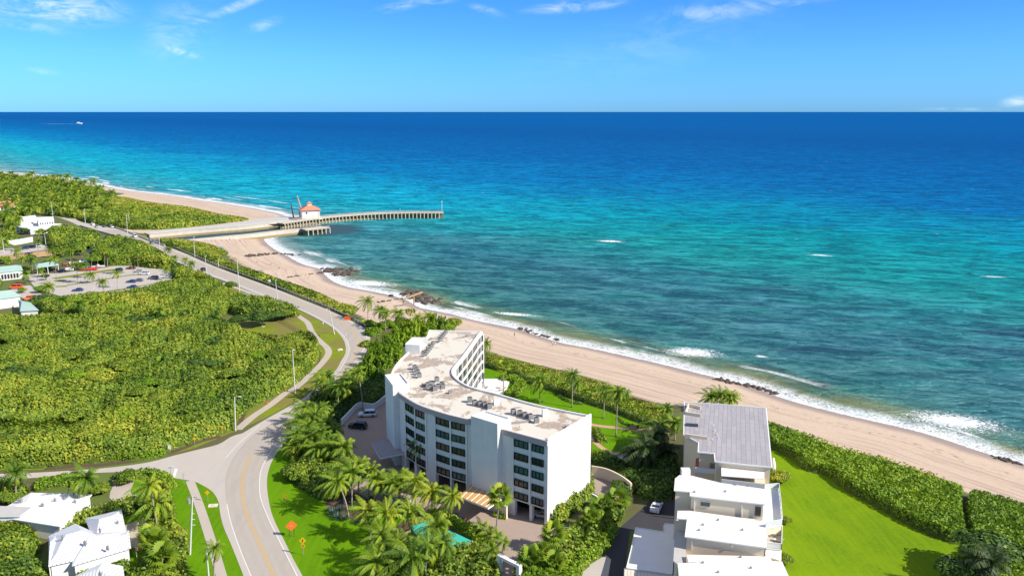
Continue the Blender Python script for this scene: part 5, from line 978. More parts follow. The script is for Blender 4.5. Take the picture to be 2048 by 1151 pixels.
for x, y, w_, h_, lb in [(856,770,3.0,.5,'low grey duct box beside the ring of roof units'),(855,703,.6,1.5,'dark stack of roof equipment behind the middle row of units'),(1090,832,1.2,1.5,'white roof cabinet right of the last row of units'),(993,808,1.2,1.1,'white roof cabinet between the two right hand rows'),(1032,846,6.5,.22,'long grey timber sleeper below the right hand row of units'),(862,679,.6,.5,'small roof vent near the open stair box'),(822,730,.7,.4,'dark roof drain near the curved parapet'),(935,672,.8,.3,'dark roof hatch near the far end'),(1134,855,.7,.45,'roof vent beside the end parapet'),(979,844,1.5,.5,'roof hatch on the projecting stair tower'),(901,786,.8,.7,'pale roof vent in the brown stain')]:
    gx, gy = G(x, y, ZR-.4); t = thing('roof_box', lb, 'roof equipment', (gx, gy, ZR-.42), .3); MB().box((0,0,h_/2), (w_, .7, h_)).box((0,0,h_+.03), (w_*.92, .6, .06)).build('casing', M['metal_grey' if w_ != 1.2 else 'white_trim'], t); MB().box((0,0,.03), (w_+.15, .85, .06)).build('base', M['concrete'], t)
# walls around the courtyard and ramp
def freewall(pts, h, lb, mat='white_wall', th=.35, cat='wall', name='wall', sm=True):
    P_ = smooth(W(pts), 4) if sm else W(pts); b = MB(); L_, R_ = ribbon_poly(P_, th); poly = [(p.x, p.y) for p in L_]+[(p.x, p.y) for p in R_[::-1]]; b.prism(poly, 0, h); return tag(b.build(name, M[mat]), lb, cat)
freewall([(683,850),(700,832),(717,816),(735,817),(750,817),(765,806),(778,794)], 1.6, 'low white retaining wall around the shaded courtyard')
freewall([(1183,953),(1210,958),(1237,970),(1257,984),(1262,990)], 2.6, 'tall curved cream wall behind the garage ramp', 'cream_wall')
freewall([(1120,1056),(1150,1056),(1160,1050)], .3, 'low white kerb wall at the corner of the turning circle')
freewall([(1170,985),(1190,992),(1202,1002),(1202,1012)], .35, 'thin white kerb around the side lawn by the ramp')
# white gate arch with house number
g = thing('gate_arch', 'white stucco gate arch at the condo entrance drive', 'gate', (*G(1000,1143), 0)); g0 = Vector(G(998,1140)); g1 = Vector(G(1036,1160)); gd = (g1-g0); gl = gd.length; gd /= gl; ga = math.atan2(gd.y, gd.x)
for tt in (0, gl): 
    q = gd*tt; b = MB().box((q.x, q.y, 1.4), (.7, .8, 2.8), ga); o = b.build('post', M['white_wall'], g); MB().box((q.x, q.y, .1), (.8, .9, .2), ga).build('plinth', M['concrete'], o)
q = gd*gl/2; MB().box((q.x, q.y, 3.05), (gl+.7, .8, .5), ga).build('lintel', M['white_wall'], g)
def text_on(name, body, size, loc_, rot, mat, parent, ext=.01):
    cu = bpy.data.curves.new(name, 'FONT'); cu.body = body; cu.size = size; cu.extrude = ext; cu.align_x = 'CENTER'; cu.align_y = 'CENTER'; cu.materials.append(M[mat]); o = bpy.data.objects.new(name, cu); COL.objects.link(o); o.location = loc_; o.rotation_euler = rot; o.parent = parent
    dg = bpy.context.evaluated_depsgraph_get(); me = bpy.data.meshes.new_from_object(o.evaluated_get(dg)); me.materials.clear(); me.materials.append(M[mat]); bpy.data.objects.remove(o); o = bpy.data.objects.new(name, me); COL.objects.link(o); o.location = loc_; o.rotation_euler = rot; o.parent = parent; return o
qq = gd*gl*.10+Vector((gd.y, -gd.x))*-.15; text_on('house_number', '4221', .55, (qq.x, qq.y, 3.55), (math.radians(80), 0, 0), 'metal_dark', g, .03)
# teal court cover on posts
tc = [Vector(G(*p, 1.1)) for p in [(822,1052),(858,1040),(945,1081),(912,1103),(848,1090)]]
ct = thing('court_cover', 'flat teal cover over the raised pool beside the driveway hedge', 'pool cover', (*tc[0], 0)); b = MB(); b.prism([(v.x-tc[0].x, v.y-tc[0].y) for v in tc], 1.0, 1.1); b.build('canvas', M['teal_court'], ct)
MB().prism([(v.x-tc[0].x, v.y-tc[0].y) for v in poly_inset(tc, .15)], 0, 1.0).build('side_wall', M['green_roof'], ct)
for v in tc: MB().tube([(v.x-tc[0].x, v.y-tc[0].y, 0), (v.x-tc[0].x, v.y-tc[0].y, 1.2)], .07, 6).build('post', M['white_trim'], ct)
# ------------------------------------------------------------------ grey roofed beach house and the townhouses
hz = 12.0; hp = W([(1371,804),(1442,808),(1530,815.5),(1541,932),(1433,921),(1431,905),(1399,902),(1400,884),(1370,868)], hz); O1 = Vector(hp[0])
bh = thing('beach_house', 'beige beach house with grey ribbed flat roof next to the sand', 'house', (*O1, 0)); rel1 = lambda P_: [(p[0]-O1.x, p[1]-O1.y) for p in P_]
B = MB(); B.prism(rel1(hp), 0, hz-.25); B.build('wall', M['cream_wall'], bh)
pv = [Vector(p) for p in rel1(hp)]; b = MB(); b.prism(poly_inset(pv, -.35), hz-.22, hz+.02); b.build('eave', M['white_trim'], bh); sheet('roof', poly_inset(pv, -.15), hz+.03, M['roof_felt'], None, bh)
for y0, y1 in (((1378,805),(1402,812)), ((1371,822),(1402,827)), ((1370,866),(1415,872))):
    a, c = rel1(W([y0, y1], hz+.8)); MB().wallseg(a, c, hz-.3, hz+.75, .25).build('parapet', M['cream_wall'], bh)
a, c = rel1(W([(1378,805),(1371,822)], hz+.8)); MB().wallseg(a, c, hz-.3, hz+.75, .25).build('parapet', M['cream_wall'], bh)
a, c = rel1(W([(1372,845),(1396,856)], hz)); MB().box(((a[0]+c[0])/2, (a[1]+c[1])/2, hz+.15), (2.6, 1.4, .25), -.2).build('skylight', M['glass'], bh)
for x, y in [(1419,812),(1429,862),(1434,870),(1425,880),(1437,877),(1465,821),(1427,852)]:
    q = rel1(W([(x, y)], hz))[0]; MB().tube([(q[0], q[1], hz), (q[0], q[1], hz+.45)], .09, 7).build('vent_pipe', M['white_trim'], bh)
# recessed terrace with red floor
tp = rel1(W([(1392,915),(1432,918),(1434,940),(1390,937)], 8.6)); B = MB(); B.prism(tp, 0, 8.55); B.build('terrace_block', M['cream_wall'], bh); sheet('terrace_floor', tp, 8.58, M['terracotta'], None, bh)
a, c = rel1(W([(1390,943),(1441,948)], 8.6)); MB().wallseg(a, c, 8.58, 9.6, .12).build('railing', M['white_trim'], bh)
q = rel1(W([(1424,935)], 8.6))[0]; MB().box((q[0], q[1], 9.2), (1.1, 1.0, 1.2)).build('outdoor_kitchen', M['metal_grey'], bh)
# townhouses, three stepped blocks
def block(name, roofpx, z, lb=None, parent=None, ov=.15, wallmat='cream_wall', roofmat='white_roof', zb=0):
    P_ = [Vector(p) for p in W(roofpx, z)]; o0 = P_[0] if parent is None else Vector(parent.location[:2]); t = parent or thing(name, lb, 'house', (*P_[0], 0)); q = [v-o0 for v in P_]
    MB().prism([(v.x, v.y) for v in poly_inset(q, .12)], zb, z-.2).build('wall', M[wallmat], t)
    MB().prism([(v.x, v.y) for v in poly_inset(q, -ov)], z-.2, z, 1, mit=0).build('roof', [M[roofmat], M['white_trim']], t); return t
def cw(t, px, py, px2, py2, z, zz, w=.9, nm='window', depthz=None):
    pass
k = 4.586; TP = lambda l: [(1240+x/k, 900+y/k) for x, y in l]
tb = block('townhouse', TP([(512,258),(555,225),(640,230),(925,300),(1322,355),(1322,488),(648,412),(648,375),(503,362)]), 13.0, 'beige townhouse with white flat roof directly below the grey roofed house')
tcn = block('townhouse', TP([(535,555),(640,555),(1110,620),(1232,632),(1232,705),(1335,712),(1335,885),(603,785),(622,625),(530,618)]), 10.4, 'middle beige townhouse with white flat roof and balcony of furniture')
td = block('townhouse', TP([(620,958),(1370,975),(1385,1015),(700,1035),(640,1035)]), 8.6, 'narrow lower townhouse roof between the middle and front blocks')
te = block('townhouse', TP([(540,1035),(712,1035),(712,1000),(1480,1020),(1560,1200),(1580,1320),(560,1320)]), 9.4, 'front townhouse with white flat roof at the bottom edge')
def wall_feature(t, p0, p1, z0, z1, mat, nm, th=.12, fr=None, off=0.0):
    a, c = Vector(p0), Vector(p1); o0 = Vector(t.location[:2]); o = MB().wallseg(a-o0, c-o0, z0, z1, th, off=off).build(nm, M[fr or mat], t)
    if fr: MB().wallseg(a-o0, c-o0, z0+.1, z1-.1, th+.06, off=off).build('pane', M[mat], o)
    return o
def south_wall(px0, py0, px1, py1, z): return Vector(G(px0, py0, z)), Vector(G(px1, py1, z))
def on_edge(A, C, s0, s1, out=.0):
    d = (C-A).normalized(); n_ = Vector((d.y, -d.x)); n_ = n_ if n_.y < 0 else -n_; return A+(C-A)*s0+n_*out, A+(C-A)*s1+n_*out
A_, C_ = south_wall(*TP([(648,412)])[0], *TP([(1322,488)])[0], 13.0)
for s0, s1, z0, z1, mt in [(.145,.27,11.2,12.2,'glass'), (.885,.965,10.5,12.5,'glass')]:
    p0, p1 = on_edge(A_, C_, s0, s1, -.06); wall_feature(tb, p0, p1, z0, z1, mt, 'window', .14, 'white_trim')
for s in (.05, .70): p0, p1 = on_edge(A_, C_, s, s+.012, -.03); wall_feature(tb, p0, p1, 10.0, 12.8, 'white_trim', 'downpipe', .15)
A_, C_ = south_wall(*TP([(603,785)])[0], *TP([(1335,885)])[0], 10.4)
p0, p1 = on_edge(A_, C_, .58, .60, -.02); wall_feature(tcn, p0, p1, 9.7, 9.95, 'lamp', 'wall_lamp', .35)
p0, p1 = on_edge(A_, C_, .075, .087, -.03); wall_feature(tcn, p0, p1, 8.2, 10.2, 'white_trim', 'downpipe', .15)
# west facing wall windows of the townhouses
for t, x, y, z0, z1 in [(tcn,582,705,3.4,4.4),(tcn,582,880,.8,2.2)]:
    a = Vector(G(*TP([(575,y)])[0], (z0+z1)/2)); 
# main lower podium with the west wall and the glass balconies
pod = [Vector(p) for p in W(TP([(505,365),(520,330),(1322,360),(1330,345),(1462,350),(1490,680),(1480,1020),(600,1030),(530,1000),(528,560)]), 3.6)]
block('townhouse', TP([(1325,360),(1455,348),(1470,470),(1488,680),(1335,712),(1232,700),(1236,640),(1310,640)]), 9.7, parent=tb, roofmat='white_trim', ov=.02)
block('townhouse', TP([(1338,890),(1480,905),(1478,1012),(1372,975),(1335,960)]), 7.4, parent=tcn, roofmat='white_trim', ov=.02)
block('townhouse', TP([(1336,725),(1486,730),(1480,905),(1338,890)]), 7.8, parent=tcn, roofmat='concrete', ov=.02)
block('townhouse', TP([(520,560),(622,630),(603,785),(608,1030),(528,1040),(490,1010)]), 8.0, parent=tcn, ov=.02, roofmat='concrete')
M['rail_glass'] = simple('rail_glass', (.60,.63,.62), .2, .05)
for t, pts, z in [(tb,[(1325,358),(1455,345),(1470,470),(1488,680),(1336,705)],9.7),(tcn,[(1340,890),(1480,905),(1486,735)],7.8)]:
    P_ = [Vector(p)-Vector(t.location[:2]) for p in W(TP(pts), z)]; rl = MB(); gl_ = MB()
    for i in range(len(P_)-1):
        gl_.wallseg(P_[i], P_[i+1], z+.08, z+.95, .04); rl.wallseg(P_[i], P_[i+1], z+.95, z+1.05, .08); L = (P_[i+1]-P_[i]).length; m = max(1, int(L/1.6))
        for j in range(m+1): q = P_[i].lerp(P_[i+1], j/m); rl.box((q.x, q.y, z+.5), (.08,.08,1.0))
    r_ = rl.build('railing', M['white_trim'], t); gl_.build('glass_panel', M['rail_glass'], r_)
for t, zz, l in [(tb, 13.0, [(682,385),(965,380),(1060,318),(1178,330)]), (tcn, 10.4, [(760,685),(1122,732),(725,735),(900,640)]), (te, 9.4, [(760,1032),(900,1120),(1200,1080)]), (td, 8.6, [(1105,982)])]:
    for x, y in l: q = Vector(W(TP([(x, y)]), zz)[0])-Vector(t.location[:2]); MB().box((q.x, q.y, zz+.12), (.32,.25,.24)).tube([(q.x,q.y,zz+.2),(q.x,q.y,zz+.4)], .07, 6).build('roof_vent', M['metal_grey'], t)
# awning over the roof terrace
aw = [Vector(p)-O1 for p in W(TP([(928,125),(1325,165),(1325,262),(930,232)]), 10.8)]; MB().prism([(v.x, v.y) for v in aw], 10.7, 10.8).build('awning', M['white_roof'], bh)
at = [Vector(p)-O1 for p in W(TP([(925,300),(925,200),(1325,230),(1325,350)]), 8.4)]; MB().prism([(v.x, v.y) for v in at], 0, 9.4).build('terrace_block', M['cream_wall'], bh)
a, c = [Vector(p)-O1 for p in W(TP([(930,285),(1320,330)]), 9.8)]; MB().wallseg(a, c, 9.4, 10.3, .1).build('railing', M['white_trim'], bh)
q = (Vector(W(TP([(600,215)]), 13.0)[0])-Vector(tb.location[:2])); MB().box((q.x, q.y, 13.4), (1.6,1.2,1.2)).build('chimney', M['white_wall'], tb)
# shaded flat roof of the carport
cp_ = [Vector(p) for p in W(TP([(145,710),(402,748),(402,690),(418,672),(505,682),(478,1135),(60,1078),(100,915)]), 3.4)]; car_port = thing('carport', 'flat roofed carport in the blue shade of the townhouses', 'carport', (*cp_[0], 0)); q = [v-cp_[0] for v in cp_]
MB().prism([(v.x, v.y) for v in poly_inset(q, .3)], 0, 3.1).build('wall', M['cream_wall'], car_port); MB().prism([(v.x, v.y) for v in q], 3.1, 3.4).build('roof', M['white_roof'], car_port)
b = MB()
for i in range(len(q)): b.wallseg(q[i], q[(i+1) % len(q)], 3.4, 3.52, .14)
b.build('roof_edge', M['white_trim'], car_port)
fz = [Vector(G(*p)) for p in TP([(40,1075),(545,1145)])]
sc_ = thing('slatted_roof', 'pale slatted timber roof at the bottom edge left of the front townhouse', 'pergola', (*G(1290,1165), 0)); o0 = Vector(sc_.location[:2]); b = MB(); P4 = [Vector(p)-o0 for p in W([(1249,1134),(1355,1149),(1355,1210),(1246,1200)], 3.2)]
for i in range(16): a = P4[0].lerp(P4[1], (i+.5)/16); c = P4[3].lerp(P4[2], (i+.5)/16); b.wallseg(a, c, 3.1, 3.2, .5)
b.build('slats', M['stone_slab'], sc_); b = MB()
for v in P4: b.tube([(v.x, v.y, 0), (v.x, v.y, 3.1)], .09, 6)
b.wallseg(P4[0], P4[1], 2.95, 3.1, .15).wallseg(P4[3], P4[2], 2.95, 3.1, .15); b.build('frame', M['white_trim'], sc_)
freewall([(1546,933),(1549,948),(1548,955)], 2.2, 'white garden wall at the corner of the beach house', 'white_wall', sm=False)
# ------------------------------------------------------------------ lower left houses
def hip(name, lb, quad, ze, zr, mat='seam_roof', ridge=.35, parent=None, wall=True, o0=None, cat='house', eave=.35):
    """hipped roof on four eave corners (pixels at height ze); ridge runs along the first edge"""
    P_ = [Vector(p) for p in (W(quad, ze))]; o = o0 or P_[0]; t = parent or thing(name, lb, cat, (*P_[0], 0)); q = [v-o for v in P_]
    m0 = (q[0]+q[3])/2; m1 = (q[1]+q[2])/2; r0 = m0.lerp(m1, ridge*.5); r1 = m1.lerp(m0, ridge*.5)
    if wall: MB().prism([(v.x, v.y) for v in poly_inset(q, eave)], 0, ze-.02, cap=False).build('wall', M['white_wall'], t)
    b = MB(); b.add([(v.x, v.y, ze) for v in q]+[(r0.x, r0.y, zr), (r1.x, r1.y, zr)]+[(v.x, v.y, ze-.18) for v in q], [(0,1,5,4),(1,2,5),(2,3,4,5),(3,0,4),(0,6,7,1),(1,7,8,2),(2,8,9,3),(3,9,6,0),(6,9,8,7)]); b.build('roof', M[mat], t); return t
h1 = hip('house', 'white flat topped house at the left edge crossed by a palm shadow', [(62,984),(184,988),(120,1052),(-20,1030)], 3.2, 3.9, 'white_roof', .5)
block('house', [(-40,1010),(20,1012),(62,1014),(40,1030),(-60,1032)], 3.9, parent=h1, roofmat='concrete', wallmat='white_wall')
h2 = hip('house', 'white ridged metal roofed house with dark shuttered window', [(97,1071),(150,1046),(258,1094),(97,1131)], 3.4, 5.4, 'seam_roof', .7); O2 = Vector(h2.location[:2])
hip('house', '', [(170,1036),(243,1018),(253,1066),(190,1085)], 3.5, 5.2, 'seam_roof', .6, h2, o0=O2)
hip('house', '', [(150,1062),(256,1060),(258,1096),(144,1130)], 3.3, 4.9, 'seam_roof', .6, h2, o0=O2)
for a, c, z0, z1, mt in [((108,1140),(113,1139),1.0,2.4,'metal_dark'),((116,1138),(126,1136),1.0,2.4,'glass'),((129,1135),(134,1134),1.0,2.4,'metal_dark')]:
    p0, p1 = [Vector(p)-O2 for p in W([a, c], 1.7)]; MB().wallseg(p0, p1, z0, z1, .2).build('shutter' if mt == 'metal_dark' else 'window', M[mt], h2)
h3 = hip('house', 'white metal roof cut by the bottom edge of the picture', [(135,1158),(182,1136),(246,1131),(252,1175)], 3.2, 5.0, 'seam_roof', .6)
for t_, x, y, z_, w_ in [(h1,40,1000,4.0,.8),(h1,85,1010,4.0,.5),(h1,110,1000,3.9,.4),(h1,150,1003,3.7,.4),(h2,170,1085,4.9,.5),(h2,125,1075,5.3,.35),(h2,200,1060,5.0,.35),(h2,215,1095,4.4,.4),(h2,235,1045,4.6,.35),(h3,200,1148,4.8,.4)]:
    x_, y_ = G(x, y, z_); MB().box((x_-t_.location[0], y_-t_.location[1], z_), (w_, w_*.7, .7)).tube([(x_-t_.location[0], y_-t_.location[1], z_), (x_-t_.location[0], y_-t_.location[1], z_+.6)], .09, 6).build('roof_vent', M['metal_grey'], t_)
hip('house', '', [(97,1071),(112,1064),(118,1100),(97,1131)], 3.5, 4.6, 'seam_roof', .5, h2, o0=O2)
hip('house', '', [(232,1062),(258,1060),(262,1094),(228,1100)], 3.45, 4.4, 'seam_roof', .5, h2, o0=O2)
# flag on the second house
fx, fy = G(272,1097, 2.2); fg = thing('flag', 'small red and white flag beside the gravel patio', 'flag', (fx, fy, 0)); MB().tube([(0,0,0),(0,0,2.6)], .03, 6).build('pole', M['white_trim'], fg)
MB().box((.5,0,2.25), (.3,.02,.6)).box((-.0,0,2.25), (.3,.02,.6), mi=0).build('red_band', M['red'], fg); MB().box((.25,0,2.25), (.22,.021,.6)).build('white_band', M['white_trim'], fg)
# ------------------------------------------------------------------ far houses and park buildings
vl = block('villa', [(30,452),(68,446),(122,447),(124,452),(60,458)], 3.6, 'white flat roofed villa with a row of small windows near the inlet', wallmat='white_wall'); o0 = Vector(vl.location[:2])
block('villa', [(72,434),(106,433),(108,440),(76,442)], 7.2, parent=vl, wallmat='white_wall'); A_, C_ = Vector(G(76,442,7.2)), Vector(G(108,440,7.2))
for s in (.1,.25,.4,.55,.7,.85): p0, p1 = on_edge(A_, C_, s, s+.07, .05); MB().wallseg(p0-o0, p1-o0, 5.0, 5.9, .3).build('window', M['glass'], vl)
block('villa', [(36,434),(70,430),(74,437),(40,441)], 5.5, parent=vl, wallmat='white_wall')
hip('villa', 'orange tile roofed villa at the far left edge', [(-20,404),(20,403),(32,412),(-14,418)], 6.5, 9.0, 'tile_red', .5, cat='house')
freewall([(14,492),(40,488),(66,483)], 3.0, 'long white street wall beside the canal road', 'white_wall', sm=False)
freewall([(238,455),(256,453),(272,452)], 1.8, 'white garden wall beyond the bridge', 'white_wall', sm=False)
g1_ = hip('pavilion', 'green hip roofed park building in front of the orange truck', [(-30,588),(30,583),(42,592),(-28,601)], 4.2, 6.2, 'green_roof', .4, cat='building')
hip('pavilion', 'long low green roof behind the green hip roofed building', [(36,599),(58,604),(78,620),(40,622)], 3.4, 4.8, 'green_roof', .4, cat='building')
gb = hip('pavilion', 'green roofed building with arched windows at the left edge', [(-30,537),(42,530),(46,540),(-30,548)], 4.0, 5.6, 'green_roof', .3, cat='building'); o0 = Vector(gb.location[:2]); A_, C_ = Vector(G(-30,548,4)), Vector(G(46,540,4))
for s in (.42,.5,.58,.66,.74,.82): p0, p1 = on_edge(A_, C_, s, s+.045, -.1); MB().wallseg(p0-o0, p1-o0, .8, 2.9, .3).build('window', M['glass'], gb)
gb2 = hip('pavilion', 'long green roofed shelter behind the trailer boats', [(70,528),(112,521),(118,529),(72,536)], 3.6, 4.6, 'green_roof', .3, cat='building', wall=False); o0 = Vector(gb2.location[:2])
for p in [(72,528),(112,523),(116,530),(74,536),(94,526),(95,533)]: q = Vector(G(*p, 3.6))-o0; MB().tube([(q.x, q.y, 0), (q.x, q.y, 3.5)], .15, 6).build('post', M['white_trim'], gb2)
freewall([(-10,553),(20,552),(30,551)], 1.2, 'green screened fence beside the arched window building', 'green_roof', sm=False)
# canal seawall
b = MB(); cs = W([(-60,519),(0,512),(45,508),(90,502),(130,499)], 0); 
for i in range(len(cs)-1): b.wallseg(cs[i], cs[i+1], SEA-.5, .25, .8)
tag(b.build('seawall', M['wood']), 'brown timber faced seawall along the canal', 'seawall')
# ------------------------------------------------------------------ inlet: jetties, pier, pump house, bridge
def strip_prism(pts_px, z, wdt, z0, z1, smoothn=4):
    P_ = smooth(W(pts_px, z), smoothn) if smoothn else W(pts_px, z); L_, R_ = ribbon_poly(P_, wdt); return P_, L_, R_
M['jetty'] = simple('stained_concrete', (.50,.44,.36), .9, .3, .25); M['weed'] = simple('weedy_concrete', (.26,.20,.10), .9, .35, .5)
nj = thing('jetty', 'long concrete jetty wall on the far side of the inlet', 'jetty', (*G(345,474,0), 0)); o0 = Vector(nj.location[:2])
P_ = [Vector(p) for p in offset_line(smooth(W([(300,480),(345,475.5),(400,470),(450,466),(500,461.5),(562,453.5)], SEA), 4), 4.6)]; L_, R_ = ribbon_poly(P_, 9); poly = [(p.x-o0.x, p.y-o0.y) for p in L_]+[(p.x-o0.x, p.y-o0.y) for p in R_[::-1]]
MB().prism(poly, SEA-1, .8).build('wall', M['jetty'], nj)
face = R_ if PX(*R_[5], 0)[1] > PX(*L_[5], 0)[1] else L_
b = MB()
for i in range(len(face)-1): b.wallseg(face[i]-o0, face[i+1]-o0, SEA-1, -1.6, 1.4)
b.build('footing', M['weed'], nj); b = MB()
for i in range(len(face)-1): b.wallseg(face[i]-o0, face[i+1]-o0, .8, 1.5, .5)
b.build('kerb', M['concrete'], nj)
def pier(name, lb, px, z, wdt, piles, step, par=None):
    P_, L_, R_ = strip_prism(px, z, wdt, 0, 0, 6); t = thing(name, lb, 'pier', (*P_[0], 0)); o0 = Vector(P_[0]); poly = [(p.x-o0.x, p.y-o0.y) for p in L_]+[(p.x-o0.x, p.y-o0.y) for p in R_[::-1]]
    MB().prism(poly, z-.5, z).build('deck', M['jetty'], t); pth = {0: Path(L_), 1: Path(R_)}
    for s_ in (0, 1):
        p = pth[s_]; d = step*.5
        while d < p.c[-1]:
            q, u = p.at(d); n_ = Vector((-u.y, u.x))*(1 if s_ == 0 else -1); m = MB(); m.tube([(q.x-o0.x+n_.x*.2, q.y-o0.y+n_.y*.2, SEA-1), (q.x-o0.x-n_.x*.1, q.y-o0.y-n_.y*.1, z-.1)], .40, 7); m.build('pile', M['pile'], t); d += step
    for s_ in (0, 1):
        p = pth[s_]; b = MB(); L = p.c[-1]; m = int(L/4)
        for i in range(m): a, _ = p.at(i*L/m); c, _ = p.at((i+1)*L/m); b.wallseg(a-o0, c-o0, z+.95, z+1.1, .12); b.wallseg(a-o0, c-o0, z+.5, z+.58, .08); b.box((a.x-o0.x, a.y-o0.y, z+.55), (.14,.14,1.1))
        b.build('railing', M['jetty'], t)
    # continuous dark seaward bulkhead behind the piles
    b = MB(); p = pth[0]; 
    for i in range(len(L_)-1): b.wallseg((L_[i]+R_[i])/2-o0, (L_[i+1]+R_[i+1])/2-o0, SEA-1, z-.5, .5)
    b.build('bulkhead', M['weed'], t); return t, P_
pier('fishing_pier', 'long curved fishing pier on closely spaced piles reaching into the sea', [(560,446),(600,440),(650,434),(700,429.5),(760,426),(820,424.5),(886,424.5)], 1.4, 6.5, 0, 2.9)
sj = thing('jetty', 'lower concrete jetty on the near side of the inlet', 'jetty', (*G(400,478,0), 0)); o0 = Vector(sj.location[:2])
P_, L_, R_ = strip_prism([(345,482),(400,477.5),(450,472.5),(500,468),(560,461),(602,457)], .3, 6.0, 0, 0); poly = [(p.x-o0.x, p.y-o0.y) for p in L_]+[(p.x-o0.x, p.y-o0.y) for p in R_[::-1]]; MB().prism(poly, SEA-1, .3).build('wall', M['jetty'], sj)
face = R_ if PX(*R_[5], 0)[1] > PX(*L_[5], 0)[1] else L_; b = MB()
for i in range(len(face)-1): b.wallseg(face[i]-o0, face[i+1]-o0, SEA-1, -1.7, 1.6)
b.build('footing', M['weed'], sj)
pier('jetty_platform', 'short pile supported platform at the tip of the near jetty', [(606,458),(628,456),(651,453)], 1.0, 9, 0, 3.4)
# pump house with red roof
ph = thing('pump_house', 'white square pump house with red hipped roof and cupola on the jetty', 'building', (*G(620,436,.8), .8), .35); 
MB().box((0,0,-.1), (17,17,.5)).build('plinth', M['concrete'], ph); MB().box((0,0,3.3), (13,13,6.6)).build('wall', M['white_wall'], ph)
r_ = MB(); r_.add([(-7.6,-7.6,6.6),(7.6,-7.6,6.6),(7.6,7.6,6.6),(-7.6,7.6,6.6),(-1.7,-1.7,9.6),(1.7,-1.7,9.6),(1.7,1.7,9.6),(-1.7,1.7,9.6)], [(0,1,5,4),(1,2,6,5),(2,3,7,6),(3,0,4,7),(3,2,1,0),(4,5,6,7)]); ro = r_.build('roof', M['tile_red'], ph)
MB().box((0,0,10.2), (3.0,3.0,1.5)).build('cupola', M['white_wall'], ro)
r_ = MB(); r_.add([(-2.1,-2.1,10.95),(2.1,-2.1,10.95),(2.1,2.1,10.95),(-2.1,2.1,10.95),(0,0,12.4)], [(0,1,4),(1,2,4),(2,3,4),(3,0,4),(3,2,1,0)]); r_.build('cupola_roof', M['tile_red'], ro)
MB().box((1.5,-6.52,1.5), (2.0,.1,3.0)).build('door', M['stone_slab'], ph); MB().tube([(-3,-6.5,4.6),(-3,-6.58,4.6)], .7, 14).build('window', M['glass'], ph); MB().box((6.52,1.0,3.0), (.1,1.4,1.4)).build('window', M['glass'], ph)
for sx_ in (-5.9, 5.9): MB().box((sx_,-6.56,3.3), (1.1,.2,6.6)).build('pilaster', M['stone_slab'], ph)
cr = thing('jib_crane', 'grey sand transfer boom leaning up behind the pump house', 'crane', (*G(601,434,.8), .8)); (x0, y0) = G(601,434,.8); bxp, bz = GY(594, 391, y0+4); ax, az_ = GY(600, 425, y0+4)
MB().tube([(0,0,0),(0,0,5)], .8, 8).build('mast', M['metal_dark'], cr); MB().tube([(ax-x0+2,0,5.5),(bxp-x0,4,bz-.8)], [.9,.45], 6).build('boom', M['metal_grey'], cr); MB().tube([(-6,3,-1),(-7.6,4,10)], [.5,.35], 6).build('strut', M['metal_dark'], cr)
nav = thing('beacon', 'thin beacon post at the outer end of the curved pier', 'beacon', (*G(884,421,1.4), 1.4)); MB().tube([(0,0,0),(0,0,7)], .12, 6).build('post', M['white_trim'], nav); MB().box((0,0,7.2), (.6,.6,.7)).build('lamp', M['lime'], nav)
# bridge over the inlet
br = thing('bridge', 'concrete road bridge over the inlet with grey side barriers', 'bridge', (*G(235,470), 0)); o0 = Vector(br.location[:2])
bl = smooth(W([(160,452),(200,464),(262,481),(300,495)]), 4); brr = smooth(W([(170,438),(235,457),(300,482),(330,492)]), 4)
poly = [(x-o0.x, y-o0.y) for x, y in bl]+[(x-o0.x, y-o0.y) for x, y in brr[::-1]]; MB().prism(poly, -1.2, .04).build('deck', M['concrete'], br)
for ln in (bl, brr):
    b = MB()
    for i in range(len(ln)-1): b.wallseg(Vector(ln[i])-o0, Vector(ln[i+1])-o0, -1.3, .95, .4)
    b.build('barrier', M['concrete'], br)
for p, q in [((196,466),(236,459)), ((250,482),(296,482)), ((222,474),(262,470))]: a, c = [Vector(v)-o0 for v in W([p, q])]; MB().wallseg(a, c, SEA-1, -1.0, 1.5).build('pier_wall', M['metal_grey'], br)
freewall([(155,487),(175,478),(194,472)], .9, 'sloping pinkish bank wall beside the bridge', 'stone_slab', th=3.0)
# guard rail along the seaward side of the road
gr_ = thing('guard_rail', 'dark post and rail barrier along the beach side of the road', 'barrier', (*G(500,557), 0)); o0 = Vector(gr_.location[:2]); gp = Path(offset_line(smooth(W([(300,481),(342,495),(375,508),(425,530),(500,558),(550,576),(600,596),(650,616),(700,639),(727,654)]), 5), .9)); b = MB(); L = gp.c[-1]; m = int(L/6)
for i in range(m): a, _ = gp.at(i*L/m); c, _ = gp.at((i+1)*L/m); b.wallseg(a-o0, c-o0, .45, .95, .22)
b.build('rail', M['concrete'], gr_); b = MB()
for i in range(m*2): a, _ = gp.at(i*L/m/2); b.box((a.x-o0.x, a.y-o0.y, .5), (.28,.28,1.0))
b.build('posts', M['metal_dark'], gr_)
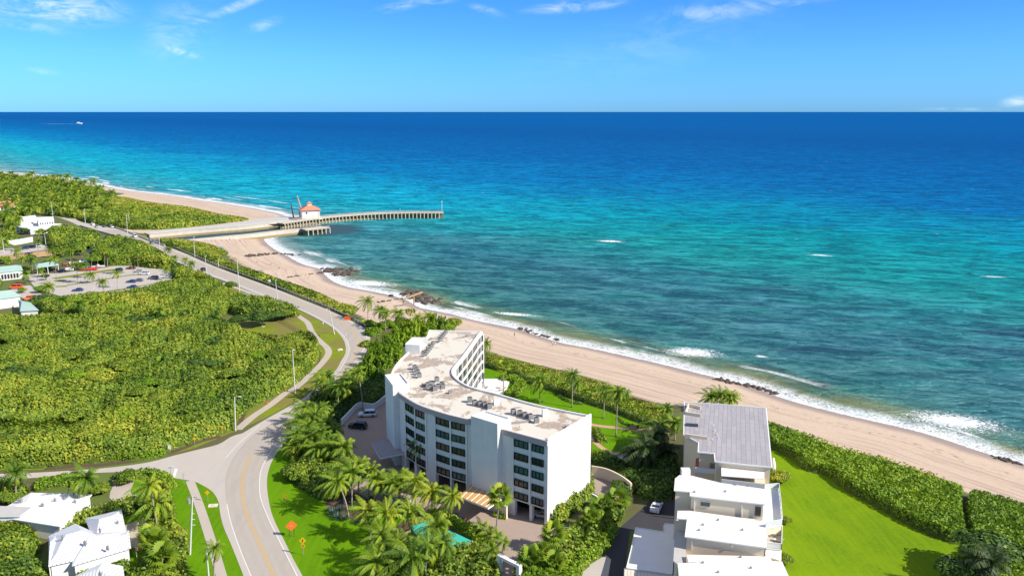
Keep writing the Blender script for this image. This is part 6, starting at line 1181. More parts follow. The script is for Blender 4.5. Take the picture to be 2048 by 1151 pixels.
# ------------------------------------------------------------------ rocks
def rock_mesh(seed):
    bm = bmesh.new(); bmesh.ops.create_icosphere(bm, subdivisions=2, radius=1)
    for v in bm.verts: k_ = 1+.42*noise.noise(v.co*1.3+Vector((seed*9, 0, 0)))+.16*noise.noise(v.co*3.5); v.co = Vector((v.co.x*1.25, v.co.y*.95, v.co.z*.7))*k_
    me = bpy.data.meshes.new('boulder'); bm.to_mesh(me); bm.free(); me.materials.append(M['rock']); return me
RK = [rock_mesh(i) for i in range(6)]
def rocks(line, n, spread, size, lb, grp, seed):
    r = random.Random(seed); p = Path([Vector(GT(*q)[:2]) for q in line])
    for i in range(n):
        q, u = p.at(r.random()*p.c[-1]); n_ = Vector((-u.y, u.x)); q = q+n_*r.gauss(0, spread); s = size*r.uniform(.5, 1.25); z = max(tz(q.x, q.y), SEA-.3)
        o = link('boulder', RK[r.randrange(6)], None, (q.x, q.y, z+.25*s)); o.rotation_euler = (r.uniform(-.4,.4), r.uniform(-.4,.4), r.uniform(0,6.28)); o.scale = (s, s, s*r.uniform(.7,1.1)); tag(o, lb, 'rock', grp)
rocks([(655,542),(668,538),(682,544),(694,552)], 75, 3.2, 1.15, 'dark boulder in the rock groyne nearest the inlet', 'boulders of the upper groyne', 1)
rocks([(806,584),(822,588),(842,598),(872,606)], 80, 2.6, 1.1, 'dark boulder in the groyne under the fallen beam', 'boulders of the beam groyne', 2)
rocks([(490,513),(530,509),(560,507),(598,511)], 38, 1.2, .95, 'dark boulder in the low rock line near the inlet', 'boulders of the low rock line', 3)
rocks([(572,555),(610,550),(650,544)], 30, .5, .5, 'small stone in the half buried line leading to the upper groyne', 'half buried stones', 4)
rocks([(757,605),(785,600),(808,596)], 20, .6, .5, 'small stone in the buried line left of the beam groyne', 'stones left of the beam', 8)
rocks([(1036,656),(1060,664),(1090,672),(1118,680)], 50, .8, .6, 'low boulder in the rock line at the water off the condo', 'boulders off the condo', 5)
rocks([(1425,756),(1465,766),(1500,771),(1530,779),(1552,788)], 55, .8, .62, 'boulder in the rock line behind the beach house', 'boulders behind the beach house', 6)
rocks([(1978,911),(2010,919),(2045,929)], 24, .5, .45, 'low rock at the right edge of the beach', 'rocks at the right edge', 7)
# leaning beam on posts above the groyne
bm_ = thing('beam', 'long fallen timber beam propped on posts over the rock groyne', 'beam', (*G(822,612,-1.5), 0)); x0, y0 = G(822,612,-1.5); a = GY(806,598,y0); c = GY(845,584,y0+6)
MB().tube([(a[0]-x0,0,a[1]),(c[0]-x0,6,c[1])], .38, 6).build('beam', M['wood'], bm_)
for px_, py_, tp_ in ((807,608,598),(828,608,591)): q = G(px_, py_, -1.5); zt = GY(px_, tp_, q[1])[1]; MB().tube([(q[0]-x0, q[1]-y0, -2), (q[0]-x0, q[1]-y0, zt)], .28, 6).build('post', M['wood'], bm_)
# ------------------------------------------------------------------ vehicles
def loft(secs, mi=0):
    b = MB(); V = []; F_ = []
    for x, prof in secs: V += [(x, y, z) for y, z in prof]
    n = len(secs[0][1])
    for i in range(len(secs)-1):
        for j in range(n): F_.append((i*n+j, i*n+(j+1) % n, (i+1)*n+(j+1) % n, (i+1)*n+j))
    F_ += [tuple(range(n)), tuple(reversed(range((len(secs)-1)*n, len(secs)*n)))]; return b.add(V, F_, mi)
def lowprof(w_, z0, z1): h = z1-z0; return [(-w_*.9, z0), (-w_, z0+h*.25), (-w_, z0+h*.62), (-w_*.93, z0+h*.92), (-w_*.82, z1), (w_*.82, z1), (w_*.93, z0+h*.92), (w_, z0+h*.62), (w_, z0+h*.25), (w_*.9, z0)]
VK = {'suv': (4.7, .95, 1.72, [(-2.35,.45,.85),(-2.25,.3,1.02),(-1.0,.28,1.08),(.2,.28,1.08),(1.6,.28,1.08),(2.25,.3,1.05),(2.35,.45,.9)], [(-1.15,1.04),(-.45,1.66),(1.75,1.70),(2.2,1.08)]),
      'sedan': (4.6, .9, 1.42, [(-2.3,.4,.66),(-2.15,.26,.8),(-1.0,.24,.92),(.3,.24,.94),(1.5,.24,.96),(2.2,.28,.92),(2.3,.42,.8)], [(-1.0,.9),(-.25,1.38),(.95,1.4),(1.75,.94)]),
      'coupe': (4.6, .93, 1.32, [(-2.3,.3,.58),(-2.1,.2,.72),(-1.0,.2,.84),(.3,.2,.88),(1.5,.2,.94),(2.15,.25,.92),(2.3,.4,.8)], [(-.85,.84),(-.1,1.28),(.75,1.3),(1.8,.94)]),
      'van': (5.2, .98, 2.1, [(-2.6,.45,.9),(-2.45,.3,1.1),(-1.6,.28,1.25),(.2,.28,1.3),(1.6,.28,1.3),(2.5,.3,1.3),(2.6,.45,1.1)], [(-1.9,1.2),(-1.2,2.02),(2.3,2.1),(2.55,1.3)])}
def car_meshes(kind, paint):
    L, w_, h, lo_, cb = VK[kind]; body = loft([(x, lowprof(w_*(.88 if abs(x) > L*.49 else 1), z0, z1)) for x, z0, z1 in lo_]).mesh('body', CP[paint], True)
    for p in body.polygons: p.use_smooth = False
    (x0, z0), (x1, z1), (x2, z2), (x3, z3) = cb; wi = w_*.80; wb = w_*.93
    g = MB(); g.add([(x0,-wb,z0),(x0,wb,z0),(x1,-wi,z1),(x1,wi,z1),(x2,-wi,z2),(x2,wi,z2),(x3,-wb,z3),(x3,wb,z3)], [(0,1,3,2),(2,3,5,4),(4,5,7,6),(0,2,4,6),(1,7,5,3),(0,6,7,1)]); gl_ = g.mesh('cabin_glass', M['car_glass'])
    r = MB(); r.box(((x1+x2)/2, 0, (z1+z2)/2+.03), (x2-x1+.15, wi*2+.06, .07))
    for s_ in (-1, 1):
        for (xa, za), (xb, zb) in (((x0,z0),(x1,z1)), ((x2,z2),(x3,z3))): r.tube([(xa, s_*(wb+.0), za), (xb, s_*(wi+.02), zb)], .05, 4)
        xm = (x1+x2)/2; r.tube([(xm, s_*wb, (z0+z3)/2), (xm, s_*(wi+.02), (z1+z2)/2)], .045, 4)
    roof = r.mesh('roof', CP[paint]); wr = min(.36, h*.24)
    ty = MB().tube([(0,-.11,0),(0,.11,0)], wr, 14).mesh('wheel', M['tyre']); rim = MB().tube([(0,-.12,0),(0,.12,0)], wr*.58, 10).mesh('rim', M['metal_grey'])
    hl_ = MB().box((0,0,0), (.1,.36,.14)).mesh('headlight', M['lamp']); tl = MB().box((0,0,0), (.1,.3,.16)).mesh('tail_light', M['red']); return body, gl_, roof, ty, rim, hl_, tl, wr, L, w_, lo_
CC = {}
def car(kind, paint, px, py, heading, lb, group=None, z=.06, spoiler=False, name='parked_car', cat='car'):
    key = (kind, paint)
    if key not in CC: CC[key] = car_meshes(kind, paint)
    body, gl_, roof, ty, rim, hl_, tl, wr, L, w_, lo_ = CC[key]; x, y = G(px, py); t = thing(name, lb, cat, (x, y, z), heading, group)
    link('body', body, t); link('cabin_glass', gl_, t); link('roof', roof, t)
    for sx_ in (-1, 1):
        for sy_ in (-1, 1): w0 = link('wheel', ty, t, (sx_*L*.31, sy_*(w_-.1), wr)); link('rim', rim, w0)
    for sy_ in (-1, 1): link('headlight', hl_, t, (lo_[0][0]+.02, sy_*w_*.6, lo_[0][2]-.06)); link('tail_light', tl, t, (lo_[-1][0]-.02, sy_*w_*.62, lo_[-1][2]-.08))
    if spoiler:
        MB().box((2.1,0,1.32), (.42,1.75,.06)).box((2.1,-.6,1.1), (.2,.06,.4)).box((2.1,.6,1.1), (.2,.06,.4)).build('spoiler', CP[paint], t)
        MB().box((-1.5,0,.86), (1.1,1.2,.06)).build('bonnet', M['black'], t)
    return t
car('suv', 'white', 735, 832, math.radians(6), 'white suv parked by the white courtyard wall')
car('suv', 'black', 716, 856, math.radians(-12), 'black suv parked in the shaded courtyard below the white one')
car('sedan', 'maroon', 690, 903, math.radians(-60), 'dark maroon car half hidden behind the courtyard palms')
car('sedan', 'black', 907, 1042, math.radians(-20), 'black car parked against the bright clipped hedge')
car('sedan', 'silver', 800, 1006, math.radians(-20), 'silver car under the palms on the paved drive')
car('sedan', 'silver', 1086, 1034, math.radians(-22), 'pale car in the shadow of the open garage bay')
car('coupe', 'white', 1313, 1018, math.radians(248), 'white coupe with rear wing and black bonnet on the dark side drive', spoiler=True)
def heading(p, q): a, c = G(*p), G(*q); return math.atan2(c[1]-a[1], c[0]-a[0])
rd = heading((420,545),(300,490))
car('sedan', 'black', 407, 541, rd, 'dark car driving toward the bridge past the light pole', name='car'); car('van', 'white', 270, 474, rd, 'white van driving over the bridge', name='van', cat='van')
car('suv', 'grey', 304, 487, rd, 'grey car following at the near end of the bridge', name='car')
car('suv', 'white', 224, 455, rd+.1, 'white car queued at the far end of the bridge', name='car'); car('sedan', 'blue', 209, 454, rd+.1, 'blue car queued behind the white one beyond the bridge', name='car'); car('sedan', 'silver', 194, 455, rd, 'pale car at the far left of the bridge queue', name='car')
for x, y, kd, pt, hd, lb in [(263,565,'sedan','blue',0,'left dark car of the adjacent pair in the lot'),(277,562.5,'sedan','grey',0,'right grey car of the adjacent pair in the lot'),(307,558,'suv','grey',0,'grey car parked alone right of the pair'),(277,544.5,'sedan','silver',0,'silver car under the leaning lot palm'),(289,549,'suv','white',0,'white car beside the green island of the lot'),(236,543,'suv','black',.8,'black car on the upper row of the lot'),(265,576,'sedan','blue',0,'dark blue car half hidden by the thicket at the lower kerb'),(156,582,'sedan','blue',.2,'dark car at the bottom of the lot under the trees'),
    (262,538,'sedan','maroon',0,'maroon car shaded under the trees of the lot'),(333,549,'sedan','white',.1,'white car at the shady end of the lot'),(335,556,'sedan','silver',.1,'silver car at the shady end of the lot'),
    (50,498,'suv','blue',.3,'blue car left of the black jeep on the canal road'),(63,496,'suv','black',.3,'black car between two others on the canal road'),(75,494,'suv','white',.3,'white car on the canal road'),(18,500,'sedan','silver',.3,'silver car near the left pole of the canal road'),(122,545,'suv','black',.3,'black pickup beside the trailer boats'),(186,450,'suv','white',rd,'white car entering the bridge under the trees')]:
    car(kd, pt, x, y, hd, lb)
tk = car('van', 'orange', 33, 577, .1, 'orange truck parked behind the green hip roof', name='truck', cat='truck'); car('suv', 'orange', 59, 599, .9, 'small orange vehicle beside the green annex roof')
def boat(px, py, hd, lb, hull, s=1.0):
    x, y = G(px, py); t = thing('boat', lb, 'boat', (x, y, 0), hd, None); V = []; F_ = []; st = [(-3.2,.9,1.0),(-1,1.1,1.05),(1.2,1.0,1.15),(2.6,.55,1.35),(3.4,.03,1.5)]
    for X, w_, zt in st: V += [(X*s,-w_*s,zt*s),(X*s,0,.45*s),(X*s,w_*s,zt*s),(X*s,w_*.75*s,(zt-.25)*s),(X*s,-w_*.75*s,(zt-.25)*s)]
    for i in range(4):
        for j in range(5): F_.append((i*5+j, i*5+(j+1) % 5, i*5+5+(j+1) % 5, i*5+5+j))
    F_ += [(0,1,2,3,4), (24,23,22,21,20)]; MB().add(V, F_).build('hull', M[hull], t); MB().box((.2*s,0,1.5*s), (.9*s,.8*s,.9*s)).build('console', M['white_trim'], t); MB().box((-3.4*s,0,1.1*s), (.4,.4,1.1)).build('engine', M['black'], t)
    tr = MB(); tr.box((0,.5,.35), (6.4,.1,.12)).box((0,-.5,.35), (6.4,.1,.12)).build('trailer', M['metal_grey'], t)
for x, y, h_, hu, lb in [(133,543,.25,'white_trim','white boat on a trailer next to the black pickup'),(150,539,.25,'white_trim','second white trailer boat in the boat row'),(168,537,.25,'blue','blue trailer boat in the boat row'),(140,531,.4,'red','red trailer boat in the back row'),(160,528,.4,'white_trim','white trailer boat in the back row'),(178,525,.4,'blue','blue trailer boat in the back row near the trees'),(196,536,.25,'white_trim','white trailer boat at the end of the row')]: boat(x, y, h_, lb, hu)
o = thing('tarpaulin', 'bright red covered trailer in the boat row', 'trailer', (*G(177,541), 0), .25); MB().prism([(-4,-1.2),(4,-1.2),(4.6,0),(4,1.2),(-4,1.2)], .6, 1.5).build('cover', M['red'], o)
for s_ in (-1, 1): MB().tube([(-.5,s_*1.1-.1,.35),(-.5,s_*1.1+.1,.35)], .35, 10).build('wheel', M['tyre'], o)
# small motor yacht far out with its wake
bx_, by_ = G(158,248,SEA); yt = thing('motor_yacht', 'small white motor yacht far out near the horizon at left', 'yacht', (bx_, by_, SEA), 0); sc = 2.1
V = []; F_ = []
for X, w_, zt in [(-9,2.4,2.2),(0,2.8,2.4),(6,2.0,3.0),(11,.1,3.8)]: V += [(X*sc,-w_*sc,zt*sc),(X*sc,-w_*.6*sc,0),(X*sc,w_*.6*sc,0),(X*sc,w_*sc,zt*sc)]
for i in range(3):
    for j in range(4): F_.append((i*4+j, i*4+(j+1) % 4, i*4+4+(j+1) % 4, i*4+4+j))
F_ += [(0,1,2,3),(15,14,13,12)]; MB().add(V, F_).build('hull', M['white_trim'], yt); MB().box((-1*sc,0,3.4*sc), (9*sc,4*sc,2.2*sc)).box((-2*sc,0,5.2*sc), (5*sc,3*sc,1.4*sc)).build('cabin', M['white_trim'], yt)
wk = NT('wake_foam'); wk.fin((.75,.78,.8), .8, .2); M['wake'] = wk.m
b = MB(); b.add([(bx_-20,by_-6,SEA+.25),(bx_-20,by_+6,SEA+.25),(bx_-190,by_+10,SEA+.25),(bx_-260,by_,SEA+.25),(bx_-190,by_-10,SEA+.25)], [(0,1,2,3,4)]); o = b.build('wake', M['wake']); o['kind'] = 'structure'
# ------------------------------------------------------------------ poles, signs, street furniture
def pole(base, top, lb, arm=0, mat='conc_pole', r=.16, name='light_pole', cat='street light', group=None, head=True):
    x, y = G(*base); tx, z = GY(top[0], top[1], y); t = thing(name, lb, cat, (x, y, 0), 0, group); MB().tube([(0,0,0),(tx-x,0,z)], [r, r*.55], 8).build('pole', M[mat], t)
    if arm: a = MB(); a.tube([(tx-x,0,z-.3),(tx-x+arm*.6,0,z+.1),(tx-x+arm,0,z+.1)], .05, 5); o = a.build('arm', M['metal_grey'], t)
    if head: hx = tx-x+(arm or .35); MB().box((hx,0,z+.08), (.75,.3,.14)).build('lamp_head', M['white_trim'], t)
    return t, tx-x, z
for b_, tp_, arm, lb in [((471,861),(469,793),1.3,'grey street light with a short arm beside the lower sidewalk'),((590,785),(585,700),0,'thick pale concrete pole standing in the verge beside the sidewalk'),((669,668),(658,618),-.8,'leaning street light inside the bend of the road'),((555,602),(551,560),0,'pale light pole at the road edge by the cyclist'),((479,583),(474,520),-.9,'tall concrete light pole at the roadside beside the thicket tip'),((414,553),(410,511),0,'light pole directly in front of the dark driving car'),((390,514),(387,474),0,'concrete pole on the beach side of the road'),((320,505),(318,472),0,'light pole at the near end of the bridge'),((290,507),(287,486),0,'short pole in front of the parking lot trees'),((256,479),(252,427),0,'tallest light pole on the bridge'),((259,452),(257,425),0,'light pole just beyond the tallest bridge pole'),((171,447),(168,418),0,'pole beside the road beyond the bridge'),((107,440),(102,405),0,'pole rising above the white villa'),((92,491),(89,468),-.8,'curved lamp by the canal road'),((8,506),(5,478),0,'pole at the far left of the canal road'),((437,534),(436,520),0,'short pole beside the beach dune'),((129,668),(128,640),0,'pale stub pole by the thicket palms')][:16]:
    pole(b_, tp_, lb, arm, r=.2)
t, dx, z = pole((380,1108), (385,992), 'concrete utility pole with transformer at the lower left verge', 0, 'conc_pole', .2, 'utility_pole', 'utility pole', head=False)
b = MB(); b.tube([(dx-.6,-.3,z-1.2),(dx-.6,-.3,z-.3)], .28, 10); b.build('transformer', M['metal_grey'], t); MB().box((dx,0,z-.15), (1.6,.1,.12)).build('crossarm', M['metal_grey'], t); MB().tube([(dx,0,z-1.5),(-2.4,.5,0)], .025, 4).build('guy_wire', M['metal_grey'], t)
for k_ in (3,4,5): MB().box((dx*.6+.35,0,z-k_*1.1), (.5,.08,.08)).build('bracket', M['white_trim'], t)
pole((419,1172), (413,1098), 'second concrete utility pole beside the ragged short palm', 0, 'conc_pole', .18, 'utility_pole', 'utility pole', head=False)
def sign(base, h, plates, lb, rz=0, postm='metal_grey', cat='road sign', name='road_sign', legs=1):
    x, y = G(*base); t = thing(name, lb, cat, (x, y, 0), rz)
    if legs == 1: MB().tube([(0,0,0),(0,0,h)], .045, 6).build('post', M[postm], t)
    else:
        for s_ in (-.42, .42): MB().tube([(s_,0,0),(s_,0,h-.3)], .05, 6).build('leg', M[postm], t)
    for shape, z, s_, mt in plates:
        b = MB(); r = [(0,s_*.7),(s_*.7,0),(0,-s_*.7),(-s_*.7,0)] if shape == 'd' else [(-s_/2,-s_*.5),(s_/2,-s_*.5),(s_/2,s_*.5),(-s_/2,s_*.5)] if shape == 's' else [(-s_/2,-s_*.7),(s_/2,-s_*.7),(s_/2,s_*.7),(-s_/2,s_*.7)] if shape == 't' else [(-s_*.8,-s_*.25),(s_*.8,-s_*.25),(s_*.8,s_*.25),(-s_*.8,s_*.25)]
        b.add([(px_,-.06,z+pz) for px_, pz in r]+[(px_,-.03,z+pz) for px_, pz in r], [(0,1,2,3),(7,6,5,4)]+[(i,(i+1) % 4,4+(i+1) % 4,4+i) for i in range(4)]); b.build('plate', M[mt], t)
    return t
s_ = sign((607,1110), 3.3, [('d',2.95,.95,'yellow'),('s',1.95,.62,'yellow')], 'yellow diamond warning sign with black arrow and small yellow plate below')
b = MB(); b.box((-.02,-.075,2.85), (.1,.02,.42)); b.add([(-.16,-.085,3.02),(.16,-.085,3.02),(0,-.085,3.26)], [(0,1,2)]); b.build('arrow', M['black'], s_); text_on('speed_number', '25', .42, (0,-.075,1.95), (math.radians(90),0,0), 'black', s_)
s_ = sign((584,1073), 3.0, [('d',2.35,1.5,'orange')], 'large orange roadwork diamond sign on two dark legs', .35, 'metal_dark', legs=2)
MB().box((0,-.075,2.45), (.9,.02,.1)).box((0,-.075,2.2), (.7,.02,.1)).build('stripes', M['tile_red'], s_)
sign((571,1001), 1.3, [('s',1.1,.5,'orange')], 'small orange marker in the shade of the lawn palms')
sign((416,1003), 2.4, [('d',2.1,.75,'yellow')], 'small yellow sign beside the pale utility slab'); sign((340,907), 2.2, [('t',1.7,.65,'white_trim')], 'white notice sign beside the clipped shrubs')
sign((390,894), 2.5, [('d',2.2,.65,'yellow')], 'yellow sign under the thicket on the side street'); sign((445,868), 2.3, [('t',1.9,.55,'yellow')], 'yellow sign near the foot of the lower street light')
sign((343,961), 3.6, [('r',3.4,.7,'white_trim'),('r',3.1,.55,'green_roof')], 'white street name post at the side street corner'); sign((368,968), 2.6, [('s',2.3,.65,'metal_grey')], 'stop sign seen from behind at the side street corner', 1.3)
sign((728,653), 2.8, [('d',2.2,1.2,'lime')], 'fluorescent yellow diamond sign outside the road bend'); sign((647,655), 2.2, [('t',1.8,.5,'white_trim')], 'thin white sign in the verge before the road bend'); sign((540,572), 3.0, [('s',2.6,1.0,'white_trim')], 'white square sign beside the guard rail')
sign((695,640), 1.8, [('r',1.1,1.5,'orange'),('r',.5,1.5,'orange')], 'orange roadwork barrier board by the guard rail', 0, 'white_trim', legs=2, name='barrier_board', cat='barrier'); sign((503,593), 1.3, [('s',.9,.8,'red')], 'small red sign right of the blue bin')
sign((325,485), 1.6, [('r',1.2,1.4,'orange')], 'orange board in the bushes near the bridge', name='barrier_board', cat='barrier'); sign((692,676), 1.8, [('t',1.4,.4,'white_trim')], 'thin white marker at the inner edge of the bend')
t = thing('bin', 'bright blue bin cabinet beside the roadside sidewalk', 'bin', (*G(492,594), 0)); MB().box((0,0,.7), (2.2,1.1,1.4)).build('body', M['blue'], t); MB().box((0,0,1.45), (2.35,1.2,.1)).build('lid', M['blue'], t)
for x, y, lb in [(426,1011,'pale concrete utility slab in the grass by the yellow sign')]: gx, gy = G(x, y); t = thing('utility_slab', lb, 'slab', (gx, gy, 0), .15); MB().box((0,0,.1), (1.8,1.2,.2)).build('slab', M['stone_slab'], t); MB().box((0,0,.22), (.7,.5,.05)).build('cover', M['concrete'], t)
for x, y, lb in [(535,808,'small orange cone at the edge of the upper sidewalk'),(575,782,'small orange cone near the thick concrete pole')]:
    gx, gy = G(x, y); t = thing('traffic_cone', lb, 'traffic cone', (gx, gy, .02)); MB().tube([(0,0,0),(0,0,.75)], [.2,.05], 8).build('cone', M['orange'], t); MB().box((0,0,.03), (.5,.5,.05)).build('foot', M['orange'], t)
t = thing('boulder_marker', 'pale rock on the grass inside the road bend', 'rock', (*G(680,700), 0)); o = link('stone', RK[2], t, (0,0,.2)); o.scale = (.8,.6,.5); o.data = RK[2].copy(); o.data.materials[0] = M['stone_slab']
# fence of the park clearing
t = thing('park_fence', 'thin dark wire fence crossing the grass clearing', 'fence', (*G(557,640), 0)); o0 = Vector(t.location[:2]); fp = W([(552,639),(575,652),(594,663),(605,668)]); pr = Path(fp); b = MB(); m = 14
for i in range(m+1): q, _ = pr.at(i*pr.c[-1]/m); MB().box((q.x-o0.x, q.y-o0.y, .7), (.07,.07,1.4)).build('post', M['metal_dark'], t)
for i in range(3):
    for z in (.3,.7,1.3): b.wallseg(Vector(fp[i])-o0, Vector(fp[i+1])-o0, z, z+.05, .04)
b.build('rails', M['metal_dark'], t)
t = thing('lamp_post', 'small globe lamp in the thicket below the clearing', 'lamp', (*G(529,690), 0)); MB().tube([(0,0,0),(0,0,6.5)], .06, 6).build('pole', M['metal_grey'], t); MB().box((0,0,6.6), (.9,.3,.2)).build('lamp_head', M['white_trim'], t)
t = thing('gate', 'small wooden driveway gate in the corner garden', 'gate', (*G(240,969), 0), .1)
for k_ in range(9): MB().box((-1.4+k_*.35,0,.6), (.22,.06,1.2)).build('board', M['wood'], t)
MB().box((0,.05,1.0), (3.1,.08,.1)).box((0,.05,.3), (3.1,.08,.1)).build('rail', M['white_trim'], t)
t = thing('bench', 'wooden garden bench on the pink path near the dune hedge', 'bench', (*G(1266,858), .05), -.3); MB().box((0,0,.45), (1.8,.5,.07)).build('seat', M['wood'], t); MB().box((0,.26,.75), (1.8,.06,.5)).build('backrest', M['wood'], t)
for s_ in (-.8, .8): MB().box((s_,0,.21), (.08,.45,.42)).build('leg', M['metal_dark'], t)
t = thing('urn', 'dark garden urn beside the wooden bench', 'urn', (*G(1275,857), .05)); MB().tube([(0,0,0),(0,0,.25),(0,0,.7),(0,0,.9)], [.15,.12,.3,.22], 10).build('body', M['metal_dark'], t); MB().tube([(0,0,-.02),(0,0,.04)], .22, 8).build('foot', M['metal_dark'], t)
# loungers on the pool deck and balcony furniture
def lounger(x, y, z, rz, lb, grp=None):
    t = thing('sun_lounger', lb, 'lounger', (x, y, z), rz, grp); MB().box((0,0,.32), (1.3,.65,.1)).build('mattress', M['stone_slab'], t); b = MB(); b.add([(-.65,-.32,.34),(-.65,.32,.34),(-1.15,.32,.8),(-1.15,-.32,.8),(-.62,-.32,.28),(-.62,.32,.28),(-1.1,.32,.72),(-1.1,-.32,.72)], [(0,1,2,3),(7,6,5,4),(0,3,7,4),(1,5,6,2)]); b.build('backrest', M['stone_slab'], t)
    for a, c in ((-.55,-.25),(-.55,.25),(.55,-.25),(.55,.25)): MB().box((a,c,.14), (.06,.06,.28)).build('leg', M['wood'], t)
for i, (x, y, lb) in enumerate([(968,772,'left sun lounger on the white pool deck'),(974,775,'middle sun lounger on the white pool deck'),(998,776,'sun lounger by the fan palm on the pool deck'),(1004,780,'sun lounger at the corner of the pool deck')]): gx, gy = G(x, y); lounger(gx, gy, .07, .6+i, lb)
for i, (x, y, lb) in enumerate([(370,775,'lounge chair on the middle townhouse balcony'),(400,770,'second chair on the middle townhouse balcony'),(440,830,'chair at the railing of the middle balcony')]):
    gx, gy = G(1240+(1000+x)/k, 900+y/k, 7.9); lounger(gx, gy, 7.82, i*1.3, lb)
# white parasol and chairs
def person(px, py, lb, act='stand', shirt=(.5,.1,.1), z=None, rz=0.0, bike=False):
    if z is None: x, y, z = GT(px, py)
    else: x, y = G(px, py, z)
    me = bpy.data.meshes.new('body'); s = act == 'stand'
    if s: J = [(0,0,.95),(0,0,1.2),(0,0,1.42),(0,0,1.52),(0,0,1.66),(0,0,1.76), (.1,0,.9),(.12,.03,.5),(.13,.1,.08),(-.1,0,.9),(-.12,-.03,.5),(-.13,-.12,.08), (.2,0,1.4),(.26,.02,1.12),(.27,-.1,.88),(-.2,0,1.4),(-.26,.02,1.12),(-.27,-.1,.88)]
    else: J = [(0,0,.22),(0,.05,.45),(0,.1,.68),(0,.1,.78),(0,.08,.9),(0,.08,1.0), (.1,-.08,.2),(.14,-.45,.42),(.14,-.75,.08),(-.1,-.08,.2),(-.14,-.45,.42),(-.14,-.75,.08), (.2,.1,.64),(.25,-.05,.4),(.22,-.3,.42),(-.2,.1,.64),(-.25,-.05,.4),(-.22,-.3,.42)]
    E_ = [(0,1),(1,2),(2,3),(3,4),(4,5),(0,6),(6,7),(7,8),(0,9),(9,10),(10,11),(2,12),(12,13),(13,14),(2,15),(15,16),(16,17)]; me.from_pydata(J, E_, []); o = bpy.data.objects.new('person', me); COL.objects.link(o)
    md = o.modifiers.new('skin', 'SKIN'); sv = me.skin_vertices[0].data; R_ = [.15,.14,.15,.06,.11,.09,.09,.065,.05,.09,.065,.05,.06,.045,.035,.06,.045,.035]
    for i, r in enumerate(R_): sv[i].radius = (r, r*.85)
    sv[0].use_root = True; o.modifiers.new('sub', 'SUBSURF').levels = 1; dg = bpy.context.evaluated_depsgraph_get(); m2 = bpy.data.meshes.new_from_object(o.evaluated_get(dg)); bpy.data.objects.remove(o)
    mt = simple('clothing', shirt, .9, .1); m2.materials.clear(); m2.materials.append(M['skin']); m2.materials.append(mt); m2.materials.append(M['cloth'])
    zt, zb = (1.42, .9) if s else (.72, .28)
    for p in m2.polygons: c = p.center; p.material_index = 1 if (zb < c.z < zt and abs(c.x) < .24) else (2 if (s and .45 < c.z <= zb) or (not s and c.y < 0 and c.z < .4) else 0); p.use_smooth = True
    o = link('person', m2, None, (x, y, z), rz); tag(o, lb, 'person'); hz_ = 1.72 if s else .96; h_ = MB(); h_.tube([(0,.0 if s else .08,hz_-.04),(0,.02 if s else .1,hz_+.07)], [.115,.05], 8); h_.build('hair', M['metal_dark'], o); return o
for i, (x, y, a_, c_, lb) in enumerate([(1105,691,'stand',(.7,.7,.7),'person in pale shirt standing by the rock line off the condo'),(1110,692,'stand',(.75,.75,.72),'companion in white beside the person at the rock line'),(1029,673,'stand',(.05,.05,.06),'person in dark clothes alone on the open sand'),(459,481,'stand',(.1,.1,.12),'person walking beside the near jetty wall'),(480,484,'stand',(.3,.1,.1),'second person near the foot of the near jetty'),
    (515,525,'sit',(.1,.15,.3),'person sitting on the small beach nearest the dune'),(542,529,'sit',(.4,.1,.1),'person in red sitting on the small beach'),(558,537,'sit',(.1,.1,.1),'person in black sitting on the small beach'),(530,538,'sit',(.6,.6,.6),'person in pale clothes sitting above the rock line'),(524,543,'sit',(.1,.3,.5),'person in blue sitting lowest on the small beach'),(606,476,'stand',(.3,.3,.3),'swimmer side figure standing at the jetty platform')][:10]): person(x, y, lb, a_, c_, rz=i)
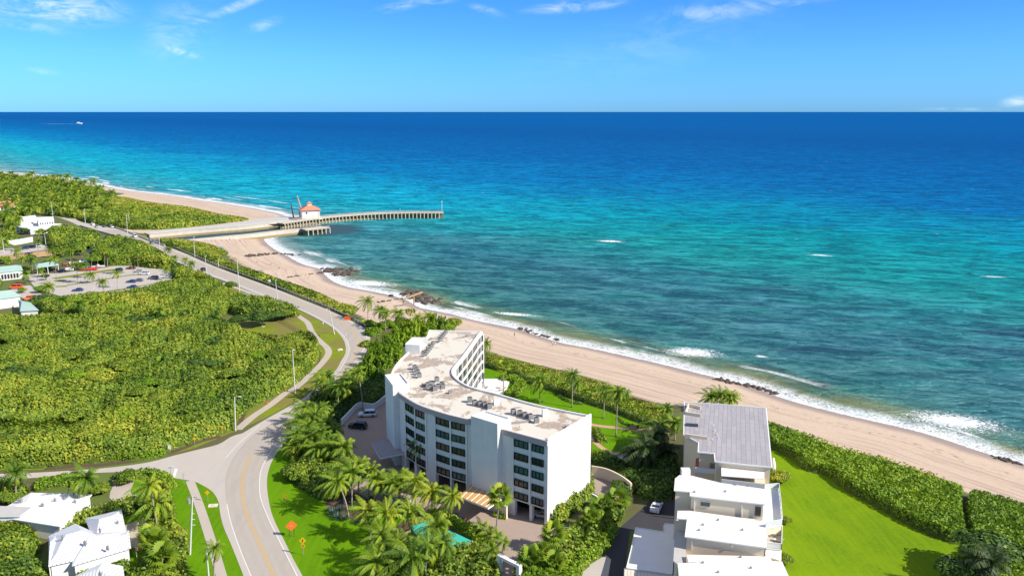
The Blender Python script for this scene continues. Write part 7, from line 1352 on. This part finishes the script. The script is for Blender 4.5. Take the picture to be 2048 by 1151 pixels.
for i, (x, y, lb) in enumerate([(745,423,'angler in red on the inner part of the curved pier'),(800,422,'angler in white halfway along the curved pier'),(858,421,'angler in blue near the end of the curved pier'),(876,422,'angler at the very end of the curved pier'),(830,423,'angler in black past the middle of the curved pier')]): person(x, y, lb, 'stand', [(.5,.1,.1),(.8,.8,.8),(.1,.2,.5),(.3,.3,.1),(.03,.03,.03)][i], z=1.4, rz=i)
cy = person(596,616,'cyclist in red shirt riding along the road toward the bend','sit',(.6,.08,.06), z=.75, rz=2.2)
gx, gy = G(596,616,.06); bk = thing('bicycle', 'dark bicycle ridden along the edge of the road', 'bicycle', (gx, gy, .06), .7)
for s_ in (-.52, .52): b = MB(); pts = [(s_+.33*math.cos(a), 0, .34+.33*math.sin(a)) for a in np.linspace(0, 6.283, 15)]; b.tube(pts, .025, 4, cap=False); b.build('wheel', M['tyre'], bk)
MB().tube([(-.52,0,.34),(-.15,0,.85),(.4,0,.85),(.52,0,.34)], .025, 5).tube([(-.15,0,.8),(.0,0,.34),(.4,0,.8)], .025, 5).build('frame', M['metal_dark'], bk); MB().box((-.17,0,.92), (.25,.12,.05)).build('saddle', M['black'], bk)
for x, y, lb in [(438,497,'blue beach chair pair nearest the dune'),(446,497,'second blue beach chair near the dune')]:
    x_, y_, z_ = GT(x, y); t = thing('beach_chair', lb, 'beach chair', (x_, y_, z_), 1.0); MB().box((0,0,.3), (1.1,.9,.12)).build('seat', M['blue'], t); MB().box((0,.4,.7), (1.1,.1,.9)).build('backrest', M['blue'], t)
    for a in (-.45,.45): MB().box((a,0,.12), (.08,.8,.24)).build('leg', M['metal_grey'], t)
t = thing('lifeguard_tower', 'small dark lifeguard stand at the edge of the dune', 'lifeguard stand', (*G(467,530), 0)); MB().box((0,0,2.2), (3.0,2.4,.2)).box((0,0,3.6), (3.6,3.0,.15)).build('platform', M['wood'], t)
for a in (-1.2,1.2):
    for c in (-.9,.9): MB().tube([(a,c,0),(a,c,3.6)], .1, 5).build('post', M['wood'], t)
